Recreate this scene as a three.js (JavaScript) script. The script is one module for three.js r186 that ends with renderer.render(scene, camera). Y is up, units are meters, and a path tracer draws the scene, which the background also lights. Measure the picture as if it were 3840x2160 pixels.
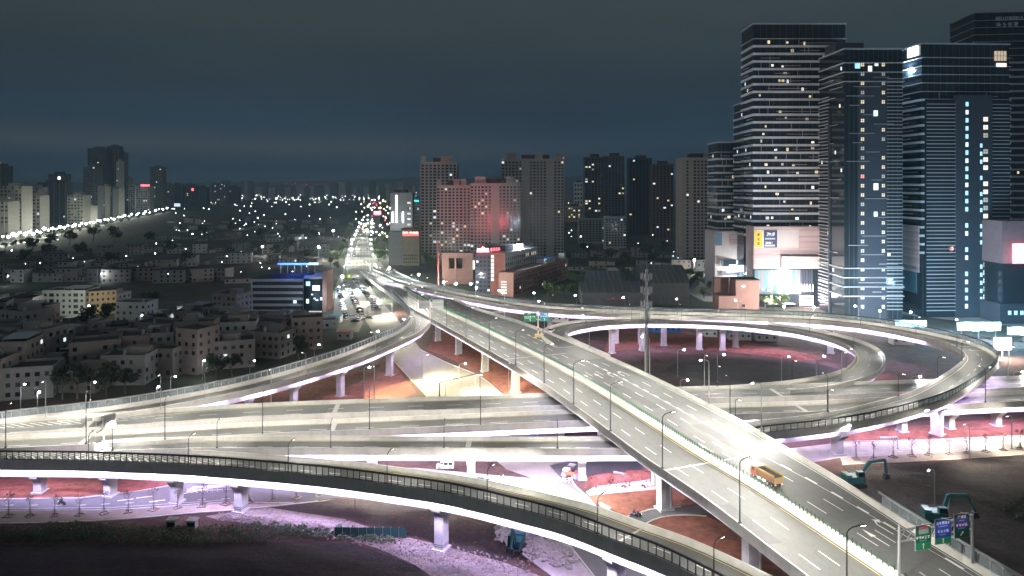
import * as THREE from 'three';
import { mergeGeometries } from 'three/addons/utils/BufferGeometryUtils.js';
import { RoundedBoxGeometry } from 'three/addons/geometries/RoundedBoxGeometry.js';
import { TextGeometry } from 'three/addons/geometries/TextGeometry.js';
import { FontLoader } from 'three/addons/loaders/FontLoader.js';
import { MarchingCubes } from 'three/addons/objects/MarchingCubes.js';
import { RectAreaLightUniformsLib } from 'three/addons/lights/RectAreaLightUniformsLib.js';

// ---------------------------------------------------------------- camera, sky, exposure
const CAM_H = 70, FOCAL = 2773, CX = 1920, HORIZON = 693;   // eye height in metres; the rest in pixels of the 3840 x 2160 photograph
const scene = new THREE.Scene();
const camera = new THREE.PerspectiveCamera(2 * Math.atan(1080 / FOCAL) * 180 / Math.PI, 16 / 9, 1, 20000);
camera.position.set(0, CAM_H, 0);
camera.lookAt(0, CAM_H, -100);
camera.setViewOffset(1024, 576, 0, (1080 - HORIZON) * 576 / 2160, 1024, 576);   // the lens is shifted down, so that uprights stay upright

const renderer = new THREE.WebGLRenderer({ antialias: true });
renderer.toneMapping = THREE.LinearToneMapping;
renderer.toneMappingExposure = 1;
renderer.shadowMap.enabled = true;
RectAreaLightUniformsLib.init();

let seed = 20240607;
const rnd = () => { seed = (seed + 0x6d2b79f5) | 0; let t = Math.imul(seed ^ (seed >>> 15), 1 | seed); t = (t + Math.imul(t ^ (t >>> 7), 61 | t)) ^ t; return ((t ^ (t >>> 14)) >>> 0) / 4294967296; };
const rr = (a, b) => a + (b - a) * rnd();
const pick = (a) => a[Math.floor(rnd() * a.length)];
const clamp = THREE.MathUtils.clamp, lerp = THREE.MathUtils.lerp, sstep = THREE.MathUtils.smoothstep;

// value noise that repeats after `per` cells
function makeNoise(s) {
  const h = (x, y) => { let n = Math.imul(x, 374761393) + Math.imul(y, 668265263) + Math.imul(s, 1274126177) | 0; n = Math.imul(n ^ (n >>> 13), 1274126177); return ((n ^ (n >>> 16)) >>> 0) / 4294967296; };
  return (x, y, per) => {
    const ix = Math.floor(x), iy = Math.floor(y), fx = x - ix, fy = y - iy, u = fx * fx * (3 - 2 * fx), v = fy * fy * (3 - 2 * fy), m = (k) => ((k % per) + per) % per;
    return lerp(lerp(h(m(ix), m(iy)), h(m(ix + 1), m(iy)), u), lerp(h(m(ix), m(iy + 1)), h(m(ix + 1), m(iy + 1)), u), v);
  };
}
const fbm = (n, x, y, per, oct) => { let a = 0, w = 0.5, t = 0; for (let i = 0; i < oct; i++) { a += w * n(x, y, per); t += w; w *= 0.55; x *= 2; y *= 2; per *= 2; } return a / t; };

// night sky over a lit city: grey cloud above, bluer towards the horizon, one faint warm bank
{
  const W = 512, H = 256, data = new Float32Array(W * H * 4), n = makeNoise(3);
  for (let j = 0; j < H; j++) for (let i = 0; i < W; i++) {
    const el = ((j + 0.5) / H - 0.5) * 180, az = ((i + 0.5) / W) * 360, k = (j * W + i) * 4;
    const t = sstep(el, 1.5, 13), cl = fbm(n, i / 32, (el > 0 ? Math.sqrt(el) : 0) * 2.2, 16, 3) - 0.5;
    const w = 1 + cl * 0.45;
    const warm = 0.030 * Math.exp(-(((el - 3.0 + cl * 1.5) / 0.9) ** 2)) * (0.35 + 0.65 * Math.max(0, Math.sin((az - 20) * Math.PI / 80)));
    data[k] = lerp(0.0165, 0.0360, t) * w + warm;
    data[k + 1] = lerp(0.0370, 0.0500, t) * w + warm * 0.75;
    data[k + 2] = lerp(0.0640, 0.0560, t) * w + warm * 0.3;
    data[k + 3] = 1;
  }
  const sky = new THREE.DataTexture(data, W, H, THREE.RGBAFormat, THREE.FloatType);
  sky.mapping = THREE.EquirectangularReflectionMapping; sky.magFilter = sky.minFilter = THREE.LinearFilter; sky.wrapS = THREE.RepeatWrapping; sky.needsUpdate = true;
  scene.background = sky; scene.environment = sky;
}
{ // the glow of the city on the cloud overhead: one weak, very soft light added for it
  const cityGlow = new THREE.DirectionalLight(new THREE.Color().setRGB(0.84, 0.93, 1.0), 0.30);
  cityGlow.name = 'city_glow_light'; cityGlow.position.set(-300, 600, 250); cityGlow.target.position.set(0, 0, -300);
  cityGlow.castShadow = true; cityGlow.shadow.radius = 110; cityGlow.shadow.mapSize.set(2048, 2048);
  Object.assign(cityGlow.shadow.camera, { left: -600, right: 600, top: 600, bottom: -600, near: 10, far: 2000 });
  scene.add(cityGlow, cityGlow.target);
}

// ---------------------------------------------------------------- places: photograph pixel + height -> metres
const at = (px, py, Y = 0) => { const D = FOCAL * (CAM_H - Y) / (py - HORIZON); return new THREE.Vector3((px - CX) * D / FOCAL, Y, -D); };
const atD = (px, D, Y = 0) => new THREE.Vector3((px - CX) * D / FOCAL, Y, -D);
const yAt = (py, D) => CAM_H - (py - HORIZON) * D / FOCAL;
const pxOf = (v) => CX + FOCAL * v.x / -v.z;

// ---------------------------------------------------------------- textures
function noiseTex(size, per, oct, s, f) {
  const n = makeNoise(s), m = makeNoise(s + 50), d = new Uint8Array(size * size * 4);
  for (let j = 0; j < size; j++) for (let i = 0; i < size; i++) {
    const c = f(fbm(n, i / size * per, j / size * per, per, oct), m(i / size * size / 2, j / size * size / 2, size / 2), fbm(m, i / size * 4, j / size * 4, 4, 3)), k = (j * size + i) * 4;
    for (let q = 0; q < 3; q++) d[k + q] = clamp(Math.round(255 * (c.length ? c[q] : c)), 0, 255);
    d[k + 3] = 255;
  }
  const t = new THREE.DataTexture(d, size, size); t.wrapS = t.wrapT = THREE.RepeatWrapping; t.magFilter = THREE.LinearFilter; t.minFilter = THREE.LinearMipmapLinearFilter; t.needsUpdate = true;
  return t;
}
const rep = (t, metres, srgb) => { const c = t.clone(); c.repeat.set(1 / metres, 1 / metres); if (srgb) c.colorSpace = THREE.SRGBColorSpace; c.needsUpdate = true; return c; };
const TX = {
  asphalt: noiseTex(512, 8, 6, 11, (a, g, b) => 0.72 + (a - 0.5) * 0.22 + (g - 0.5) * 0.16 + (b - 0.5) * 0.10),
  concrete: noiseTex(512, 6, 6, 21, (a, g, b) => 0.82 + (a - 0.5) * 0.28 + (g - 0.5) * 0.06 + (b - 0.5) * 0.22),
  soil: noiseTex(512, 10, 7, 31, (a, g, b) => { const v = 0.62 + (a - 0.5) * 0.75 + (g - 0.5) * 0.2; return [v * (0.95 + b * 0.2), v, v * (1.1 - b * 0.25)]; }),
  plain: noiseTex(256, 8, 5, 41, (a, g, b) => 0.86 + (a - 0.5) * 0.2 + (b - 0.5) * 0.16),
  rough: noiseTex(256, 16, 5, 51, (a) => a),
  land: noiseTex(1024, 24, 7, 61, (a, g, b) => { const v = 0.55 + (a - 0.5) * 0.9, q = sstep(b, 0.42, 0.6); return [v * lerp(1.05, 0.72, q), v * lerp(0.92, 0.95, q), v * lerp(0.8, 0.7, q)]; }),
};
const std = (rgb, o = {}) => new THREE.MeshStandardMaterial({ color: new THREE.Color().setRGB(...rgb), roughness: 0.85, side: THREE.DoubleSide, ...o });
const glow = (rgb, k, base) => new THREE.MeshStandardMaterial({ color: new THREE.Color().setRGB(...(base || [0.6, 0.6, 0.6])), emissive: new THREE.Color().setRGB(...rgb), emissiveIntensity: k, roughness: 0.5, side: THREE.DoubleSide });
const M = {
  asphalt: std([0.130, 0.132, 0.128], { map: rep(TX.asphalt, 9), bumpMap: rep(TX.rough, 1.5), bumpScale: 0.012, roughness: 0.72 }),
  asphaltOld: std([0.27, 0.255, 0.21], { map: rep(TX.asphalt, 14), roughness: 0.85 }),
  asphaltWorn: std([0.112, 0.112, 0.107], { map: rep(TX.asphalt, 6), roughness: 0.6 }), asphaltPatch: std([0.098, 0.100, 0.100], { map: rep(TX.asphalt, 5), roughness: 0.75 }),
  asphaltNew: std([0.05, 0.052, 0.056], { map: rep(TX.asphalt, 7), roughness: 0.7 }),
  concrete: std([0.56, 0.545, 0.505], { map: rep(TX.concrete, 7), bumpMap: rep(TX.rough, 2), bumpScale: 0.01 }),
  fascia: std([0.42, 0.41, 0.39], { map: rep(TX.concrete, 6) }),
  girder: std([0.62, 0.61, 0.60], { map: rep(TX.concrete, 8) }),
  pier: std([0.52, 0.51, 0.49], { map: rep(TX.concrete, 5), bumpMap: rep(TX.rough, 2), bumpScale: 0.01 }),
  paint: std([0.80, 0.79, 0.74], { map: rep(TX.plain, 3), roughness: 0.6 }),
  paintYellow: std([0.72, 0.55, 0.16], { map: rep(TX.plain, 3), roughness: 0.6 }),
  joint: std([0.45, 0.44, 0.41], { map: rep(TX.concrete, 3) }),
  railDark: std([0.022, 0.022, 0.028], { roughness: 0.5, metalness: 0.3 }),
  railGrey: std([0.30, 0.31, 0.32], { roughness: 0.45, metalness: 0.5 }),
  poleDark: std([0.035, 0.036, 0.04], { roughness: 0.45, metalness: 0.4 }),
  poleGrey: std([0.33, 0.34, 0.34], { roughness: 0.45, metalness: 0.5 }),
  screen: new THREE.MeshPhysicalMaterial({ color: new THREE.Color().setRGB(0.62, 0.68, 0.70), roughness: 0.12, transmission: 0.8, thickness: 0, side: THREE.DoubleSide }),
  green: std([0.02, 0.16, 0.09], { roughness: 0.5 }),
  soil: std([0.300, 0.105, 0.062], { map: rep(TX.soil, 13), bumpMap: rep(TX.soil, 6), bumpScale: 0.5, roughness: 1 }),
  soilDark: std([0.120, 0.064, 0.048], { map: rep(TX.soil, 17), bumpMap: rep(TX.soil, 7), bumpScale: 0.6, roughness: 1 }),
  soilBlack: std([0.055, 0.042, 0.036], { map: rep(TX.soil, 11), bumpMap: rep(TX.soil, 5), bumpScale: 0.6, roughness: 1 }),
  gravel: std([0.40, 0.345, 0.33], { map: rep(TX.soil, 6), bumpMap: rep(TX.soil, 3), bumpScale: 0.4, roughness: 1 }),
  land: std([0.100, 0.098, 0.078], { map: rep(TX.land, 420), roughness: 1 }),
  slab: std([0.42, 0.40, 0.36], { map: rep(TX.concrete, 4) }),
  paving: std([0.30, 0.24, 0.20], { map: rep(TX.concrete, 5) }),
  kerb: std([0.55, 0.53, 0.48], { map: rep(TX.plain, 2) }),
  kerbYellow: std([0.52, 0.40, 0.14], { map: rep(TX.plain, 2) }),
  steel: std([0.4, 0.41, 0.42], { roughness: 0.4, metalness: 0.7 }),
  rubber: std([0.02, 0.02, 0.02], { roughness: 0.9 }),
  glassDark: std([0.012, 0.016, 0.02], { roughness: 0.12, metalness: 0.0 }),
  ledWhite: glow([0.88, 0.88, 1.0], 8),
  bulbWarm: glow([1.0, 0.90, 0.70], 14),
  bulbCool: glow([0.90, 0.95, 1.0], 40),
  white: std([0.75, 0.75, 0.73], { map: rep(TX.plain, 3), roughness: 0.5 }),
};

// ---------------------------------------------------------------- mesh builder: collects faces, uv in metres
const V = (x, y, z) => new THREE.Vector3(x, y, z);
class MB {
  constructor() { this.p = []; this.u = []; }
  tri(a, b, c) {
    const ux = b.x - a.x, uy = b.y - a.y, uz = b.z - a.z, vx = c.x - a.x, vy = c.y - a.y, vz = c.z - a.z;
    let nx = uy * vz - uz * vy, ny = uz * vx - ux * vz, nz = ux * vy - uy * vx;
    const L = Math.hypot(nx, ny, nz) || 1; nx /= L; ny /= L; nz /= L;
    const hl = Math.hypot(nx, nz) || 1, flat = Math.abs(ny) > 0.75;
    for (const q of [a, b, c]) { this.p.push(q.x, q.y, q.z); if (flat) this.u.push(q.x, q.z); else this.u.push((q.x * nz - q.z * nx) / hl, q.y); }
    return this;
  }
  quad(a, b, c, d) { this.tri(a, b, c); this.tri(a, c, d); return this; }
  hexa(c) { // 0-3 bottom ring, 4-7 top ring
    this.quad(c[0], c[1], c[2], c[3]); this.quad(c[4], c[7], c[6], c[5]);
    for (let i = 0; i < 4; i++) { const j = (i + 1) % 4; this.quad(c[i], c[i + 4], c[j + 4], c[j]); }
    return this;
  }
  box(cx, cy, cz, sx, sy, sz, ry = 0, cut = [1, 1]) { // centre, size, turn; cut narrows the top
    const c = Math.cos(ry), s = Math.sin(ry), q = [];
    for (const [k, y] of [[[1, 1], -1], [cut, 1]]) for (const [a, b] of [[-1, -1], [1, -1], [1, 1], [-1, 1]]) { const x = a * sx / 2 * k[0], z = b * sz / 2 * k[1]; q.push(V(cx + x * c + z * s, cy + y * sy / 2, cz - x * s + z * c)); }
    return this.hexa(q);
  }
  bar(p, q, w, h = w) {
    const d = q.clone().sub(p).normalize(), up = Math.abs(d.y) > 0.9 ? V(1, 0, 0) : V(0, 1, 0), r = d.clone().cross(up).normalize().multiplyScalar(w / 2), u = r.clone().cross(d).normalize().multiplyScalar(h / 2), o = [];
    for (const e of [p, q]) for (const [a, b] of [[-1, -1], [1, -1], [1, 1], [-1, 1]]) o.push(e.clone().addScaledVector(r, a).addScaledVector(u, b));
    return this.hexa(o);
  }
  cyl(p, q, r0, r1 = r0, n = 8) {
    const d = q.clone().sub(p).normalize(), up = Math.abs(d.y) > 0.9 ? V(1, 0, 0) : V(0, 1, 0), r = d.clone().cross(up).normalize(), u = r.clone().cross(d).normalize(), A = [], B = [];
    for (let i = 0; i < n; i++) { const t = i / n * Math.PI * 2, e = r.clone().multiplyScalar(Math.cos(t)).addScaledVector(u, Math.sin(t)); A.push(p.clone().addScaledVector(e, r0)); B.push(q.clone().addScaledVector(e, r1)); }
    for (let i = 0; i < n; i++) { const j = (i + 1) % n; this.quad(A[i], A[j], B[j], B[i]); }
    for (let i = 1; i < n - 1; i++) { this.tri(A[0], A[i + 1], A[i]); this.tri(B[0], B[i], B[i + 1]); }
    return this;
  }
  tube(pts, r, n = 6) { for (let i = 0; i + 1 < pts.length; i++) this.cyl(pts[i], pts[i + 1], Array.isArray(r) ? r[i] : r, Array.isArray(r) ? r[i + 1] : r, n); return this; }
  prism(poly, y0, y1) { // poly [[x, z], ...]
    const P = poly.map((q) => new THREE.Vector2(q[0], q[1])), f = THREE.ShapeUtils.triangulateShape(P, []);
    for (const [a, b, c] of f) { if (y1 !== y0) this.tri(V(P[a].x, y0, P[a].y), V(P[b].x, y0, P[b].y), V(P[c].x, y0, P[c].y)); this.tri(V(P[a].x, y1, P[a].y), V(P[c].x, y1, P[c].y), V(P[b].x, y1, P[b].y)); }
    if (y1 !== y0) for (let i = 0; i < P.length; i++) { const j = (i + 1) % P.length; this.quad(V(P[i].x, y0, P[i].y), V(P[j].x, y0, P[j].y), V(P[j].x, y1, P[j].y), V(P[i].x, y1, P[i].y)); }
    return this;
  }
  sweep(rows, open) { // rows of points; closed loops unless open
    const n = rows[0].length;
    for (let i = 0; i + 1 < rows.length; i++) for (let k = 0; k < (open ? n - 1 : n); k++) { const j = (k + 1) % n; this.quad(rows[i][k], rows[i + 1][k], rows[i + 1][j], rows[i][j]); }
    if (!open) for (const r of [rows[0], rows[rows.length - 1]]) for (let k = 1; k < n - 1; k++) this.tri(r[0], r[k], r[k + 1]);
    return this;
  }
  geo(o) {
    const g = new THREE.BufferGeometry(), p = new Float32Array(this.p);
    if (o) for (let i = 0; i < p.length; i += 3) { p[i] -= o.x; p[i + 1] -= o.y; p[i + 2] -= o.z; }
    g.setAttribute('position', new THREE.BufferAttribute(p, 3)); g.setAttribute('uv', new THREE.BufferAttribute(new Float32Array(this.u), 2)); g.computeVertexNormals();
    return g;
  }
  build(name, mat, parent, world) { // world: the faces are in the scene's axes, the parent's Group stands at its base
    if (!this.p.length) return null;
    let root = null; if (world && parent) { root = parent; while (root.parent && root.parent !== scene) root = root.parent; }
    return addMesh(name, this.geo(root ? root.position : null), mat, parent);
  }
}
const used = new Map();
const numbered = (n) => { const k = used.get(n) || 0; used.set(n, k + 1); return k ? n + '_' + String(k).padStart(3, '0') : n; };
function addMesh(name, geo, mat, parent) {
  const m = new THREE.Mesh(geo, mat); m.name = parent ? name : numbered(name); m.castShadow = m.receiveShadow = true;
  (parent || scene).add(m); return m;
}
function tag(o, label, category, group) { o.userData = { label, category }; if (group) o.userData.group = group; return o; }
function thing(name, label, category, pos, turn = 0, group) {
  const g = new THREE.Group(); g.name = numbered(name); if (pos) g.position.copy(pos); g.rotation.y = turn; scene.add(g); return tag(g, label, category, group);
}
const structure = (m) => { m.userData.kind = 'structure'; return m; };
const stuff = (m) => { m.userData.kind = 'stuff'; return m; };
const ORD = ['first', 'second', 'third', 'fourth', 'fifth', 'sixth', 'seventh', 'eighth', 'ninth', 'tenth', 'eleventh', 'twelfth', 'thirteenth', 'fourteenth', 'fifteenth', 'sixteenth', 'seventeenth', 'eighteenth', 'nineteenth', 'twentieth'];
const ord = (i) => ORD[i] || (['twenty', 'thirty', 'forty', 'fifty', 'sixty', 'seventy', 'eighty', 'ninety'][Math.floor((i + 1) / 10) - 2] + ((i + 1) % 10 ? '-' + ORD[(i + 1) % 10 - 1] : 'th'));
// ---------------------------------------------------------------- lettering drawn stroke by stroke on an 8 x 8 grid: "x1y1x2y2"
const STROKES = {
  海: '0112 0223 0426 4011 4050 2172 3263 3266 6266 2464 2575 4354', 乐: '5121 2123 2373 4048 2637 5566 4737', 世: '0272 2026 4046 6064 2676 4464', 界: '1070 1073 7073 1373 1171 4043 1435 4471 3637 5537 3447 5478',
  朱: '2112 1171 0373 4048 4416 4474', 家: '4041 0171 0102 7172 1262 4322 4357 2514 3515 6344 5477', 村: '0232 1117 1235 2235 4272 6017 6067 4445', 立: '4041 1171 2335 5345 0777 5336', 交: '4041 0171 2213 5263 2457 5417',
  彩: '3011 0121 1223 2223 0434 2037 2406 2446 7050 7352 7754', 云: '1161 0373 3317 1767 5576', 北: '3037 0333 0737 5057 5363 5767', 路: '0030 0003 3033 0333 1337 1535 0737 5041 4060 6047 5063 4474 4447 4777 7477',
  广: '4041 1171 1117 1707', 福: '1011 0232 3217 2347 4070 4272 4244 7274 4474 4577 4547 7577 4656 5457', 昌: '2060 2023 6063 2363 1474 1477 7477 1777 1575', 宏: '4041 0171 0102 7172 1363 3216 5436 3666 5576', 西: '0070 1272 1217 7277 1777 3035 5055 1415 5565',
  真: '1171 4041 2262 2226 6266 2363 2464 2565 0676 2617 5667', 茗: '0171 2022 5052 3313 3353 1627 5327 2565 2567 6567 2767', 居: '1070 1017 7072 1272 4347 1474 2567 2667 2527 6567', 殇: '0030 2005 1131 3107 0214 4050 5033 3070 4272 4474 7477 4547',
};
function glyphs(g, text, x, y, size, gap = 1.15) { for (const ch of text) { const s = STROKES[ch]; if (s) { g.beginPath(); for (const q of s.split(' ')) { g.moveTo(x + q[0] / 8 * size, y + q[1] / 8 * size); g.lineTo(x + q[2] / 8 * size, y + q[3] / 8 * size); } g.stroke(); } x += size * gap; } }
function glyphBars(mb, text, x, y, size, w, place, gap = 1.15) { for (const ch of text) { for (const q of (STROKES[ch] || '').split(' ')) if (q) mb.bar(place(x + q[0] / 8 * size, y - q[1] / 8 * size), place(x + q[2] / 8 * size, y - q[3] / 8 * size), w, w); x += size * gap; } }
// ---------------------------------------------------------------- viaducts and ramps
// A path: points on the reference parapet's top, in metres; sampled by length. `side` +1: the deck lies to the right of travel.
class Path {
  constructor(pts, side, lift) {
    const c = new THREE.CatmullRomCurve3(pts, false, 'centripetal'), n = Math.max(8, Math.round(c.getLength() / 2.5));
    c.arcLengthDivisions = 600;
    this.q = c.getSpacedPoints(n).map((p) => p.clone().setY(p.y - lift)); this.s = [0];
    for (let i = 1; i < this.q.length; i++) this.s.push(this.s[i - 1] + this.q[i].distanceTo(this.q[i - 1]));
    this.len = this.s[this.s.length - 1]; this.side = side;
    this.t = this.q.map((p, i) => { const a = this.q[Math.max(0, i - 1)], b = this.q[Math.min(this.q.length - 1, i + 1)]; return V(b.x - a.x, 0, b.z - a.z).normalize(); });
  }
  f(s) {
    s = clamp(s, 0, this.len); let i = Math.min(this.q.length - 2, Math.floor(s / this.len * (this.q.length - 1)));
    while (i > 0 && this.s[i] > s) i--; while (i < this.q.length - 2 && this.s[i + 1] < s) i++;
    const k = (s - this.s[i]) / (this.s[i + 1] - this.s[i]), p = this.q[i].clone().lerp(this.q[i + 1], k), t = this.t[i].clone().lerp(this.t[i + 1], k).normalize();
    return { p, t, r: V(-t.z, 0, t.x).multiplyScalar(this.side) };
  }
  pt(s, o, h) { const e = this.f(s); return e.p.addScaledVector(e.r, o).setY(e.p.y + h); }
  rows(prof, s0 = 0, s1 = this.len, step = 2.5) { const n = Math.max(1, Math.ceil((s1 - s0) / step)), out = []; for (let i = 0; i <= n; i++) { const s = lerp(s0, s1, i / n); out.push((typeof prof === 'function' ? prof(s) : prof).map(([o, h]) => this.pt(s, o, h))); } return out; }
  atPx(px, o = 0, lo = 0, hi = this.len) { let b = 0, e = 1e9; for (let s = lo; s <= hi; s += 0.5) { const d = Math.abs(pxOf(this.pt(s, o, 0)) - px); if (d < e) { e = d; b = s; } } return b; }
}
const strip = (mb, P, o, w, s0, s1, h = 0.012) => { mb.sweep(P.rows([[o - w / 2, h], [o + w / 2, h]], s0, s1, 3), true); };
const dashes = (mb, P, o, w, s0, s1, len, gap, h = 0.012) => { for (let s = s0; s < s1; s += len + gap) { const m = new MB(); strip(m, P, o, w, s, Math.min(s1, s + len), h); m.build('lane_dash', M.paint, P.root, true); } };
const bar4 = (P, name, ...q) => { new MB().quad(...q).build(name, M.paint, P.root, true); };

const LED = 26;
function ledRow(root, P, o, h, s0, s1, seg, k, inward, col) { // a row of strip lights under the wing: glowing strip + area lights just in front of it
  const n = Math.max(1, Math.round((s1 - s0) / seg)), m = new MB();
  m.sweep(P.rows([[o - 0.09, h], [o + 0.09, h], [o + 0.09, h + 0.08], [o - 0.09, h + 0.08]], s0, s1, 5));
  m.build('led_strip_light', M.ledWhite, root, true);
  for (let i = 0; i < n; i++) {
    const sm = lerp(s0, s1, (i + 0.5) / n), e = P.f(sm), c = P.pt(sm, o, h - 0.04);
    const L = new THREE.RectAreaLight(new THREE.Color().setRGB(...(col || [0.70, 0.50, 1.0])), k * LED, 0.3, (s1 - s0) / n);
    L.name = 'led_strip_light'; L.up.copy(e.t); L.position.copy(c);
    L.lookAt(c.clone().addScaledVector(e.r, inward).setY(c.y - 1)); scene.add(L);
  }
}

function viaduct(o) {
  const P = new Path(o.pts, o.side, 1.1), W = typeof o.W === 'function' ? o.W : () => o.W, base = P.pt(0, 0, 0).setY(0);
  const root = thing(o.name, o.label, o.category, base); P.root = root; const s0 = 0, s1 = P.len;
  new MB().sweep(P.rows((s) => [[0.42, 0], [W(s) - 0.42, 0], [W(s) - 0.42, -0.35], [0.42, -0.35]])).build('road_deck', o.asphalt || M.asphalt, root, true);
  const pf = o.faceDrop ?? 0.75;
  const par = (f) => (s) => f(s);
  new MB().sweep(P.rows(par(() => [[0, 1.1], [0.3, 1.1], [0.42, 0.3], [0.42, -0.36], [0.62, -0.36], [0.62, -0.5], [0, -pf]]))).build('parapet', o.parapet || M.concrete, root, true);
  new MB().sweep(P.rows(par((s) => { const w = W(s); return [[w, 1.1], [w - 0.3, 1.1], [w - 0.42, 0.3], [w - 0.42, -0.36], [w - 0.62, -0.36], [w - 0.62, -0.5], [w, -pf]]; }), o.par2 ? o.par2[0] : 0, o.par2 ? o.par2[1](P) : s1)).build('parapet', o.parapet2 || o.parapet || M.concrete, root, true);
  const gd = o.depth || 2.5;
  new MB().sweep(P.rows((s) => { const w = W(s); return [[1.0, -0.36], [w - 1.0, -0.36], [w - 1.7, -gd], [1.7, -gd]]; })).build('box_girder', M.girder, root, true);
  const mk = new MB(), my = new MB();
  if (!o.noEdge) { strip(o.edgeYellow ? my : mk, P, 0.85, 0.15, s0, s1); }
  o.marks && o.marks(P, mk, my, W);
  mk.build('lane_markings', M.paint, root, true); my.build('yellow_markings', M.paintYellow, root, true);
  for (const r of o.rails || []) { // posts one by one, rails and panes along
    const off = (s) => (r.far ? W(s) - 0.15 : 0.15), a = r.from || 0, b = r.to ? r.to(P) : s1, n = Math.floor((b - a) / r.gap), post = new THREE.BoxGeometry(0.13, r.h, 0.13), mat = r.dark ? M.railDark : M.railGrey;
    const pane = r.glass ? new THREE.BoxGeometry(r.gap - 0.16, r.h - 0.25, 0.02) : null, extra = new MB(), max = 300;
    for (let i = 0; i <= n; i++) {
      const s = a + i * r.gap, e = P.f(s), c = P.pt(s, off(s), 1.1 + r.h / 2), ry = Math.atan2(-e.t.z, e.t.x);
      if (i < max) { const m = addMesh('railing_post', post, mat, root); m.position.copy(c).sub(base); m.rotation.y = ry; }
      else extra.box(c.x, c.y, c.z, 0.13, r.h, 0.13, ry);
      if (pane && i < n && i < max) { const d = P.pt(s + r.gap / 2, off(s), 1.1 + r.h / 2), m = addMesh('railing_pane', pane, M.screen, root); m.position.copy(d).sub(base); m.rotation.y = ry; }
    }
    const x = extra.build('railing_post', mat, root, true); if (x) stuff(x);
    new MB().sweep(P.rows((s) => [[off(s) - 0.13, 1.1 + r.h - 0.2], [off(s) + 0.13, 1.1 + r.h - 0.2], [off(s) + 0.13, 1.1 + r.h + 0.14], [off(s) - 0.13, 1.1 + r.h + 0.14]], a, b)).build('railing_top', mat, root, true);
    new MB().sweep(P.rows((s) => [[off(s) - 0.06, 1.14], [off(s) + 0.06, 1.14], [off(s) + 0.06, 1.26], [off(s) - 0.06, 1.26]], a, b)).build('railing_bottom', mat, root, true);
  }
  for (const g of o.joints || []) { const s = g.s !== undefined ? g.s : P.atPx(g.px, g.o || 0), w = W(s); new MB().sweep(P.rows([[0.45, 0.02], [w - 0.45, 0.02]], s, s + (g.w || 0.5), 1), true).build('expansion_joint', M.joint, root, true); }
  for (const g of o.piers || []) pier(root, P, g, W, gd);
  for (const l of o.leds || []) { const a = l.from || 0, b = l.to ? l.to(P) : s1; if (l.far) { // strip lights on the far edge need their own offset
      const w = W((a + b) / 2); ledRow(root, P, w - 0.45, -pf + 0.02, a, b, l.seg || 14, l.k, -(l.inw ?? 0.75), l.col); }
    else ledRow(root, P, 0.45, -pf + 0.02, a, b, l.seg || 14, l.k, l.inw ?? 0.75, l.col); }
  for (const c of o.lanes || []) for (const k of [-0.85, 0.85]) { const m = new MB(); m.sweep(P.rows((s) => { const q = 0.3 + 0.12 * Math.sin(s * 0.13 + c) + 0.08 * Math.sin(s * 0.41 + c * 3); return [[c + k - q, 0.006], [c + k + q, 0.006]]; }), true); m.build('wheel_track', M.asphaltWorn, root, true); }
  for (const [s, a, b, l] of o.patches || []) new MB().sweep(P.rows([[a, 0.007], [b, 0.007]], s, s + l, 2), true).build('asphalt_patch', M.asphaltPatch, root, true);
  root.userData = { label: o.label, category: o.category }; if (o.group) root.userData.group = o.group;
  return { P, W, root, base };
}
function pier(root, P, g, W, gd) {
  const s = g.s !== undefined ? g.s : P.atPx(g.px, W(0) / 2, g.lo || 0, g.hi || P.len), w = W(s), e = P.f(s), ry = Math.atan2(-e.t.z, e.t.x), deck = e.p.y, top = deck - gd;
  if (top < 1.5) return;
  const G = new THREE.Group(); G.name = 'pier'; root.add(G);
  for (const off of g.two ? [w * 0.3, w * 0.7] : [w / 2]) {
    const c = P.pt(s, off, 0), cw = g.cw || 2.0, fh = Math.min(1.9, top * 0.4), m = new MB();
    m.box(c.x, (top - fh) / 2, c.z, cw * 0.8, top - fh, cw, ry); m.box(c.x, 0.2, c.z, cw * 1.15, 0.4, cw * 1.35, ry);
    m.build('pier_column', M.pier, G, true);
    const f = new MB(), q = (a, b, y) => c.clone().addScaledVector(e.t, a).addScaledVector(e.r, b).setY(y), hw = g.cap || Math.min(w * 0.28, 2.7), d = cw * 0.42;
    f.hexa([q(-d, -cw / 2, top - fh), q(d, -cw / 2, top - fh), q(d, cw / 2, top - fh), q(-d, cw / 2, top - fh), q(-d, -hw, top - 0.45), q(d, -hw, top - 0.45), q(d, hw, top - 0.45), q(-d, hw, top - 0.45)]);
    f.hexa([q(-d * 1.02, -hw, top - 0.45), q(d * 1.02, -hw, top - 0.45), q(d * 1.02, hw, top - 0.45), q(-d * 1.02, hw, top - 0.45), q(-d, -hw, top - 0.12), q(d, -hw, top - 0.12), q(d, hw, top - 0.12), q(-d, hw, top - 0.12)]);
    for (const b of [-hw * 0.6, hw * 0.6]) { const z = q(0, b, top - 0.06); f.box(z.x, z.y, z.z, 0.6, 0.14, 0.6, ry); }
    f.build('pier_cap', M.pier, G, true);
    if (g.pipe !== 0) { const z = q(-d - 0.12, cw * 0.3, 0); new MB().cyl(z, z.clone().setY(top), 0.11, 0.11, 6).build('drain_pipe', M.white, G, true); }
    if (g.band) { const b = new MB(); for (const y of [0.9, 1.25]) b.box(c.x, y, c.z, cw * 0.8 + 0.02, 0.12, cw + 0.02, ry); b.build('warning_band', M.rubber, G, true); }
  }
}
const T = (list, dy = 0) => list.map(([x, y, Y]) => at(x, y, Y + dy));

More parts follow.
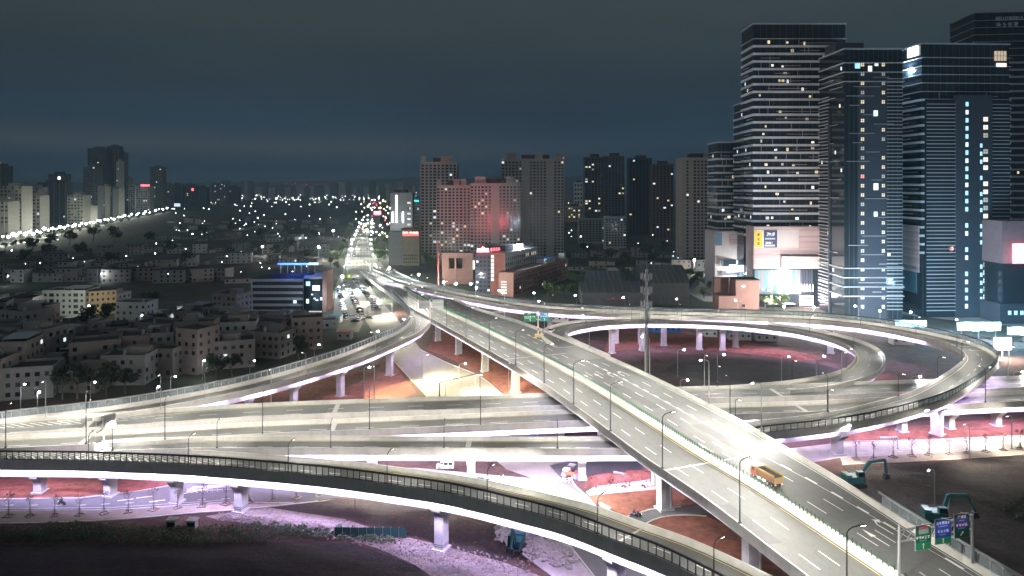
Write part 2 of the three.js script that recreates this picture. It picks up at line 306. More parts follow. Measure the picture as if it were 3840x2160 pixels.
// V1, the main viaduct: reference is its left parapet, travelling away from the camera
const V1 = viaduct({
  name: 'main_viaduct', category: 'viaduct', label: 'wide elevated expressway running diagonally through the picture with green median posts', side: 1,
  pts: T([[3230, 2330, 14.4], [3027, 2160, 14.5], [2930, 2086, 14.6], [2630, 1857, 15.0], [2415, 1712, 15.4], [2264, 1600, 15.6], [2130, 1502, 15.6], [2000, 1412, 15.4], [1757, 1271, 14.9], [1628, 1200, 14.2], [1560, 1164, 13], [1500, 1126, 11.3], [1440, 1084, 8.6], [1392, 1050, 5.2], [1360, 1026, 2.2], [1345, 1012, 1.0]]),
  W: (s) => lerp(26.5, 32.5, sstep(s, 5, 75)) - 4.5 * sstep(s, 185, 260), depth: 2.2, faceDrop: 0.75, lanes: [2.6, 6.1, 9.8, 16.2, 19.7, 23.2], patches: [[22, 1.2, 4.2, 14], [88, 18.2, 21.3, 22], [132, 4.6, 7.7, 9], [44, 21.5, 24.7, 30], [176, 8, 11.2, 16]],
  marks(P, mk, my, W) {
    const L = P.len, md = 12.2;
    for (const o of [4.35, 7.9]) dashes(mk, P, o, 0.17, 2, L, 4.6, 7);
    strip(mk, P, 0.95, 0.15, 0, L); strip(my, P, md - 0.55, 0.16, 0, L); strip(my, P, md + 2.4, 0.16, 0, L);
    for (const o of [md + 5.7, md + 9.2]) dashes(mk, P, o, 0.17, 5, L, 4.6, 7);
    dashes(mk, P, md + 12.7, 0.42, 3, 185, 2.6, 3.2); strip(mk, P, md + 12.45, 0.12, 3, 185);
    dashes(mk, P, md + 16.1, 0.17, 60, 185, 4.6, 7);
    mk.sweep(P.rows((s) => [[W(s) - 0.95, 0.012], [W(s) - 0.8, 0.012]]), true);
    // lane arrows: straight and right-turn
    const arrow = (s, o, kind) => {
      const mk = new MB(), A = (ds, dо) => P.pt(s + ds, o + dо, 0.014);
      mk.quad(A(0, -0.12), A(0, 0.12), A(3.6, 0.12), A(3.6, -0.12));
      if (kind === 0) mk.tri(A(3.4, -0.5), A(3.4, 0.5), A(6, 0));
      else { mk.quad(A(3.6, -0.12), A(3.6, 0.12), A(4.6, 0.75), A(4.9, 0.55)); mk.tri(A(5.3, 0.35), A(3.9, 1.0), A(4.9, 1.7)); }
      mk.build('lane_arrow', M.paint, P.root, true);
    };
    for (const s of [57, 118]) [[md + 4, 0], [md + 7.5, 0], [md + 11, 1], [md + 14.4, 1]].forEach(([o, k]) => arrow(s, o, k));
    arrow(16, md + 7.4, 0); arrow(19, md + 11, 1);
  },
  joints: [{ s: 52, w: 0.6 }, { s: 150, w: 0.5 }, { s: 215, w: 0.5 }],
  piers: [{ s: 36, two: 1, band: 1, cw: 2.6, cap: 3.4 }, { s: 66, two: 1, cw: 2.6, cap: 3.4 }, { s: 97, two: 1, cw: 2.6, cap: 3.4 }, { s: 130, two: 1, cw: 2.4 }, { s: 160, two: 1, cw: 2.4 }, { s: 190, two: 1, cw: 2.4 }, { s: 220, two: 1, cw: 2.4 }, { s: 250, two: 1, cw: 2.2 }, { s: 280, two: 1, cw: 2.2 }, { s: 8, two: 1, band: 1, cw: 2.6, cap: 3.4 }],
  rails: [{ far: true, h: 1.9, gap: 2, glass: true, dark: false, to: () => 27 }],
  leds: [{ from: 0, to: (P) => P.len * 0.8, k: 5, seg: 14, col: [0.84, 0.80, 1.0] }],
});
{ // median: twin kerbs, cream top, green anti-glare boards
  const { P, root, base } = V1, md = 12.2;
  new MB().sweep(P.rows([[md - 0.1, 0], [md, 0.75], [md + 0.35, 0.8], [md + 1.45, 0.8], [md + 1.8, 0.75], [md + 1.9, 0]])).build('median_barrier', M.concrete, root, true);
  const g = new THREE.BoxGeometry(0.05, 0.85, 0.24), x = new MB();
  for (let i = 0, s = 3; s < P.len - 20; i++, s += 0.95) {
    const e = P.f(s), c = P.pt(s, md + 1.35, 0.8 + 0.42), ry = Math.atan2(-e.t.z, e.t.x) + 0.35;
    if (i < 300) { const m = addMesh('anti_glare_board', g, M.green, root); m.position.copy(c).sub(base); m.rotation.y = ry; } else x.box(c.x, c.y, c.z, 0.05, 0.85, 0.24, ry);
  }
  const m = x.build('anti_glare_board', M.green, root, true); if (m) stuff(m);
}

// V2, the ramp that leaves the viaduct on the left; reference is its far (outer) parapet, travelling towards the left edge
const V2 = viaduct({
  name: 'left_ramp', category: 'ramp', label: 'curving ramp with glazed railing dropping from the main viaduct towards the left edge', side: -1, W: (s) => 8.8,
  pts: T([[1470, 1098, 10.6], [1508, 1136, 12.2], [1535, 1176, 13.4], [1530, 1210, 13.7], [1490, 1240, 13.5], [1429, 1268, 13.2], [1280, 1327, 12.6], [1120, 1377, 11.6], [966, 1419, 10.7], [820, 1452, 10], [675, 1480, 9.4], [487, 1512, 8.9], [300, 1537, 8.6], [124, 1556, 8.6], [0, 1572, 8.6], [-160, 1592, 8.6]]),
  edgeYellow: true, marks(P, mk, my, W) { dashes(mk, P, 4.4, 0.15, 8, P.len, 3.2, 4.8); strip(mk, P, 7.9, 0.15, 0, P.len * 0.72); },
  rails: [{ h: 1.9, gap: 2.0, glass: true, dark: false }], par2: [0, (P) => P.atPx(345, 8)],
  joints: [{ px: 1500, w: 0.4 }], piers: [{ px: 1277, cw: 2.2 }, { px: 1460, cw: 2.2 }, { px: 1100, cw: 2.1 }, { px: 930, cw: 2 }, { px: 780, cw: 2 }],
  leds: [{ far: true, k: 8, from: 40, to: (P) => P.atPx(420, 8) }],
});
// V3, three decks running across behind the near ramp
const V3A = viaduct({
  name: 'crossing_viaduct', category: 'viaduct', label: 'rear carriageway of the viaduct crossing from left edge to right edge under the main one', side: 1, W: 12.6, lanes: [2.6, 6, 9.6], patches: [[60, 0.9, 4.2, 20], [150, 4.4, 7.6, 26]],
  pts: T([[-420, 1655, 8.6], [0, 1627, 8.6], [450, 1595, 8.6], [966, 1561, 8.6], [1440, 1543, 8.6], [1932, 1527, 8.6], [2675, 1492, 8.6], [2975, 1486, 8.6], [3387, 1470, 8.6], [3840, 1452, 8.6], [4150, 1441, 8.6]]).reverse(),
  marks(P, mk, my, W) {
    for (const o of [4.3, 7.7]) dashes(mk, P, o, 0.17, 0, P.len, 4.4, 6.6);
    my.sweep(P.rows([[11.5, 0.012], [11.66, 0.012]], 0, P.len), true);
    const a = P.atPx(1500, 10), b = P.len - 2; for (let s = a + 40; s < b; s += 2.2) { const w = clamp((s - a - 40) / 40, 0.2, 1) * 3.2; bar4(P, 'hatch_bar', P.pt(s, 11.4 - w, 0.013), P.pt(s + 0.35, 11.4 - w, 0.013), P.pt(s + 4.6, 11.4, 0.013), P.pt(s + 4.25, 11.4, 0.013)); }
  },
  joints: [{ px: 1265, o: 6, w: 1.3 }, { px: 2930, o: 6, w: 1.3 }, { px: 340, o: 6, w: 1.3 }],
  piers: [{ px: 900 }, { px: 1330 }, { px: 1700 }, { px: 2870 }, { px: 3290 }, { px: 3700 }],
  leds: [{ far: true, k: 7, from: 60, to: (P) => P.len - 60 }],
});
const V3B = viaduct({
  name: 'crossing_viaduct', category: 'viaduct', label: 'middle carriageway of the crossing viaduct, in front of the rear one, two lanes wide', side: 1, W: 9.6, lanes: [2.8, 6.7],
  pts: T([[-420, 1702, 8.6], [0, 1681, 8.6], [450, 1659, 8.6], [966, 1627, 8.6], [1440, 1608, 8.6], [1932, 1587, 8.6], [2776, 1552, 8.6], [3106, 1541, 8.6], [3568, 1516, 8.6], [3840, 1503, 8.6], [4150, 1490, 8.6]]).reverse(),
  edgeYellow: false, marks(P, mk, my, W) { dashes(mk, P, 4.7, 0.17, 0, P.len, 4.6, 7); strip(my, P, 8.7, 0.16, 0, P.len); },
  joints: [{ px: 1255, o: 4, w: 1.3 }, { px: 3030, o: 4, w: 1.3 }, { px: 315, o: 4, w: 1.3 }],
  piers: [{ px: 960 }, { px: 1330 }, { px: 1760 }, { px: 2100 }, { px: 2860 }, { px: 3380, cw: 2.2 }, { px: 3560, cw: 2.2 }, { px: 3735, cw: 2.2 }],
  leds: [{ k: 17, from: 0, to: (P) => P.atPx(820, 0) }, { far: true, k: 8, from: 20, to: (P) => P.len - 40 }],
});
const V3C = viaduct({
  name: 'connector_ramp', category: 'ramp', label: 'front two-lane connector ramp crossing level behind the near railing ramp', side: 1, W: 8.2,
  pts: T([[2760, 1667, 8.6], [2560, 1678, 8.6], [2342, 1681, 8.6], [1932, 1681, 8.6], [1440, 1679, 8.6], [966, 1679, 8.6], [700, 1682, 8.6], [442, 1689, 8.6], [340, 1696, 8.6]]),
  edgeYellow: false, marks(P, mk, my, W) { dashes(mk, P, 3.7, 0.16, 1, P.len, 3.4, 5); strip(my, P, 7.3, 0.15, 0, P.len); },
  joints: [{ px: 1768, o: 3, w: 1.3 }, { px: 410, o: 3, w: 1.2 }], piers: [{ px: 1764 }, { px: 2180 }, { px: 1400 }, { px: 1040 }, { px: 2480 }],
  leds: [{ k: 20, from: 0, to: (P) => P.len - 12 }, { far: true, k: 10, from: 0, to: (P) => P.len - 25 }],
});
// V4, the near ramp with the dark railing
const V4 = viaduct({
  name: 'near_ramp', category: 'ramp', label: 'near curved ramp with dark post railing sweeping from left edge to bottom centre', side: -1, W: 8.6, faceDrop: 1.25, depth: 3.3,
  pts: T([[-330, 1712, 8.6], [0, 1724, 8.8], [300, 1727, 9.2], [450, 1732, 9.7], [712, 1743, 10.5], [966, 1762, 11.3], [1228, 1786, 12.0], [1453, 1815, 12.6], [1678, 1849, 13.1], [1900, 1900, 13.6], [2125, 1960, 14.1], [2312, 2031, 14.5], [2462, 2087, 14.7], [2612, 2160, 14.9], [2830, 2275, 15.1]]),
  marks(P, mk, my, W) {
    dashes(mk, P, 4.2, 0.15, 30, P.len, 2.8, 4.1); strip(my, P, 7.7, 0.15, 40, P.len);
    const e = P.atPx(900, 4); for (let s = 0; s < e; s += 2.1) { const w = clamp((e - s) / 30, 0.15, 1) * 2.6; bar4(P, 'hatch_bar', P.pt(s, 5.2, 0.013), P.pt(s + 0.45, 5.2, 0.013), P.pt(s + 3.4, 5.2 + w, 0.013), P.pt(s + 2.95, 5.2 + w, 0.013)); bar4(P, 'hatch_bar', P.pt(s, 5.1, 0.014), P.pt(s + 0.45, 5.1, 0.014), P.pt(s + 3.0, 5.1 - w * 0.8, 0.014), P.pt(s + 2.55, 5.1 - w * 0.8, 0.014)); }
  },
  rails: [{ h: 1.9, gap: 1.45, glass: false, dark: true }], par2: [62, (P) => P.len],
  joints: [{ px: 2345, o: 4, w: 0.5 }],
  piers: [{ px: 150, cw: 2.2 }, { px: 410, cw: 2.2 }, { px: 660, cw: 2.2 }, { px: 905, cw: 2.3, band: 1 }, { px: 1655, cw: 2.3, band: 1 }, { px: 1270, cw: 2.2, pipe: 0, skip: 1 }, { px: 2310, cw: 2.4 }].filter((g) => !g.skip),
  leds: [{ k: 15, from: 0, to: (P) => P.len, seg: 12, inw: 0.95, col: [0.64, 0.54, 1.0] }, { far: true, k: 8, from: 0, to: (P) => P.len, seg: 16 }],
});
// V5, the outer loop with railing; reference is the outer parapet
const V5 = viaduct({
  name: 'outer_loop_ramp', category: 'ramp', label: 'outer loop ramp with railing that swings round the far right and back under the viaduct', side: 1, W: 9.4, 
  pts: T([[1400, 1008, 1.2], [1440, 1026, 4.0], [1508, 1052, 7.6], [1600, 1071, 9.8], [1702, 1092, 11.6], [1837, 1117, 13.0], [2025, 1144, 13.8], [2274, 1160, 14], [2419, 1166, 14], [2682, 1173, 14], [2898, 1179, 14], [3099, 1190, 14], [3286, 1210, 14], [3511, 1250, 14], [3661, 1288, 14], [3728, 1322, 14], [3746, 1346, 13.9], [3733, 1372, 13.6], [3699, 1404, 13.2], [3624, 1455, 12.6], [3549, 1495, 12], [3436, 1531, 11], [3249, 1576, 9.8], [3061, 1604, 9.0], [2911, 1620, 8.6], [2760, 1640, 8.6]]),
  edgeYellow: true, marks(P, mk, my, W) { dashes(mk, P, 4.7, 0.15, 5, P.len, 3.2, 4.8); strip(mk, P, 8.5, 0.15, 0, P.len); },
  rails: [{ h: 1.8, gap: 1.9, glass: true, dark: true }], joints: [{ px: 3650, o: 4, w: 0.4 }, { s: 480, w: 0.5 }],
  piers: [{ px: 1760, hi: 200 }, { px: 1880, hi: 200 }, { px: 2060, hi: 250 }, { px: 2230, hi: 300 }, { px: 2560, hi: 300 }, { px: 2830, hi: 330 }, { px: 3060, hi: 340 }, { px: 3285, hi: 350, cw: 2.6 }, { px: 3490, hi: 380, cw: 2.6 }, { px: 3650, lo: 330, hi: 420, cw: 2.4 }, { px: 3515, lo: 430, cw: 2.6, cap: 3.2 }, { px: 3140, lo: 450, cw: 2.5, cap: 3 }],
  leds: [{ far: true, k: 7, from: 40, to: (P) => P.len * 0.74 }, { k: 7, from: 480, to: (P) => P.len }],
});
// V6, the inner loop; reference is its inner parapet
const V6 = viaduct({
  name: 'inner_loop_ramp', category: 'ramp', label: 'inner loop ramp circling the dark round lawn and lit white underneath', side: -1, W: (s) => lerp(10.5, 9.4, sstep(s, 0, 40)),
  pts: T([[2290, 1330, 15.4], [2200, 1291, 15.3], [2145, 1266, 15.2], [2122, 1248, 15.1], [2135, 1234, 15.0], [2180, 1220, 14.8], [2269, 1207, 14.4], [2419, 1200, 13.8], [2644, 1204, 12.9], [2780, 1212, 12.5], [2898, 1225, 12.1], [2986, 1238, 11.8], [3099, 1264, 11.4], [3166, 1288, 11.0], [3200, 1310, 10.6], [3208, 1333, 10.3], [3198, 1356, 9.9], [3170, 1378, 9.6], [3106, 1400, 9.2], [2986, 1422, 8.8], [2874, 1434, 8.6], [2700, 1446, 8.6], [2560, 1452, 8.6]]),
  edgeYellow: true, marks(P, mk, my, W) { dashes(mk, P, 4.6, 0.15, 30, P.len, 3.2, 4.8); mk.sweep(P.rows((s) => [[W(s) - 1, 0.012], [W(s) - 0.85, 0.012]], 20, P.len * 0.9), true); },
  par2: [24, (P) => P.atPx(2960, 9, P.len * 0.6)], joints: [{ s: 20, w: 0.4 }],
  piers: [{ px: 2290, lo: 60, hi: 130 }, { px: 2408, lo: 40, hi: 180, cw: 2.4 }, { px: 2620, lo: 60, hi: 250, cw: 2.3 }, { px: 2712, lo: 60, hi: 260, cw: 2.4 }, { px: 2830, lo: 60, hi: 260, cw: 2.3 }, { px: 2985, lo: 60, hi: 260, cw: 2.4 }, { px: 3180, lo: 60, hi: 230, cw: 2.4 }, { px: 3260, lo: 200, cw: 2.3 }],
  leds: [{ k: 9, from: 14, to: (P) => P.len * 0.70 }, { far: true, k: 7, from: 30, to: (P) => P.len * 0.9 }],
});
// ---------------------------------------------------------------- ground, streets, soil
{ const g = new MB(); g.quad(V(-7000, -0.06, 300), V(7000, -0.06, 300), V(7000, -0.06, -8200), V(-7000, -0.06, -8200)); structure(g.build('ground', M.land)); }
const sheet = (name, mat, y, pts) => { const m = new MB(); m.prism(pts.map(([x, py]) => { const v = at(x, py, 0); return [v.x, v.z]; }), y, y); return structure(m.build(name, mat)); };
function relief(name, mat, pts, y, amp, s, cell = 3) { // a sheet of earth with real ups and downs, cut to a traced outline
  const poly = pts.map(([x, py]) => { const v = at(x, py, 0); return [v.x, v.z]; }), xs = poly.map((p) => p[0]), zs = poly.map((p) => p[1]), n = makeNoise(s);
  const inside = (x, z) => { let c = false; for (let i = 0, j = poly.length - 1; i < poly.length; j = i++) { const [xi, zi] = poly[i], [xj, zj] = poly[j]; if ((zi > z) !== (zj > z) && x < (xj - xi) * (z - zi) / (zj - zi) + xi) c = !c; } return c; };
  const edge = (x, z) => { let d = 1e9; for (let i = 0, j = poly.length - 1; i < poly.length; j = i++) { const [ax, az] = poly[j], [bx, bz] = poly[i], ux = bx - ax, uz = bz - az, t = clamp(((x - ax) * ux + (z - az) * uz) / (ux * ux + uz * uz || 1), 0, 1); d = Math.min(d, Math.hypot(x - ax - t * ux, z - az - t * uz)); } return d; };
  const x0 = Math.min(...xs), z0 = Math.min(...zs), nx = Math.ceil((Math.max(...xs) - x0) / cell) + 1, nz = Math.ceil((Math.max(...zs) - z0) / cell) + 1, P = [];
  for (let j = 0; j <= nz; j++) for (let i = 0; i <= nx; i++) { const x = x0 + i * cell, z = z0 + j * cell, e = inside(x, z) ? edge(x, z) : -1; P.push({ v: V(x, e < 0 ? y : y + amp * sstep(e, 0, 7) * Math.pow(fbm(n, x / 14 + 500, z / 14 + 500, 4096, 4), 1.6), z), e }); }
  const m = new MB(); m.prism(poly, y, y);
  for (let j = 0; j < nz; j++) for (let i = 0; i < nx; i++) { const a = P[j * (nx + 1) + i], b = P[j * (nx + 1) + i + 1], c = P[(j + 1) * (nx + 1) + i + 1], d = P[(j + 1) * (nx + 1) + i]; if (a.e > 0 && b.e > 0 && c.e > 0 && d.e > 0) { for (const q of [a, b, c, d]) if (q.v.y <= y + 0.02) q.v.y = y + 0.02; m.quad(a.v, b.v, c.v, d.v); } }
  return structure(m.build(name, mat));
}
function kerb(pts, mat = M.kerb, w = 0.3, h = 0.13, y = 0.0) { const c = pts.map(([x, py]) => at(x, py, 0)), P = new Path(c.length > 2 ? c : [c[0], c[0].clone().lerp(c[1], 0.5), c[1]], 1, 0), m = new MB(); m.sweep(P.rows([[-w / 2, y], [-w / 2, y + h], [w / 2, y + h], [w / 2, y]], 0, P.len, 2.5)); return structure(m.build('kerb', mat)); }

// construction site earth under and round the ramps
sheet('site_ground', M.soilDark, -0.045, [[-900, 2300], [-900, 1500], [0, 1480], [700, 1500], [1000, 1400], [1280, 1330], [1440, 1250], [1500, 1130], [1560, 1075], [1900, 1110], [2200, 1150], [3000, 1180], [3600, 1240], [3900, 1290], [4600, 1400], [4900, 2300]]);
relief('red_soil', M.soil, [[-300, 1868], [-300, 1745], [0, 1748], [700, 1750], [900, 1765], [712, 1807], [525, 1840], [300, 1866], [0, 1870]], -0.03, 0.9, 5);
relief('red_soil', M.soil, [[560, 1520], [900, 1490], [1110, 1420], [1250, 1398], [1420, 1380], [1440, 1340], [1480, 1370], [1560, 1470], [1500, 1500], [1100, 1520], [700, 1540]], -0.035, 1.0, 6);
relief('red_soil', M.soil, [[1600, 1310], [1640, 1235], [1900, 1290], [2050, 1400], [2120, 1500], [1900, 1480], [1800, 1410], [1700, 1350]], -0.03, 1.6, 7);
relief('red_soil', M.soil, [[2195, 1790], [2190, 1830], [2230, 1822], [2400, 1802], [2550, 1772], [2640, 1740], [2480, 1745], [2330, 1760]], -0.02, 1.4, 8, 2);
relief('red_soil', M.soil, [[2208, 1860], [2330, 1848], [2510, 1828], [2560, 1842], [2620, 1885], [2552, 1900], [2440, 1910], [2385, 1928], [2335, 1938], [2290, 1925]], -0.02, 0.35, 9, 2);
relief('red_soil', M.soil, [[2420, 1966], [2470, 1942], [2550, 1932], [2650, 1936], [2760, 1985], [2900, 2080], [3000, 2170], [2830, 2165], [2700, 2100], [2560, 2030]], -0.02, 1.8, 10, 2);
relief('red_soil', M.soil, [[2260, 1325], [2300, 1225], [2420, 1230], [2560, 1240], [2700, 1262], [2850, 1290], [3000, 1320], [3120, 1345], [3000, 1352], [2800, 1326], [2500, 1300], [2350, 1310]], -0.03, 1.2, 12);
relief('red_soil', M.soil, [[3240, 1420], [3330, 1400], [3420, 1430], [3540, 1440], [3300, 1452]], -0.03, 0.8, 13);
relief('red_soil', M.soil, [[3140, 1650], [3130, 1612], [3400, 1600], [3600, 1580], [3900, 1565], [4200, 1560], [4200, 1618], [3840, 1632], [3500, 1648]], -0.03, 0.9, 14);
relief('dark_earth', M.soilBlack, [[3160, 1750], [3400, 1744], [3600, 1728], [3900, 1710], [4300, 1700], [4600, 2300], [3900, 2300], [3480, 2010], [3300, 1880], [3190, 1800]], -0.03, 2.2, 15, 4);
relief('dark_earth', M.soilBlack, [[-500, 2250], [-500, 2045], [300, 2040], [800, 2035], [1150, 2030], [1330, 2040], [1480, 2090], [1640, 2150], [1700, 2250]], -0.03, 1.6, 16, 4);
relief('dark_earth', M.soilBlack, [[1000, 1905], [1200, 1880], [1290, 1870], [1620, 1905], [1900, 2000], [1960, 2080], [1880, 2105], [1640, 2035], [1430, 1985], [1290, 1940], [1120, 1920]], -0.03, 1.3, 17, 3);
relief('rubble_track', M.gravel, [[770, 1935], [1000, 1902], [1290, 1945], [1430, 1992], [1640, 2040], [1900, 2112], [2110, 2190], [2000, 2260], [1700, 2220], [1560, 2120], [1430, 2060], [1270, 2010], [1000, 1968], [830, 1952]], -0.025, 0.5, 18, 3);
sheet('round_lawn', M.soilBlack, -0.02, Array.from({ length: 40 }, (_, i) => { const t = i / 40 * Math.PI * 2; return [2830 + 330 * Math.cos(t), 1391 + 46 * Math.sin(t) + 8 * Math.cos(t)]; }));

// streets
sheet('avenue', M.asphaltOld, 0.0, [[1287, 1012], [1330, 1008], [1350, 1030], [1420, 1120], [1480, 1185], [1580, 1312], [1680, 1362], [1792, 1408], [1890, 1486], [2010, 1590], [2150, 1720], [2140, 1800], [2060, 1815], [1900, 1760], [1780, 1660], [1640, 1530], [1578, 1464], [1444, 1318], [1370, 1200], [1310, 1090]]);
sheet('service_road', M.asphaltOld, 0.0, [[1262, 1060], [1300, 1060], [1350, 1180], [1365, 1202], [1345, 1245], [1262, 1245], [1250, 1180]]);
sheet('verge', M.slab, 0.02, [[1296, 1075], [1304, 1075], [1372, 1196], [1356, 1196]]);
sheet('street', M.asphalt, 0.004, [[-400, 1925], [-400, 1875], [0, 1873], [300, 1869], [525, 1842], [712, 1809], [900, 1790], [1250, 1762], [1500, 1752], [1750, 1770], [1950, 1790], [2130, 1800], [2200, 1858], [2255, 1918], [2340, 1946], [2430, 2010], [2560, 2110], [2640, 2190], [2330, 2220], [2226, 2160], [2121, 2026], [2060, 1970], [1930, 1900], [1700, 1850], [1500, 1842], [1250, 1868], [1100, 1888], [840, 1886], [450, 1911], [0, 1917]]);
sheet('junction_paving', M.slab, 0.008, [[1420, 1757], [1560, 1754], [1750, 1772], [1950, 1792], [2060, 1802], [2105, 1812], [2150, 1838], [2190, 1862], [2120, 1880], [2000, 1850], [1820, 1830], [1600, 1812], [1430, 1800]]);  // pale concrete sheet, also laid to brighten the junction ground
sheet('side_road', M.asphalt, 0.012, [[2330, 1945], [2390, 1925], [2440, 1911], [2552, 1902], [2700, 1890], [2700, 1925], [2550, 1931], [2470, 1941], [2420, 1966], [2395, 1980]]);
sheet('street', M.slab, 0.008, [[2196, 1846], [2230, 1824], [2400, 1804], [2550, 1774], [2800, 1700], [3150, 1660], [3400, 1652], [3840, 1634], [4300, 1618], [4300, 1662], [3840, 1684], [3500, 1700], [3150, 1716], [2900, 1760], [2560, 1826], [2330, 1847], [2210, 1858]]);
sheet('pavement', M.paving, 0.03, [[3150, 1716], [3500, 1700], [3840, 1684], [4300, 1662], [4300, 1692], [3840, 1706], [3500, 1726], [3160, 1742]]);
sheet('pavement', M.paving, 0.03, [[-400, 1925], [0, 1919], [450, 1913], [840, 1888], [1100, 1890], [1250, 1872], [1215, 1880], [994, 1903], [696, 1928], [398, 1953], [0, 1965], [-400, 1972]]);
sheet('fresh_asphalt', M.asphaltNew, 0.012, [[2060, 1745], [2165, 1722], [2260, 1720], [2420, 1735], [2410, 1765], [2200, 1780], [2130, 1806], [2110, 1800]]);
sheet('haul_road', M.slab, -0.01, [[2130, 2036], [1980, 2000], [1900, 1998], [1960, 2080], [2110, 2190], [2230, 2165]]);
// the avenue beyond, its side of the picture running to the far city
sheet('avenue', M.asphaltOld, 0.004, [[1262, 1062], [1290, 1010], [1300, 960], [1310, 900], [1330, 860], [1375, 815], [1420, 790], [1432, 790], [1400, 815], [1385, 860], [1385, 900], [1400, 950], [1440, 1000], [1520, 1050], [1440, 1040], [1360, 1050]]);
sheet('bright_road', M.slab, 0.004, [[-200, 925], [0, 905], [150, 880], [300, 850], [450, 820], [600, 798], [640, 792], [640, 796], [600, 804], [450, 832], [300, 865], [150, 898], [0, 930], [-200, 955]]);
sheet('mall_plaza', M.slab, 0.004, [[2600, 1035], [2680, 1020], [2720, 1070], [2800, 1090], [3100, 1120], [3500, 1160], [3900, 1190], [4300, 1230], [4300, 1260], [3700, 1215], [3300, 1170], [2900, 1145], [2640, 1130], [2580, 1100]]);
sheet('open_field', std([0.15, 0.14, 0.12], { map: rep(TX.land, 160) }), -0.03, [[-300, 1000], [0, 985], [400, 960], [900, 925], [1230, 900], [1240, 960], [900, 985], [500, 1015], [200, 1040], [-300, 1060]]);
sheet('open_field', std([0.14, 0.135, 0.12], { map: rep(TX.land, 90) }), -0.03, [[420, 1135], [950, 1120], [950, 1180], [640, 1185], [440, 1170]]);
{ const m = sheet('puddle', std([0.02, 0.022, 0.025], { roughness: 0.03 }), 0.02, [[1180, 2175], [1230, 2148], [1310, 2140], [1370, 2152], [1420, 2185]]); }
for (const [p, m] of [[[[300, 1868], [525, 1841], [712, 1808], [900, 1789]]], [[[-300, 1873], [0, 1872], [300, 1868]]], [[[-300, 1918], [0, 1917], [450, 1911], [840, 1886], [1100, 1888]]], [[[-300, 1970], [0, 1964], [398, 1952], [696, 1927], [994, 1902], [1193, 1880]]], [[[2150, 1770], [2143, 1800], [2165, 1832], [2200, 1860], [2255, 1918], [2340, 1944]]], [[[2200, 1845], [2400, 1828], [2510, 1826]], M.kerb],
  [[[2335, 1942], [2385, 1928], [2440, 1911], [2552, 1901]]], [[[2420, 1966], [2470, 1942], [2550, 1932], [2650, 1936]]], [[[2121, 2026], [2226, 2160], [2290, 2240]]], [[[1444, 1318], [1578, 1464], [1640, 1530]], M.kerbYellow], [[[1300, 1076], [1364, 1196]], M.kerbYellow], [[[1578, 1312], [1680, 1362], [1792, 1408], [1890, 1486]]], [[[3160, 1743], [3500, 1727], [3840, 1707], [4200, 1690]]], [[[3150, 1657], [3500, 1648], [3840, 1633], [4200, 1620]]]]) kerb(p, m);
{ // painted lines on the street at lower left
  const m = new MB(), ln = (a, b, w = 0.2) => { const p = at(...a), q = at(...b), d = q.clone().sub(p).normalize(), r = V(-d.z, 0, d.x).multiplyScalar(w / 2); m.quad(p.clone().add(r).setY(0.02), p.clone().sub(r).setY(0.02), q.clone().sub(r).setY(0.02), q.clone().add(r).setY(0.02)); };
  for (let x = 20; x < 900; x += 90) ln([x, 1895 - Math.max(0, x - 300) * 0.045], [x + 32, 1894 - Math.max(0, x - 270) * 0.045], 0.16);
  ln([0, 1908], [420, 1903], 0.12); ln([420, 1903], [840, 1876], 0.12);
  for (const [x, y] of [[440, 1878], [510, 1868], [560, 1882]]) { ln([x, y], [x + 60, y - 7], 0.35); }
  for (let k = 0; k < 6; k++) ln([690 + k * 6, 1851 - k * 5], [760 + k * 20, 1838 - k * 4], 0.3);
  for (let x = 3220; x < 3840; x += 70) ln([x, 1699 - (x - 3220) * 0.035], [x + 26, 1698 - (x - 3220) * 0.035], 0.15);
  structure(m.build('street_markings', M.paint));
}
{ // lane lines on the far avenue
  const m = new MB(); for (let k = 0; k < 7; k++) for (let s = 0; s < 14; s++) { const t = s / 14, y = 1010 - t * 150, x = lerp(1300, 1335, t) + k * lerp(15, 6, t), p = at(x, y), q = at(x + 0.5, y - 4); m.quad(p.clone().add(V(-0.12, 0.02, 0)), p.clone().add(V(0.12, 0.02, 0)), q.clone().add(V(0.12, 0.02, 0)), q.clone().add(V(-0.12, 0.02, 0))); }
  structure(m.build('avenue_markings', M.paint));
}
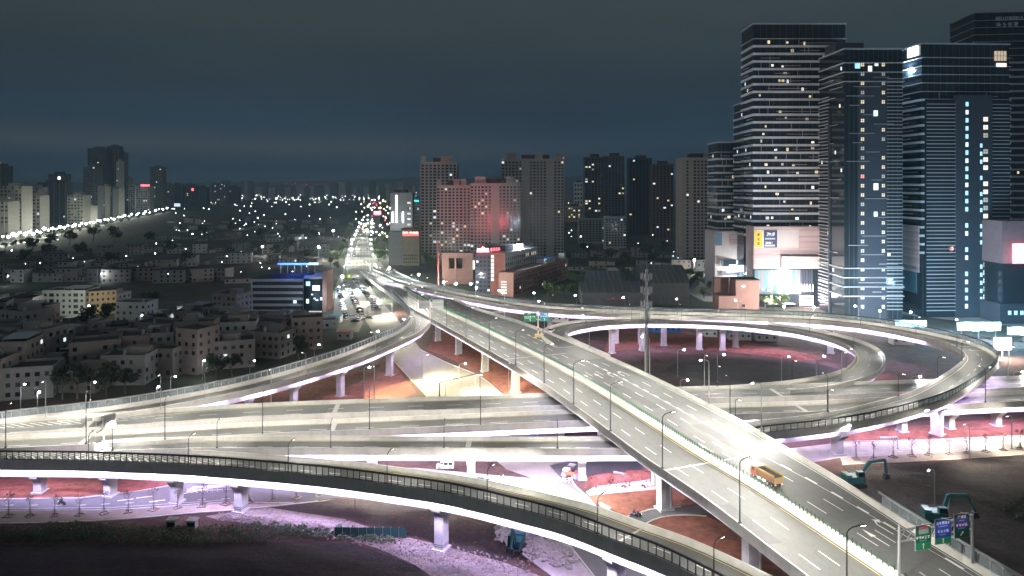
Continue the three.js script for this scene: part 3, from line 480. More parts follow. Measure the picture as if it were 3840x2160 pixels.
// ---------------------------------------------------------------- street lamps: pole, curved arm, head, lens and the light it throws
const lampGeo = {};
function streetLamp(label, group, base, h, dir, o = {}) {
  const mat = o.grey ? M.poleGrey : M.poleDark, arm = o.arm ?? 1.9, lr = Math.max(0.24, Math.round(-base.z / 40) * 40 * 0.0013), key = [h, arm, o.star ? lr : 0].join();
  if (!lampGeo[key]) {
    const r = h > 8 ? 0.13 : 0.1, a = []; for (let i = 0; i <= 4; i++) { const t = i / 4 * Math.PI / 2; a.push(V(arm * 0.8 * (1 - Math.cos(t)), h - 0.9 + 0.9 * Math.sin(t), 0)); } a.push(V(arm, h + 0.06, 0));
    lampGeo[key] = {
      pole: new MB().cyl(V(0, 0, 0), V(0, h - 0.9, 0), r, r * 0.7, 7).box(0, 0.12, 0, 0.42, 0.24, 0.42).geo(), arm: new MB().tube(a, 0.085, 6).geo(),
      head: new MB().hexa([V(arm - 0.1, h - 0.02, -0.17), V(arm + 1.0, h + 0.02, -0.14), V(arm + 1.0, h + 0.02, 0.14), V(arm - 0.1, h - 0.02, 0.17), V(arm - 0.1, h + 0.16, -0.11), V(arm + 0.9, h + 0.14, -0.09), V(arm + 0.9, h + 0.14, 0.09), V(arm - 0.1, h + 0.16, 0.11)]).geo(),
      lens: o.star ? new THREE.SphereGeometry(lr, 12, 8).scale(1.2, 0.7, 1).translate(arm + 0.5, h - 0.02, 0) : new MB().box(arm + 0.5, h - 0.04, 0, 0.8, 0.05, 0.22).geo(),
    };
  }
  const G = lampGeo[key], t = thing('street_lamp', label, 'street lamp', base, Math.atan2(-dir.z, dir.x), group);
  addMesh('pole', G.pole, mat, t); addMesh('arm', G.arm, mat, t); addMesh('lamp_head', G.head, mat, t); addMesh('lamp_lens', G.lens, o.star ? M.bulbCool : M.bulbWarm, t);
  const p = base.clone().addScaledVector(dir, arm + 0.5).setY(base.y + h - (o.star ? 0.25 : 0.12)), along = V(-dir.z, 0, dir.x);
  for (const k of [-1, 1]) { // a street lantern throws its light along the road, to both sides
    const L = new THREE.SpotLight(new THREE.Color().setRGB(...(o.col || [1, 0.955, 0.87])), (typeof o.I === 'function' ? o.I(base) : o.I ?? 2200), 0, 1.02, 0.85, 2);
    L.name = 'street_lamp_light'; L.position.copy(p); L.target.position.copy(p).addScaledVector(along, k * 1.05).addScaledVector(dir, o.tilt ?? 0.45).add(V(0, -1, 0));
    L.castShadow = true; L.shadow.radius = 8; scene.add(L, L.target);
  }
  return t;
}
function lampRow(V_, list, o) { // on a viaduct's parapet: far = the other parapet
  const { P, W } = V_;
  list.forEach((s, i) => { if (typeof s === 'object') s = P.atPx(s.px, 0, s.lo || 0, s.hi || P.len); const e = P.f(s), b = P.pt(s, o.far ? W(s) - 0.2 : 0.2, 1.1), d = e.r.clone().multiplyScalar(o.far ? -1 : 1); streetLamp(`${ord(i)} ${o.what}`, o.group, b, o.h, d, o); });
}
lampRow(V1, [3, 27.5, 51, 73, 94, 115, 137, 160, 184, 208, 232, 256, 280], { h: 10.6, arm: 1.9, I: (b) => (b.z > -125 ? 3800 : b.z > -150 ? 2600 : 1900), what: 'dark curved lamp from the camera end on the main viaduct left parapet', group: 'lamps on the left parapet of the main viaduct' });
lampRow(V1, [62, 84, 114, 150, 186, 222, 256].map((s) => Math.max(0, s)), { far: true, h: 11, arm: 1.9, I: (b) => (b.z > -170 ? 5600 : 2700), star: true, grey: true, what: 'grey lamp from the camera end on the main viaduct right parapet', group: 'lamps on the right parapet of the main viaduct' });
lampRow(V4, [{ px: 333 }, { px: 701 }, { px: 1075 }, { px: 1453 }, { px: 1823 }, { px: 2239 }, { px: 2674 }], { h: 6, arm: 1.2, I: 720, what: 'dark lamp from the left on the near ramp railing', group: 'lamps on the near ramp' });
lampRow(V3C, [{ px: 2090 }, { px: 1666 }, { px: 1237 }, { px: 814 }, { px: 418 }], { h: 6.2, arm: 1.2, I: 760, what: 'dark lamp from the right on the front connector ramp', group: 'lamps on the connector ramp' });
lampRow(V3B, [3700, 3106, 2740, 1802, 1383, 980, 616, 318, 20].map((px) => ({ px })), { h: 9.8, arm: 1.6, I: 1650, what: 'dark lamp from the right on the crossing viaduct front parapet', group: 'lamps on the crossing viaduct' });
lampRow(V3A, [3900, 3250, 2700, 1930, 1390, 990, 560, 100].map((px) => ({ px })), { far: true, h: 9.8, arm: 1.6, I: 1350, grey: true, what: 'slim grey lamp from the right on the crossing viaduct rear parapet', group: 'lamps behind the crossing viaduct' });
lampRow(V2, [18, 44, 70, 98, 126, 154, 182, 210, 238, 262], { far: true, h: 6.4, arm: 1.2, I: 820, grey: true, what: 'grey lamp from the top on the left ramp inner parapet', group: 'lamps on the left ramp' });
{ const n = Math.floor(V5.P.len / 27), l = []; for (let i = 0; i <= n; i++) l.push(12 + i * 26.4); lampRow(V5, l.filter((s) => s < V5.P.len - 6), { far: true, h: 6.4, arm: 1.2, I: 820, what: 'dark lamp from the far end round the outer loop ramp', group: 'lamps on the outer loop ramp' }); }
lampRow(V6, [60, 84, 106, 132, 158, 184, 210, 236, 262, 290, 318].filter((s) => s < V6.P.len - 5), { h: 6.4, arm: 1.2, I: 820, what: 'dark lamp from the nose round the inner loop ramp', group: 'lamps on the inner loop ramp' });
// lamps standing on the ground, seen as bright points: [head px, head py, foot py or distance by height]
const groundLamp = (px, py, h, label, group, o = {}) => { const D = FOCAL * (CAM_H - h) / (py - HORIZON), b = V((px - CX) * D / FOCAL, 0, -D), d = o.dir || V(o.flip ? -1 : 1, 0, 0.6).normalize(); b.addScaledVector(d, -2); streetLamp(label, group, b, h, d, { star: true, grey: true, I: 1700, col: [0.92, 0.95, 1.0], ...o }); };
[[90, 1440], [353, 1432], [655, 1411], [952, 1352], [1193, 1292]].forEach(([x, y], i) => groundLamp(x, y, 10, `${ord(i)} bright lamp from the left standing behind the left ramp`, 'lamps behind the left ramp', { I: 900, col: [1, 0.95, 0.8] }));
[[1382, 1376], [1742, 1363]].forEach(([x, y], i) => groundLamp(x, y, 11, ['bright lamp over the red soil west of the avenue', 'bright lamp over the pale avenue beneath the viaduct'][i], 'avenue lamps', { I: 11000, col: [1, 0.88, 0.60] }));
[[2003, 1099], [2158, 1108], [2338, 1116], [2539, 1122], [2760, 1127], [3210, 1148], [3417, 1171], [3590, 1200]].forEach(([x, y], i) => groundLamp(x, y, 11, `${ord(i)} bright lamp from the left just behind the outer loop railing`, 'lamps behind the outer loop', { I: 1300, dir: V(-0.2, 0, -1).normalize() }));
[[2561, 1311], [2574, 1424], [2711, 1329], [3086, 1335], [2954, 1337], [3295, 1325], [3445, 1411], [3830, 1394]].forEach(([x, y], i) => groundLamp(x, y, i === 1 ? 8 : 10, `${['tall lamp beside the mast', 'low lamp behind the viaduct edge', 'tall lamp mid lawn', 'lamp at the right lawn rim', 'lamp left of the right rim lamp', 'lamp outside the inner loop bend', 'short lamp before the outer loop pier', 'lamp near the right frame edge'][i]} in the loop ground`, 'lamps in the loop ground', { I: 700 }));
[[1512, 1196, 9], [1415, 1243, 9], [1440, 1120, 9], [1385, 1075, 9], [1340, 1035, 9]].forEach(([x, y, h], i) => groundLamp(x, y, h, `${ord(i)} lamp from the front beside the parking strip of the avenue`, 'lamps along the parking strip', { I: 6500, col: [1, 0.93, 0.74], star: i < 2 }));
[[1800, 1405], [1600, 1330], [1690, 1420]].forEach(([x, y], i) => groundLamp(x, y, 9, `${ord(i)} lamp from the rear on the pale avenue under the decks`, 'lamps on the avenue under the decks', { I: 8500, col: [1, 0.88, 0.6], star: false }));
[[2105, 1792, 7], [1880, 1785, 7], [1610, 1782, 7], [1350, 1778, 7]].forEach(([x, y, h], i) => groundLamp(x, y, h, `${ord(i)} dark lamp from the right at the street junction`, 'junction lamps', { I: i < 2 ? 7500 : 2200, col: [1, 0.95, 0.88], star: false, grey: false, dir: V(0.35, 0, -1).normalize() }));
[[3190, 1595, 9], [3485, 1762, 9], [3350, 1560, 9], [3620, 1590, 9], [3780, 1560, 9], [3900, 1540, 9]].forEach(([x, y, h], i) => groundLamp(x, y, h, `${ord(i)} lamp from the left beside the right hand street`, 'lamps of the right hand street', { I: i === 1 ? 500 : 1900, col: i === 1 ? [0.85, 0.85, 1] : [1, 0.93, 0.78], star: i < 2, flip: true }));
[[350, 1660, 9], [3400, 1985, 9]].forEach(([x, y, h], i) => groundLamp(x, y, h, ['thin lamp on the lower left street pavement', 'grey lamp behind the sign gantry'][i], 'single street lamps', { I: i ? 250 : 350, star: false, col: [0.9, 0.9, 1] }));
// ---------------------------------------------------------------- buildings
const geoBox = new Map();
const boxG = (a, b, c) => { const k = [a, b, c].map((v) => v.toFixed(2)).join(); if (!geoBox.has(k)) geoBox.set(k, new THREE.BoxGeometry(a, b, c)); return geoBox.get(k); };
const wall = (rgb, m = 6) => std(rgb, { map: rep(TX.plain, m), bumpMap: rep(TX.rough, 3), bumpScale: 0.02 });
Object.assign(M, {
  cream: wall([0.40, 0.355, 0.32]), creamWarm: wall([0.42, 0.34, 0.29]), greyWall: wall([0.30, 0.30, 0.29]), darkWall: wall([0.10, 0.105, 0.11]), roof: std([0.07, 0.065, 0.062], { map: rep(TX.concrete, 9) }),
  brickRed: wall([0.27, 0.105, 0.075]), brickBrown: wall([0.30, 0.165, 0.13]), slateBlue: wall([0.05, 0.06, 0.08]), paleGrey: wall([0.45, 0.46, 0.46]), band: wall([0.74, 0.72, 0.73], 9), bandGrey: wall([0.46, 0.465, 0.48], 9),
  window: std([0.016, 0.018, 0.022], { roughness: 0.15 }), windowGrey: std([0.065, 0.07, 0.08], { roughness: 0.2 }), curtain: std([0.022, 0.03, 0.036], { roughness: 0.10 }),
  litWarm: glow([1.0, 0.76, 0.36], 0.95), litCool: glow([0.76, 0.92, 1.0], 1.2), litWhite: glow([1.0, 0.92, 0.78], 1.2), litBlue: glow([0.35, 0.76, 1.0], 1.2), litRed: glow([1.0, 0.12, 0.10], 1.6), litDim: glow([1, 0.86, 0.6], 0.35),
  pinkPanel: [wall([0.56, 0.40, 0.385], 12), wall([0.62, 0.46, 0.44], 12), wall([0.50, 0.35, 0.345], 12)], palePanel: wall([0.62, 0.54, 0.51], 12),
  neonRed: glow([1.0, 0.07, 0.10], 7), neonPink: glow([1.0, 0.55, 0.6], 6), neonWhite: glow([0.88, 0.95, 1.0], 6), neonCyan: glow([0.45, 0.90, 1.0], 7), neonBlue: glow([0.02, 0.12, 1.0], 4), neonTeal: glow([0.0, 0.75, 0.7], 2.5),
});
const LIT = [M.litWarm, M.litWarm, M.litWhite, M.litCool, M.litDim];
function face(root, f, w, d) { // local frame of a box face: place(u, y, out)
  const q = { f: [[1, 0], [0, 1], d / 2, 0], r: [[0, -1], [1, 0], w / 2, Math.PI / 2], l: [[0, 1], [-1, 0], w / 2, -Math.PI / 2], b: [[-1, 0], [0, -1], d / 2, Math.PI] }[f];
  return { ry: q[3], place: (u, y, out) => V(q[0][0] * u + q[1][0] * (q[2] + out), y, q[0][1] * u + q[1][1] * (q[2] + out)) };
}
const winCount = new WeakMap();
function putWindow(root, F, u, y, ww, wh, mat, out = 0.03, name = 'window') {
  const n = winCount.get(root) || { k: 0, mb: new MB() }; winCount.set(root, n);
  const c = F.place(u, y, out);
  if (n.k < 300 || mat !== M.window) { n.k++; const m = addMesh(name, boxG(ww, wh, 0.12), mat, root); m.position.copy(c); m.rotation.y = F.ry; return m; }
  n.mb.box(c.x, c.y, c.z, ww, wh, 0.12, F.ry); return null;
}
const closeWindows = (root) => { const n = winCount.get(root); if (n && n.mb.p.length) stuff(n.mb.build('window', M.window, root)); };
function grid(root, f, w, d, o) { // rows and columns of windows; o: cols [u...], y0, dy, rows, ww, wh, lit, mats
  const F = face(root, f, w, d);
  for (let j = 0; j < o.rows; j++) for (const u of o.cols) { if (o.skip && rnd() < o.skip) continue; const lit = rnd() < (o.lit || 0); putWindow(root, F, u, o.y0 + j * o.dy, o.ww * (o.vary ? rr(0.8, 1.15) : 1), o.wh, lit ? pick(o.mats || LIT) : (o.dark || M.window), 0.03, lit ? 'lit_window' : 'window'); }
}
const spread = (n, w, m = 1.5) => Array.from({ length: n }, (_, i) => -w / 2 + m + (w - 2 * m) * (n === 1 ? 0.5 : i / (n - 1)));
const boxPart = (root, name, mat, cx, cy, cz, sx, sy, sz, ry = 0) => { const m = addMesh(name, boxG(sx, sy, sz), mat, root); m.position.set(cx, cy, cz); m.rotation.y = ry; return m; };
const wallPart = (root, name, mat, cx, cy, cz, sx, sy, sz, ry = 0, cut) => new MB().box(cx, cy, cz, sx, sy, sz, ry, cut).build(name, mat, root);

// residential slab towers: walls, a ledge per floor, pilasters, windows, roof frames
function flatTower(o) {
  const w = (o.xr - o.xl) * o.D / FOCAL, h = yAt(o.top, o.D), d = o.depth || 18, c = atD((o.xl + o.xr) / 2, o.D + d / 2), fl = o.floors, dy = (h - 4) / fl, root = thing('apartment_tower', o.label, 'tower', c, o.ry || 0, o.group);
  wallPart(root, 'wall', o.mat, 0, h / 2, 0, w, h, d);
  const n = o.cols, solid = o.solid || [], us = spread(n, w, w / n / 2), pw = w / n;
  for (let j = 1; j <= fl; j++) if (!(o.far && j % 2)) { const m = boxPart(root, 'floor_ledge', o.mat, 0, 3 + j * dy, d / 2 + 0.12, w - 0.1, 0.35, 0.3); if (o.side) { m.scale.set(1, 1, 1); } }
  for (let i = 0; i <= n; i++) if (!(o.far && i % 2)) boxPart(root, 'pilaster', o.mat, -w / 2 + i * pw * (w - 0.6) / w + 0.3, h / 2, d / 2 + 0.18, 0.55, h - 1, 0.4);
  const F = face(root, 'f', w, d), S = face(root, o.side || 'r', w, d);
  for (let j = 0; j < fl; j++) us.forEach((u, i) => { if (solid.includes(i)) return; const lit = rnd() < (o.lit ?? 0.03); putWindow(root, F, u, 3 + dy * (j + 0.55), pw * (i % 3 ? 0.52 : 0.66), dy * 0.58, lit ? pick(LIT) : M.window, 0.03, lit ? 'lit_window' : 'window'); });
  if (o.sideCols) for (let j = 0; j < fl; j++) for (const u of spread(o.sideCols, d, 2.5)) { const lit = rnd() < (o.lit ?? 0.03); putWindow(root, S, u, 3 + dy * (j + 0.55), 1.1, dy * 0.5, lit ? pick(LIT) : M.window, 0.03, lit ? 'lit_window' : 'window'); }
  closeWindows(root);
  wallPart(root, 'roof_parapet', o.mat, 0, h + 0.6, 0, w + 0.5, 1.2, d + 0.5);
  if (o.crown) for (const [a, b] of o.crown) { const m = new MB(), x0 = -w / 2 + a * w, x1 = -w / 2 + b * w, k = Math.max(2, Math.round((x1 - x0) / 2.6)); for (let i = 0; i <= k; i++) m.box(lerp(x0 + 0.3, x1 - 0.3, i / k), h + 3.6, d / 2 - 0.6, 0.6, 5, 0.6); m.box((x0 + x1) / 2, h + 6.4, d / 2 - 2.5, x1 - x0 + 0.6, 0.7, 5); m.box((x0 + x1) / 2, h + 3.6, d / 2 - 4.2, x1 - x0, 5, 0.5); m.build('roof_frame', o.mat, root); }
  wallPart(root, 'roof_house', M.roof, w * 0.05, h + 3.2, -1, w * 0.45, 4, d * 0.5);
  if (o.beacon) { const b = addMesh('beacon_light', new THREE.SphereGeometry(0.5, 8, 6), M.litRed, root); b.position.set(w / 2 - 0.5, h + 2, d / 2 - 1); }
  return { root, w, h, d };
}
flatTower({ xl: 1582, xr: 1718, top: 612, D: 700, floors: 30, cols: 9, mat: M.cream, lit: 0.06, depth: 24, crown: [[0.02, 0.14], [0.55, 0.85]], label: 'tall cream apartment tower at the left rear of the housing cluster', group: 'cream apartment towers' });
flatTower({ xl: 1640, xr: 1768, top: 700, D: 640, floors: 24, cols: 9, mat: M.cream, lit: 0.09, depth: 20, crown: [[0.0, 0.12], [0.5, 0.66], [0.72, 0.86]], label: 'lower cream tower left front of the cluster with reddened right half', group: 'cream apartment towers' });
flatTower({ xl: 1764, xr: 1952, top: 692, D: 625, floors: 24, cols: 14, solid: [6, 7], mat: M.cream, lit: 0.05, depth: 20, crown: [[0.1, 0.3], [0.72, 0.87]], label: 'lower cream tower behind the red neon sign, washed pink', group: 'cream apartment towers' });
flatTower({ xl: 1878, xr: 2114, top: 600, D: 690, floors: 31, cols: 18, solid: [6, 7, 13, 14], mat: M.cream, lit: 0.02, depth: 24, crown: [[0.08, 0.24], [0.54, 0.66], [0.86, 0.95]], beacon: true, label: 'widest cream tower at the right rear of the cluster with a red beacon', group: 'cream apartment towers' });
flatTower({ xl: 2190, xr: 2262, top: 592, D: 960, floors: 32, cols: 6, far: 1, mat: M.darkWall, lit: 0.06, depth: 20, label: 'dark brown tower slab left of the reddish rib', group: 'dark far apartment towers' });
flatTower({ xl: 2264, xr: 2338, top: 588, D: 955, floors: 32, cols: 6, far: 1, mat: M.darkWall, lit: 0.06, depth: 20, label: 'dark brown tower slab right of the reddish rib', group: 'dark far apartment towers' });
flatTower({ xl: 2354, xr: 2440, top: 596, D: 1000, floors: 32, cols: 7, far: 1, mat: M.slateBlue, lit: 0.03, depth: 20, label: 'slate dark tower between the two brown tower pairs', group: 'dark far apartment towers' });
flatTower({ xl: 2440, xr: 2520, top: 618, D: 930, floors: 30, cols: 6, far: 1, mat: wall([0.15, 0.10, 0.085]), lit: 0.06, depth: 20, label: 'dark reddish brown tower just left of the tan tower', group: 'dark far apartment towers' });
flatTower({ xl: 2544, xr: 2668, top: 596, D: 660, floors: 30, cols: 9, solid: [0, 2], mat: M.creamWarm, lit: 0.02, depth: 26, side: 'l', crown: [[0.68, 0.82]], label: 'single tan apartment tower left of the banded tower group' });
flatTower({ xl: 2266, xr: 2344, top: 816, D: 800, floors: 11, cols: 7, far: 1, mat: M.paleGrey, lit: 0.03, depth: 16, label: 'short pale block lit teal at its foot beneath the brown towers' });
flatTower({ xl: 2168, xr: 2266, top: 822, D: 870, floors: 12, cols: 8, far: 1, mat: M.greyWall, lit: 0.02, depth: 16, label: 'low dim grey block left of the teal lit block' });
flatTower({ xl: 2120, xr: 2184, top: 776, D: 1400, floors: 6, cols: 7, far: 1, mat: wall([0.45, 0.33, 0.18]), lit: 0.25, depth: 16, label: 'small amber lit block beyond the widest cream tower' });
flatTower({ xl: 2152, xr: 2184, top: 686, D: 1500, floors: 8, cols: 3, far: 1, mat: M.white, lit: 0, depth: 14, label: 'small white block on the skyline left of the brown towers' });

// ---- banded loft towers on the right: dark glass, pale balcony bands
function loftTower(o) { // corner at px `xc`, front face to xr, left face back to depth
  const w = (o.xr - o.xc) * o.D / FOCAL, h = yAt(o.top, o.D), d = o.depth, corner = atD(o.xc, o.D), ry = o.ry || 0;
  const c = V(corner.x + (w / 2) * Math.cos(ry) - (d / 2) * Math.sin(ry), 0, corner.z - (w / 2) * Math.sin(ry) - (d / 2) * Math.cos(ry));
  const root = thing('loft_tower', o.label, 'tower', c, ry, 'banded loft towers');
  wallPart(root, 'glass_wall', M.curtain, 0, h / 2, 0, w, h, d);
  const F = face(root, 'f', w, d), Lf = face(root, 'l', w, d), n = Math.floor((h - o.y0) / o.dy);
  const bm = o.bandMat || M.band;
  for (let j = 0; j < n; j++) {
    const y = o.y0 + j * o.dy, top = y > h - (o.cap || 12);
    if (o.bands(j, n)) { const b = new MB(), t = top ? 0.35 : (o.bh || 1.25); b.box(0, y, d / 2 + 0.35, w + 0.7 * 2, t, 0.7); b.box(-w / 2 - 0.35, y, 0, 0.7, t, d); b.box(w / 2 + 0.35, y, 0, 0.7, t, d); b.build('balcony_band', top ? M.bandGrey : bm, root); }
    if (!top && o.ledges) for (let k = 0; k < o.ledges; k++) if (rnd() < 0.7) { const a = rr(-0.48, 0.1) * w, e = Math.min(w * 0.48, a + rr(0.15, 0.5) * w); boxPart(root, 'ledge', M.bandGrey, (a + e) / 2, y + o.dy * (0.45 + k * 0.2), d / 2 + 0.25, e - a, 0.28, 0.5); if (rnd() < 0.5) boxPart(root, 'ledge', M.bandGrey, -w / 2 - 0.25, y + o.dy * 0.5, rr(-0.2, 0.2) * d, 0.5, 0.28, d * 0.5); }
    if (!top) for (let k = 0; k < (o.fins ?? 3); k++) if (rnd() < 0.5) boxPart(root, 'partition_fin', M.bandGrey, rr(-0.47, 0.47) * w, y + o.dy * 0.5, d / 2 + 0.3, 0.16, o.dy - 1.3, 0.5);
    if (!top) for (let k = 0; k < (o.litN ?? 3); k++) if (rnd() < (o.lit ?? 0.5)) { const u = rr(-0.46, 0.46) * w; if (o.noLit && o.noLit(u / w)) continue; putWindow(root, F, u, y + o.dy * rr(0.35, 0.62), rr(0.9, 2.0), rr(1.0, 1.9), pick([M.litWarm, M.litWarm, M.litWhite, M.litCool, M.litDim]), 0.08, 'lit_window'); }
    if (!top && rnd() < (o.litSide ?? 0.15)) putWindow(root, Lf, rr(-0.4, 0.4) * d, y + o.dy * 0.5, 1.2, 1.8, pick([M.litCool, M.litWhite]), 0.08, 'lit_window');
  }
  // mullions of the glass, one per bay
  for (let i = 1; i < (o.bays || 10); i++) boxPart(root, 'mullion', M.darkWall, -w / 2 + i / (o.bays || 10) * w, h / 2, d / 2 + 0.06, 0.16, h, 0.1);
  wallPart(root, 'roof_rim', M.bandGrey, 0, h + 0.4, 0, w + 1, 0.8, d + 1);
  return { root, w, h, d, F, Lf };
}
const T1 = loftTower({ xc: 2826, xr: 3170, top: 92, D: 430, depth: 22, y0: 40, dy: 4.42, bands: () => true, bh: 1.3, ledges: 1, lit: 0.62, litN: 4, cap: 12, fins: 5, bays: 14, label: 'tallest banded tower with the pink mall podium at its foot' });
{ // mall podium under it
  const root = thing('shopping_mall', 'pink clad mall podium with yellow and navy posters above a glass hall', 'mall', atD(2950, 424)), w = (3080 - 2826) * 424 / FOCAL, x0 = -(2950 - 2826) * 424 / FOCAL, yb = 0, Y = (py) => yAt(py, 424), d = 14;
  wallPart(root, 'wall', M.pinkPanel[0], x0 + w / 2, Y(1008) / 2 + Y(850) / 2, -d / 2, w, Y(850) - Y(1008), d);
  wallPart(root, 'glass_hall', M.curtain, x0 + w / 2, Y(1008) / 2, -d / 2, w - 0.4, Y(1008) - 0.1, d - 0.4);
  const R = (a, b, t, u, mat, name, out = 0.12) => boxPart(root, name, mat, ((a + b) / 2 - 2950) * 424 / FOCAL, (Y(t) + Y(u)) / 2, out / 2 + 0.001, (b - a) * 424 / FOCAL - 0.06, Y(t) - Y(u) - 0.06, out);
  [[2830, 3074, 854, 860, 1], [2918, 2995, 861, 930, 3], [2997, 3074, 861, 868, 0], [2997, 3074, 868, 884, 1], [2997, 3074, 884, 890, 2], [2997, 3074, 890, 903, 1], [2997, 3074, 903, 910, 2], [2997, 3074, 910, 930, 0], [2830, 3074, 931, 938, 1], [2830, 3074, 938, 950, 0], [2830, 3074, 950, 954, 1], [2830, 3074, 954, 968, 2], [2830, 2925, 968, 975, 1], [2830, 2925, 975, 985, 0], [2830, 2925, 985, 990, 2], [2830, 2925, 990, 1005, 1]].forEach(([a, b, t, u, k], i) => R(a, b, t, u, k === 3 ? M.palePanel : M.pinkPanel[k], 'cladding_panel', 0.1 + (i % 3) * 0.08));
  boxPart(root, 'projecting_panel', M.palePanel, (3000.5 - 2950) * 424 / FOCAL, (Y(961) + Y(1006)) / 2, 1.0, 148 * 424 / FOCAL, Y(961) - Y(1006), 2.0);
  boxPart(root, 'soffit', M.roof, (3000.5 - 2950) * 424 / FOCAL, Y(960) + 0.15, 1.0, 148 * 424 / FOCAL, 0.5, 2.2);
  for (let i = 0; i < 15; i++) { const px = 2830 + i * 11.6; boxPart(root, 'glass_panel', std([0.10 + 0.05 * (i % 3), 0.17 + 0.03 * (i % 2), 0.19], { roughness: 0.12 }), (px + 5.8 - 2950) * 424 / FOCAL, (Y(1011) + Y(1103)) / 2, 0.05, 11 * 424 / FOCAL, Y(1011) - Y(1103), 0.1); }
  for (let i = 0; i < 5; i++) boxPart(root, 'dark_fin', M.slateBlue, (3004 + i * 10 - 2950) * 424 / FOCAL, (Y(1011) + Y(1075)) / 2, 0.4, 6 * 424 / FOCAL, Y(1011) - Y(1075), 0.8);
  // posters, flat print
  const poster = (W, H, draw) => { const c = document.createElement('canvas'); c.width = W; c.height = H; draw(c.getContext('2d'), W, H); const t = new THREE.CanvasTexture(c); t.colorSpace = THREE.SRGBColorSpace; t.magFilter = THREE.LinearFilter; return new THREE.MeshStandardMaterial({ map: t, roughness: 0.6 }); };
  const P = (a, b, t, u, mat, name) => { const m = addMesh(name, new THREE.PlaneGeometry((b - a) * 424 / FOCAL, Y(t) - Y(u)), mat, root); m.position.set(((a + b) / 2 - 2950) * 424 / FOCAL, (Y(t) + Y(u)) / 2, 0.42); };
  boxPart(root, 'poster_board', M.white, (2872 - 2950) * 424 / FOCAL, (Y(863) + Y(929)) / 2, 0.2, 90 * 424 / FOCAL, Y(863) - Y(929), 0.4);
  P(2828, 2859, 866, 927, poster(128, 256, (g, W, H) => { g.fillStyle = '#d9b233'; g.fillRect(0, 0, W, H); g.strokeStyle = '#2a1c08'; g.lineWidth = 5; glyphs(g, '真', 44, 36, 44); glyphs(g, '茗', 44, 108, 44); glyphs(g, '居', 44, 178, 44); g.fillStyle = '#5a430e'; g.fillRect(40, 244, 50, 3); }), 'yellow_poster');
  P(2863, 2914, 863, 928, poster(256, 320, (g, W, H) => { g.fillStyle = '#3b3e56'; g.fillRect(0, 0, W, H); g.fillStyle = '#f2f2f8'; g.font = 'italic bold 92px sans-serif'; g.fillText('7', 40, 110); g.fillText('9', 150, 108); g.strokeStyle = '#f2f2f8'; g.lineWidth = 7; glyphs(g, '殇', 96, 56, 58); g.fillStyle = '#c9cada'; g.fillRect(24, 146, 188, 24); g.fillStyle = '#3b3e56'; for (let k = 0; k < 9; k++) g.fillRect(32 + k * 20, 152, 6, 12); g.fillStyle = '#d9d9e6'; g.fillRect(36, 216, 50, 34); g.fillRect(92, 216, 44, 34); g.font = 'bold 46px sans-serif'; g.fillText('?', 146, 252); g.fillStyle = '#f6eef4'; g.fillRect(20, 270, 190, 26); }), 'navy_poster');
  boxPart(root, 'lit_shop_sign', M.neonWhite, (2912 - 2950) * 424 / FOCAL, (Y(1112) + Y(1126)) / 2, 0.3, 34 * 424 / FOCAL, Y(1112) - Y(1126), 0.4);
  boxPart(root, 'shop_canopy', M.white, (2925 - 2950) * 424 / FOCAL, Y(1137), 1.5, 100 * 424 / FOCAL, 0.6, 3);
  { const fr = boxPart(root, 'sign_frame', M.neonPink, (3022 - 2950) * 424 / FOCAL, (Y(1108) + Y(1144)) / 2, 0.9, 50 * 424 / FOCAL, Y(1108) - Y(1144), 0.5); boxPart(fr, 'sign_face', M.brickRed, 0, 0, 0.26, 39 * 424 / FOCAL, (Y(1108) - Y(1144)) * 0.72, 0.1); boxPart(fr, 'lit_sign_text', M.neonWhite, 0, -0.2, 0.34, 28 * 424 / FOCAL, 1.7, 0.1); }
  for (const [px, py, s] of [[2862, 1085, 9], [2884, 1089, 10], [2940, 1062, 10], [2953, 1056, 8], [2965, 1072, 18], [2980, 1080, 22], [2945, 1084, 8], [2950, 1101, 10]]) boxPart(root, 'lit_display', M.litWhite, (px - 2950) * 424 / FOCAL, Y(py), 0.2, s * 424 / FOCAL, s * 0.6 * 424 / FOCAL, 0.2);
  for (let i = 0; i < 5; i++) { const x = (3003 + i * 10.5 - 2950) * 424 / FOCAL, y = Y(1078); const m = new MB().cyl(V(x, y - 2.2, 1.2), V(x, y + 0.6, 1.2), 0.45, 0.4, 8).cyl(V(x, y + 0.6, 1.2), V(x, y + 2.2, 1.2), 0.4, 0.12, 8); m.build('lit_lantern', M.litWhite, root); }
}
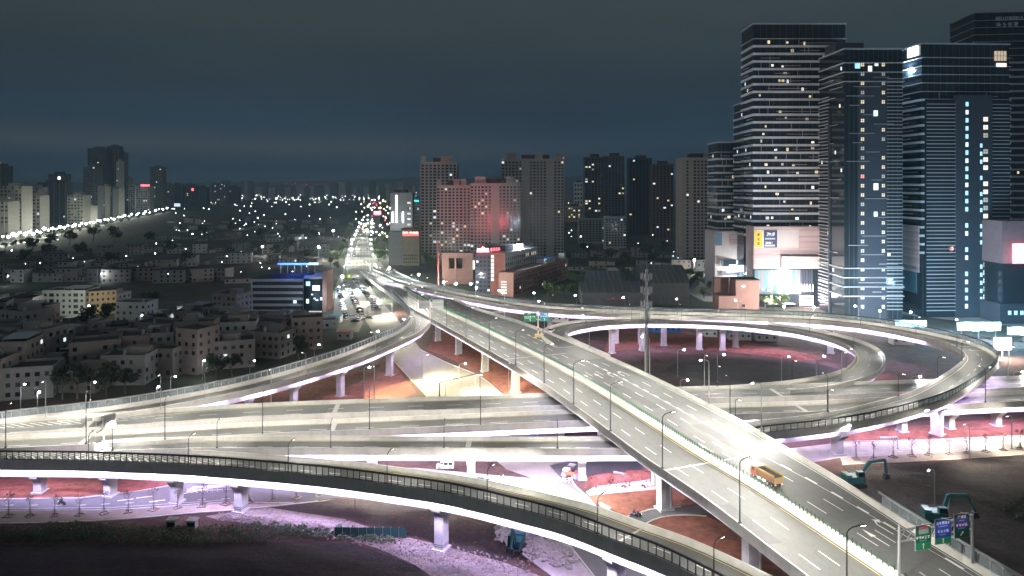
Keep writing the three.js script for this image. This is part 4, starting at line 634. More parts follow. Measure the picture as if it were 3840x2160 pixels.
// wing left of the tall tower, lower tower with curved podium
const T1b = loftTower({ xc: 2790, xr: 2826, top: 385, D: 446, depth: 20, y0: 40, dy: 4.4, bands: () => true, bh: 1.1, ledges: 0, lit: 0.3, litN: 1, cap: 9, bays: 3, label: 'narrow banded wing on the left flank of the tallest tower', bandMat: M.bandGrey });
const T0 = loftTower({ xc: 2690, xr: 2784, top: 536, D: 470, depth: 22, y0: 38, dy: 4.4, bands: () => true, bh: 1.2, ledges: 1, lit: 0.4, litN: 2, cap: 7, bays: 6, label: 'short banded tower above the pale curved podium at left', bandMat: M.bandGrey });
{
  const D = 462, root = thing('podium_building', 'pale rounded podium with bright lit screen beneath the short banded tower', 'podium', atD(2735, D)), Y = (py) => yAt(py, D), X = (px) => (px - 2735) * D / FOCAL;
  const m = new MB(), poly = [[X(2681), 0], [X(2750), 2.5], [X(2778), 1.5], [X(2786), -2], [X(2786), -24], [X(2681), -24]]; m.prism(poly, 0, Y(868)); m.build('wall', M.palePanel, root);
  for (let i = 0; i < 5; i++) boxPart(root, 'cladding_panel', M.pinkPanel[i % 3], X(2758), Y(880 + i * 9), 2.6, 9, 1.0, 0.3);
  boxPart(root, 'window_band', M.curtain, X(2735), Y(985), 2.7, 13, 4.2, 0.3); boxPart(root, 'lit_blue_window', M.litBlue, X(2768), Y(980), 2.8, 4, 2.4, 0.5);
  boxPart(root, 'display_screen', M.neonWhite, X(2748), Y(1004), 3.0, 6.0, 4.0, 0.4); boxPart(root, 'display_screen', M.neonWhite, X(2778), Y(1005), 2.6, 4.0, 3.4, 0.4);
  boxPart(root, 'blue_poster', std([0.10, 0.17, 0.24]), X(2693), Y(896), 1.2, 4, 8, 0.3); boxPart(root, 'window_band', M.windowGrey, X(2745), Y(1022), 2.7, 14, 2.2, 0.3);
}
{ const D = 396, root = thing('brown_building', 'plain brown windowless block in front of the mall, behind the outer loop', 'building', atD(2770, D)), X = (px) => (px - 2770) * D / FOCAL, Y = (p) => yAt(p, D);
  wallPart(root, 'wall', M.brickBrown, X(2803), Y(1052) / 2, -6, X(2847) - X(2759), Y(1052), 12); wallPart(root, 'lower_wing', M.brickBrown, X(2725), Y(1108) / 2, -4.5, X(2757.5) - X(2692), Y(1108), 12);
  wallPart(root, 'rear_wing', M.brickBrown, X(2728), Y(1050) / 2, -12.6, X(2756) - X(2700), Y(1050), 3.6); wallPart(root, 'roof_rim', M.roof, X(2803), Y(1052) + 0.25, -6, X(2847) - X(2759) + 0.6, 0.5, 12.6);
  putWindow(root, { place: (u, y, o) => V(X(2788), Y(1072), 0.03), ry: 0 }, 0, 0, 1.6, 1.2, M.window); putWindow(root, { place: (u, y, o) => V(X(2788), Y(1146), 0.03), ry: 0 }, 0, 0, 1.6, 1.4, M.window); }
const T2 = loftTower({ xc: 3166, xr: 3384, top: 186, D: 385, depth: 31, y0: 12, dy: 4.86, bands: (j, n) => j > n - 4 || j < 4, bh: 0.5, ledges: 1, lit: 0.22, litN: 1, litSide: 0.3, cap: 1, fins: 0, bays: 12, label: 'dark tower in front of the tallest one with two columns of yellow stair windows', bandMat: M.bandGrey });
{ const { root, F, w, h, d } = T2, X = (px) => (px - 3166) * 385 / FOCAL - w / 2;
  const F2 = F; for (let j = 0; j < 27; j++) { const y = yAt(1150 - j * 34.9, 385); for (const [px, sz] of [[3234, 1.7], [3312, 1.5]]) { if (rnd() < (px === 3312 ? 0.85 : 0.95)) { const m = putWindow(root, F2, X(px), y, sz, 1.75, rnd() < 0.012 ? M.litRed : pick([M.litWarm, M.litWarm, M.litDim]), 0.1, 'lit_window'); boxPart(m, 'window_bar', M.darkWall, 0, 0, 0.08, 0.22, 1.75, 0.06); boxPart(m, 'window_bar', M.darkWall, 0, 0.1, 0.085, sz, 0.22, 0.06); } } }
  wallPart(root, 'stair_core', M.slateBlue, X(3270), h / 2 - 6, d / 2 + 0.08, 15, h - 12, 0.14);
  for (let j = 0; j < 66; j++) { const y = yAt(1160 - j * 13.3, 385); boxPart(root, 'ledge', M.bandGrey, X(3354), y, d / 2 + 0.45, (3384 - 3326) * 385 / FOCAL, 0.38, 0.8); if (j < 62) boxPart(root, 'ledge', M.bandGrey, -w / 2 - 0.45, y, -d / 2 + 6.5, 0.8, 0.38, 13); }
  wallPart(root, 'roof_house', M.darkWall, X(3228), h + 3, -4, 15, 6, 14); wallPart(root, 'corner_pier', M.slateBlue, -w / 2 - 0.3, h / 2 - 15, -d / 2 + 13.6, 0.9, h - 30, 1.2);
  for (const [px, py, a, b, m] of [[3215, 246, 4.4, 6, M.litBlue], [3262, 258, 3.4, 6, M.litWhite], [3286, 243, 3, 2.6, M.litCool], [3283, 425, 3.6, 6, M.litCool], [3284, 700, 4, 7, M.litWhite], [3283, 803, 3, 5, M.litCool]]) putWindow(root, F, X(px), yAt(py, 385), a * 0.6, b * 0.5, m, 0.22, 'lit_window'); }
const T3 = loftTower({ xc: 3456, xr: 3796, top: 166, D: 392, depth: 26, ry: 0.05, y0: 34, dy: 4.5, bands: (j, n) => true, bh: 1.15, ledges: 1, lit: 0.28, litN: 2, litSide: 0.1, cap: 26, fins: 3, bays: 14, noLit: (u) => u > -0.15 && u < 0.27, label: 'banded tower at right with projecting dark core and turquoise stair windows' });
{ const { root, w, h, d, F } = T3, X = (px) => (px - 3456) * 392 / FOCAL - w / 2, Y = (p) => yAt(p, 390);
  wallPart(root, 'projecting_core', M.slateBlue, X(3646), Y(356) / 2, d / 2 + 1.6, (3718 - 3580) * 392 / FOCAL, Y(356), 3.2);
  wallPart(root, 'core_wing', M.curtain, X(3520), Y(372) / 2, d / 2 + 0.9, (3579 - 3468) * 392 / FOCAL, Y(372), 1.8);
  wallPart(root, 'core_wing', M.curtain, X(3755), Y(372) / 2, d / 2 + 0.9, (3790 - 3719) * 392 / FOCAL, Y(372), 1.8);
  for (let j = 0; j < 58; j++) { const y = Y(1165 - j * 13.6); boxPart(root, 'ledge', j % 2 ? M.bandGrey : M.band, X(3523), y, d / 2 + 2.0, (3578 - 3466) * 392 / FOCAL, 0.36, 0.5); boxPart(root, 'ledge', j % 2 ? M.bandGrey : M.band, X(3755), y, d / 2 + 2.0, (3788 - 3720) * 392 / FOCAL, 0.36, 0.5); }
  for (let j = 0; j < 26; j++) { const y = Y(1148 - j * 30.3), f = { place: (u, yy, o) => V(u, yy, d / 2 + 3.2 + o), ry: 0 };
    if (rnd() < 0.88) putWindow(root, f, X(3614 - j * -0.1), y, 1.5, 2.3, rnd() < 0.8 ? M.litBlue : M.litCool, 0.04, 'lit_window');
    if (j < 24 && rnd() < 0.92) { const m = putWindow(root, f, X(3688), y + 0.6, 2.4, 2.3, rnd() < 0.7 ? M.litWhite : M.litDim, 0.04, 'lit_window'); boxPart(m, 'window_bar', M.slateBlue, 0, 0, 0.08, 0.14, 2.3, 0.06); boxPart(m, 'window_bar', M.slateBlue, 0, 0.1, 0.085, 2.4, 0.14, 0.06); }
    if (j < 22 && rnd() < 0.8) putWindow(root, f, X(3671), y - 0.5, 1.2, 2.1, M.litBlue, 0.04, 'lit_window'); }
  { const m = putWindow(root, F, X(3758), yAt(208, 392), 6.6, 5.2, glow([1.0, 0.72, 0.42], 0.5), 0.75, 'lit_window'); for (const x of [-1.6, 0, 1.6]) boxPart(m, 'window_bar', M.darkWall, x, 0, 0.09, 0.16, 5.2, 0.06); boxPart(m, 'window_bar', M.darkWall, 0, 0, 0.09, 6.6, 0.16, 0.06); putWindow(root, F, X(3762), yAt(242, 392), 5.6, 2.0, M.litWhite, 0.75, 'lit_window'); }
  const s = new MB(), q = Y(176); s.box(-w / 2 - 0.6, q - 1, d / 2 - 7, 0.5, 5, 9); s.build('rooftop_led_screen', M.neonWhite, root);
  for (let i = 0; i < 16; i++) boxPart(root, 'cladding_panel', M.pinkPanel[i % 3], -w / 2 - 0.75, Y(855 + i * 11), 0, 0.5 + (i % 2) * 0.1, 1.45, d * 0.92);
  for (let i = 0; i < 5; i++) boxPart(root, 'glass_panel', std([0.08, 0.16, 0.21], { roughness: 0.1 }), -w / 2 - 0.8, (Y(998) + Y(1105)) / 2, -8 + i * 4, 0.4, Y(998) - Y(1105), 3.8); }
const T4 = loftTower({ xc: 3655, xr: 4010, top: 50, D: 480, depth: 34, ry: -0.12, y0: 20, dy: 4.6, bands: (j, n) => true, bh: 1.2, ledges: 0, lit: 0.08, litN: 1, litSide: 0.03, cap: 30, fins: 0, bays: 8, label: 'tallest rear tower at the right edge carrying the HELLO WORLD letters', bandMat: M.bandGrey });
{ // low mall and LED signs on the right
  const D = 372, root = thing('retail_block', 'low retail block with glowing red and white signs at the right edge', 'building', atD(3830, D)), X = (px) => (px - 3830) * D / FOCAL, Y = (p) => yAt(p, D);
  wallPart(root, 'wall', M.slateBlue, X(3840), Y(1140) / 2, -8, 24, Y(1140), 16); wallPart(root, 'upper_wall', wall([0.24, 0.17, 0.18], 12), X(3850), (Y(990) + Y(830)) / 2, -10, 22, Y(830) - Y(990), 16); wallPart(root, 'mid_wall', M.curtain, X(3850), (Y(990) + Y(1140)) / 2, -9.5, 21, Y(990) - Y(1140), 15);
  boxPart(root, 'lit_red_sign', M.neonRed, X(3830), Y(952), -1.6, 6.4, 10, 0.6); boxPart(root, 'lit_white_sign', M.neonWhite, X(3829), Y(948), -1.2, 4.6, 8.4, 0.4);
  for (const px of [3786, 3809, 3832]) putWindow(root, { place: () => V(X(px), Y(1173), 0.04), ry: 0 }, 0, 0, 1.6, 2, M.litBlue, 0, 'lit_window');
}
const ledSign = (label, a, b, t, u, D, mat) => { const root = thing('led_sign', label, 'led sign', atD((a + b) / 2, D)), w = (b - a) * D / FOCAL, y0 = yAt(u, D), y1 = yAt(t, D), m = new MB(); for (const x of [-w * 0.4, 0, w * 0.4]) m.box(x, y0 / 2, -0.5, 0.4, y0, 0.4); m.box(0, (y0 + y1) / 2, -0.45, w + 0.4, y1 - y0 + 0.4, 0.5); m.build('frame', M.steel, root); const f = new MB(), n = Math.max(2, Math.round(w / 3)); for (let i = 0; i < n; i++) f.box(-w / 2 + (i + 0.5) * w / n, (y0 + y1) / 2 + (i % 2 ? 0.15 : -0.1), 0, w / n + 0.02, (y1 - y0) * (i % 3 ? 1 : 0.85), 0.3); f.build('lit_panel', mat, root); return root; };
ledSign('glowing cyan white sign strip behind the outer loop, left of the two', 3358, 3474, 1203, 1226, 345, M.neonCyan);
ledSign('long glowing cyan white sign strip above the outer loop bend', 3592, 3752, 1210, 1240, 335, M.neonCyan);
ledSign('glowing white sign strip at the right frame edge', 3782, 3900, 1228, 1256, 330, M.neonCyan);
ledSign('square glowing white and amber sign under the long cyan strip', 3730, 3792, 1268, 1312, 300, M.neonWhite);
const pt = (v, rgb, I, name) => { const L = new THREE.PointLight(new THREE.Color().setRGB(...rgb), I, 0, 2); L.name = name; L.position.copy(v); L.castShadow = true; L.shadow.radius = 40; scene.add(L); };
pt(atD(3416, 343, 14), [0.35, 0.75, 1.0], 3800, 'led_sign_light'); pt(atD(3670, 332, 14), [0.30, 0.70, 1.0], 11000, 'led_sign_light'); pt(atD(3840, 327, 12), [0.35, 0.75, 1.0], 2200, 'led_sign_light'); pt(atD(3761, 297, 5), [1, 0.85, 0.75], 3000, 'led_sign_light');
pt(atD(3022, 415, 8), [1, 0.82, 0.88], 1900, 'sign_frame_light'); pt(atD(2965, 412, 14), [0.95, 0.97, 1], 2300, 'lit_display_light'); pt(atD(2880, 410, 6), [1, 0.92, 0.85], 1100, 'shop_sign_light'); pt(atD(2760, 452, 16), [0.85, 0.93, 1], 1300, 'display_screen_light'); pt(atD(3404, 402, 132), [0.55, 0.75, 1], 2500, 'rooftop_led_screen_light'); pt(atD(3826, 366, 34), [1, 0.45, 0.45], 260, 'red_sign_light');
// ---------------------------------------------------------------- hotel group, office, village, far city
function slabFace(root, p0, p1, depth, h, mat, name = 'wall') { // a box whose visible face runs from p0 to p1 (left to right); returns that face's frame
  const t = V(p1.x - p0.x, 0, p1.z - p0.z), L = t.length(); t.normalize(); const n = V(-t.z, 0, t.x), ry = Math.atan2(-t.z, t.x), o = root.position;
  const c = p0.clone().add(p1).multiplyScalar(0.5).addScaledVector(n, -depth / 2).sub(o);
  new MB().box(c.x, h / 2, c.z, L, h, depth, ry).build(name, mat, root);
  const a = p0.clone().sub(o);
  return { L, ry, h, left: ry - Math.PI / 2, place: (u, y, out) => a.clone().addScaledVector(t, u + L / 2).addScaledVector(n, out).setY(y), side: { ry: ry - Math.PI / 2, place: (u, y, out) => a.clone().addScaledVector(n, -depth / 2 + u).addScaledVector(t, -out).setY(y) } };
}
{ // hotel
  const g = (px, D) => atD(px, D), root = thing('hotel', 'dark slim hotel tower with a red neon sign on its roof', 'hotel', g(1812, 470));
  const A = slabFace(root, g(1782, 470), g(1840, 470), 14, 26.5, M.slateBlue, 'tower_wall'), B = slabFace(root, g(1840.2, 469), g(1892, 470), 13, 26.8, M.brickRed, 'brick_wall');
  for (let j = 0; j < 9; j++) for (let i = 0; i < 4; i++) putWindow(root, A, -3.6 + i * 2.4, 3 + j * 2.6, 1.3, 1.2, rnd() < 0.08 ? M.litCool : M.window, 0.03);
  for (let j = 0; j < 7; j++) { const s = putWindow(root, B, -B.L / 2 + 1.1, 24.6 - j * 2.45, 1.7, 1.7, M.litWhite, 0.15, 'lit_letter_sign'); boxPart(s, 'letter_stroke', M.slateBlue, 0.05, rr(-0.2, 0.2), 0.09, rr(0.6, 1.0), 0.22, 0.08); boxPart(s, 'letter_stroke', M.slateBlue, rr(-0.2, 0.2), 0, 0.1, 0.2, rr(0.6, 1.1), 0.08); }
  const C = slabFace(root, g(1892.3, 470), atD(2016, 522), 12, 26.3, M.greyWall, 'rear_wing');
  for (let j = 0; j < 6; j++) for (let i = 0; i < 16; i++) { const lit = j === 5 && i > 9 ? rnd() < 0.6 : rnd() < 0.02; putWindow(root, C, -C.L / 2 + 3 + i * 3.3, 4 + j * 3.7, 1.7, 2.2, lit ? M.litDim : M.window, 0.03, lit ? 'lit_window' : 'window'); }
  for (let j = 1; j < 6; j++) boxPart(root, 'floor_ledge', M.greyWall, C.place(0, 1.9 + j * 3.7, 0.2).x, 1.9 + j * 3.7, C.place(0, 0, 0.2).z, C.L, 0.3, 0.4, C.ry);
  wallPart(root, 'roof_house', M.roof, 8, 28.4, -24, 16, 3.5, 20, C.ry); closeWindows(root);
  { const s = thing('neon_sign', 'blazing red and pink neon sign on the hotel tower roof', 'neon sign', atD(1811, 470, 26.8)), m = new MB(); for (const x of [-3, 0, 3]) m.box(x, 0.5, 0, 0.2, 1, 0.2); m.box(0, 1, -0.2, 8, 0.2, 0.2); m.build('frame', M.steel, s);
    const n = new MB(); for (const [x, y, r] of [[-2.9, 1.9, 1.0], [-1.3, 1.9, 0.95], [0.1, 2.7, 1.1], [0.2, 1.7, 1.0], [1.6, 1.9, 1.0], [2.9, 1.9, 1.05]]) { n.box(x, y, 0, r * 1.7, 0.34, 0.3).box(x, y - 0.7, 0, r * 1.5, 0.3, 0.3).box(x, y + 0.65, 0, r * 1.2, 0.3, 0.3).box(x - 0.35, y, 0.02, 0.32, r * 1.9, 0.3).box(x + 0.4, y - 0.1, 0.04, 0.32, r * 1.8, 0.3); } n.build('neon_letters', M.neonPink, s); new MB().box(0, 0.45, 0.1, 8.4, 0.28, 0.2).build('neon_bar_light', M.neonRed, s); }
  { const s = thing('neon_sign', 'small red neon lettering on the hotel roof behind the big one', 'neon sign', atD(1857, 474, 27)), m = new MB(); for (let i = 0; i < 4; i++) { const x = -2.4 + i * 1.6, z = -i * 1.3; m.box(x, 1.8, z, 1.1, 0.2, 0.2).box(x, 1.1, z, 1.2, 0.2, 0.2).box(x - 0.4, 1.5, z + 0.02, 0.2, 1.7, 0.2).box(x + 0.3, 1.4, z + 0.02, 0.2, 1.4, 0.2).box(x, 2.3, z, 0.8, 0.18, 0.2); } m.build('neon_letters', M.neonRed, s); new MB().box(0, 0.2, -2, 6, 0.4, 0.3, 0.7).build('frame', M.steel, s); }
  { const s = thing('lightbox_sign', 'blazing bluish white lightbox on the rear hotel wing roof', 'sign', atD(1948, 492, 26.6)), f = new MB().box(0, 2.3, 0, 4.6, 3.6, 0.6).box(-3.4, 2.4, -0.3, 1.0, 2.6, 0.5).geo(); addMesh('lit_panel', f, M.neonWhite, s); new MB().box(-1.5, 0.3, 0, 0.3, 0.6, 0.3).box(1.5, 0.3, 0, 0.3, 0.6, 0.3).build('frame', M.steel, s); const b = new MB(); for (let i = 0; i < 6; i++) b.box(3.4 + i * 0.9, 1.7, -1.4 - i * 1.9, 0.25, 2.6, 0.3); b.build('letter_strip', M.paleGrey, s); }
  { const s = thing('lightbox_sign', 'upright yellow white lightbox on the hotel tower left edge', 'sign', atD(1780, 471, 15)); new MB().box(-0.6, 4, 0.6, 1.1, 5.6, 0.5).build('lit_panel', M.litWarm, s); new MB().box(0.1, 4, 0.4, 0.4, 0.3, 0.3).build('bracket', M.steel, s); }
  for (const [px, D, I, tx] of [[1811, 474, 21000, -34], [1868, 488, 6000, -30]]) { const L = new THREE.SpotLight(new THREE.Color().setRGB(1, 0.08, 0.14), I, 0, 0.28, 0.9, 2); L.name = 'neon_sign_light'; L.position.copy(atD(px, D, 31.5)); L.target.position.set(tx, 50, -632); L.castShadow = true; L.shadow.radius = 60; scene.add(L, L.target); }
  pt(atD(1811, 467, 29.5), [1, 0.08, 0.14], 260, 'neon_sign_light'); pt(atD(1950, 503, 32), [0.6, 0.78, 1], 3500, 'lightbox_sign_light');
}
{ const root = thing('brick_building', 'long low red brick block with rows of small windows right of the hotel', 'building', atD(1925, 460));
  const F = slabFace(root, atD(1925, 460), atD(2130, 554), 10, 15.2, M.brickBrown);
  for (let j = 0; j < 5; j++) for (let i = 0; i < 36; i++) if (rnd() < 0.9) { const lit = rnd() < 0.03; putWindow(root, F, -F.L / 2 + 2.5 + i * 2.8, 2 + j * 2.75, 1.0, 1.5, lit ? M.litWhite : M.window, 0.03, lit ? 'lit_window' : 'window'); }
  for (let j = 0; j < 5; j++) for (let i = 0; i < 4; i++) putWindow(root, F.side, -3 + i * 1.0, 2.5 + j * 1.7, 0.7, 0.9, j < 3 ? M.litWhite : M.litDim, 0.05, 'lit_window');
  const S = root.position, c = F.place(18, 17, -5); wallPart(root, 'roof_house', M.paleGrey, c.x, 16.6, c.z, 16, 2.8, 8, F.ry); wallPart(root, 'blue_roof', std([0.10, 0.24, 0.5]), c.x, 18.2, c.z, 17, 0.3, 9, F.ry); const q = F.place(F.L / 2 - 2, 17, -4); wallPart(root, 'stair_house', M.paleGrey, q.x, 17, q.z, 4, 3.8, 4, F.ry); closeWindows(root); }
{ const root = thing('gateway_building', 'reddish low frame building with two large openings left of the hotel', 'building', atD(1705, 520)), X = (p) => (p - 1705) * 520 / FOCAL, Y = (p) => yAt(p, 520), m = M.brickBrown;
  wallPart(root, 'wall', m, X(1670), Y(948) / 2, -5, X(1681) - X(1656), Y(948), 10); wallPart(root, 'wall', m, X(1756), Y(948) / 2, -5, 6, Y(948), 10); wallPart(root, 'column', m, X(1707), Y(968) / 2, -5, 1.6, Y(968), 10); wallPart(root, 'column', m, X(1738), Y(968) / 2, -5, 1.6, Y(968), 10); wallPart(root, 'lintel', m, X(1718), Y(958), -5, X(1753) - X(1681), Y(948) - Y(968), 10.1); wallPart(root, 'low_wall', m, X(1718), Y(1008) / 2, -5.2, X(1753) - X(1681), Y(1008), 9); wallPart(root, 'rear_wall', M.darkWall, X(1718), Y(968) / 2, -9.8, X(1753) - X(1681), Y(968), 0.6); }
{ const root = thing('chimney', 'thin red pole standing left of the gateway building', 'pole', atD(1643, 470)); new MB().cyl(V(0, 0, 0), V(0, yAt(905, 470), 0), 0.6, 0.45, 10).build('shaft', std([0.45, 0.1, 0.09]), root); new MB().cyl(V(0, yAt(905, 470), 0), V(0, yAt(905, 470) + 0.5, 0), 0.6, 0.6, 10).build('cap', M.steel, root); }
{ // shops along the far avenue: red sign block, lit tower
  const root = thing('corner_building', 'low cream block with a red lit sign band beside the far avenue', 'building', atD(1540, 640)), X = (p) => (p - 1540) * 640 / FOCAL, Y = (p) => yAt(p, 640);
  wallPart(root, 'wall', wall([0.33, 0.29, 0.21]), X(1540), Y(868) / 2, -8, X(1570) - X(1508), Y(868), 16); boxPart(root, 'red_sign', glow([1, 0.05, 0.05], 1.2), X(1540), Y(877), 0.4, 14, 3.6, 0.5);
  for (let i = 0; i < 5; i++) boxPart(root, 'lit_sign_letter', M.litWhite, X(1514 + i * 11 + (i > 1 ? 6 : 0)), Y(872), 0.8, 1.8, 1.8, 0.2);
  grid(root, 'f', 14, 0, { rows: 3, cols: spread(7, 14), y0: 3, dy: 3, ww: 0.9, wh: 1.2 }); wallPart(root, 'roof', M.brickRed, X(1540), Y(860), -8, 17, 1.2, 18); wallPart(root, 'side_wing', M.greyWall, X(1480), Y(872) / 2, -14, 12, Y(872), 20); }
{ const root = thing('lit_tower', 'slim building with three upright white light strips beside the far avenue', 'tower', atD(1500, 820)), X = (p) => (p - 1500) * 820 / FOCAL, Y = (p) => yAt(p, 820);
  wallPart(root, 'wall', M.greyWall, X(1505), Y(722) / 2, -8, X(1545) - X(1462), Y(722), 16); for (const [px, a, b] of [[1487, 732, 834], [1473, 795, 834], [1511, 795, 834]]) boxPart(root, 'light_strip', M.neonWhite, X(px), (Y(a) + Y(b)) / 2, 0.4, 1.5, Y(a) - Y(b), 0.4); wallPart(root, 'roof_house', M.roof, X(1500), Y(722) + 1.5, -8, 14, 3, 10); grid(root, 'f', 24, 0, { rows: 8, cols: [9, 11], y0: 8, dy: 6, ww: 1.2, wh: 2, lit: 0.7 }); pt(atD(1495, 806, 25), [0.9, 0.95, 1], 500, 'light_strip_light'); }
{ const root = thing('teal_roof_building', 'grey slab with a teal glowing roof sign next to the cream towers', 'building', atD(1556, 860)), X = (p) => (p - 1556) * 860 / FOCAL, Y = (p) => yAt(p, 860); wallPart(root, 'wall', M.greyWall, 0, Y(755) / 2, -8, X(1575) - X(1537), Y(755), 16); boxPart(root, 'neon_roof_sign', M.neonTeal, X(1554), Y(753), 0.4, 10, 1.8, 0.5); grid(root, 'f', 10, 0, { rows: 9, cols: spread(4, 10), y0: 6, dy: 4.5, ww: 1.2, wh: 2, lit: 0.15 }); closeWindows(root); }
{ const s = thing('neon_sign', 'glowing red box sign in the distance up the avenue', 'neon sign', atD(1415, 1150)); new MB().box(0, 26, 0, 11, 5.5, 1).build('lit_panel', M.neonRed, s); new MB().box(0, 11.6, 0, 8, 23.2, 8).build('building_base', M.greyWall, s); const b = new MB().box(0, 26.5, 0.6, 9, 2.4, 0.3).build('lit_text', M.neonPink, s); }
// office with white bands at the left
{ const D = 411, root = thing('office_building', 'white banded office block with blue neon roof strip left of the avenue', 'office', atD(1043, D)), X = (p) => (p - 1043) * D / FOCAL, Y = (p) => yAt(p, D), w = X(1141) - X(945);
  wallPart(root, 'wall', M.darkWall, X(1043), Y(1050) / 2, -9, w, Y(1050), 18);
  for (let j = 0; j < 6; j++) { const y = Y(1051 + j * 23); boxPart(root, 'white_band', M.paleGrey, X(1043), y, 0.4, w + 0.6, 1.35, 0.9); if (j < 5) for (let i = 0; i < 14; i++) { const lit = j === 3 && (i === 11); boxPart(root, lit ? 'lit_window' : 'window', lit ? M.litCool : M.windowGrey, X(945) + w * (i + 0.5) / 14, y - 1.7, 0.02 + 0.06, w / 14 - 0.25, 1.7, 0.12); } }
  boxPart(root, 'end_column', M.paleGrey, X(945), Y(1050) / 2, 0.4, 0.7, Y(1050), 1.0); boxPart(root, 'end_column', M.paleGrey, X(1141), Y(1050) / 2, 0.4, 0.9, Y(1050), 1.0);
  const n = 9, gl = new MB(), poly = []; for (let i = 0; i <= n; i++) { const t = i / n; poly.push([X(1142) + t * (X(1218) - X(1142)), 1.5 + Math.sin(t * Math.PI) * 2.5]); } poly.push([X(1218), -16], [X(1142), -16]); gl.prism(poly, 0, Y(1036)); gl.build('curved_glass', M.curtain, root);
  const pr = new MB(); pr.prism(poly.map(([x, z]) => [x * 1.0, z + 0.35]), Y(1043), Y(1035)); pr.build('cornice', M.bandGrey, root); wallPart(root, 'brick_edge', M.brickBrown, X(1224), Y(1016) / 2, -3, 2.4, Y(1016), 14);
  for (const [px, py, a, b, m] of [[1163, 1060, 2.2, 2.4, M.litBlue], [1193, 1076, 4, 2.8, M.litCool], [1161, 1125, 1.4, 2.4, M.litCool], [1212, 1116, 1, 1.4, M.litCool], [1178, 1100, 1, 0.7, M.litCool], [1187, 1115, 1, 0.7, M.litCool], [1196, 1121, 1.4, 0.7, M.litCool], [1190, 1168, 7, 2, M.litDim]]) boxPart(root, 'lit_window', m, X(px), Y(py), 4.2, a, b, 0.3);
  wallPart(root, 'roof_house', M.roof, X(1080), Y(1040), -8, 24, 3.2, 10); wallPart(root, 'roof_slab', M.roof, X(1043), Y(1048), -9, w + 1, 0.4, 19);
  const bl = boxPart(root, 'neon_strip_light', M.neonBlue, X(1105), Y(994), -6, (1182 - 1030) * D / FOCAL, 0.8, 0.5); const st = new MB(); for (let i = 0; i < 6; i++) st.box(X(1040 + i * 26), (Y(994) + Y(1040)) / 2, -6, 0.25, Y(994) - Y(1040), 0.25); st.build('sign_frame', M.steel, root); boxPart(root, 'neon_strip_light', M.neonCyan, X(1165), Y(993), -5.6, 5, 0.7, 0.3); pt(atD(1105, 410, 26), [0.05, 0.15, 1], 900, 'neon_strip_light'); pt(atD(1190, 400, 9), [0.6, 0.8, 1], 500, 'lit_window_light'); }
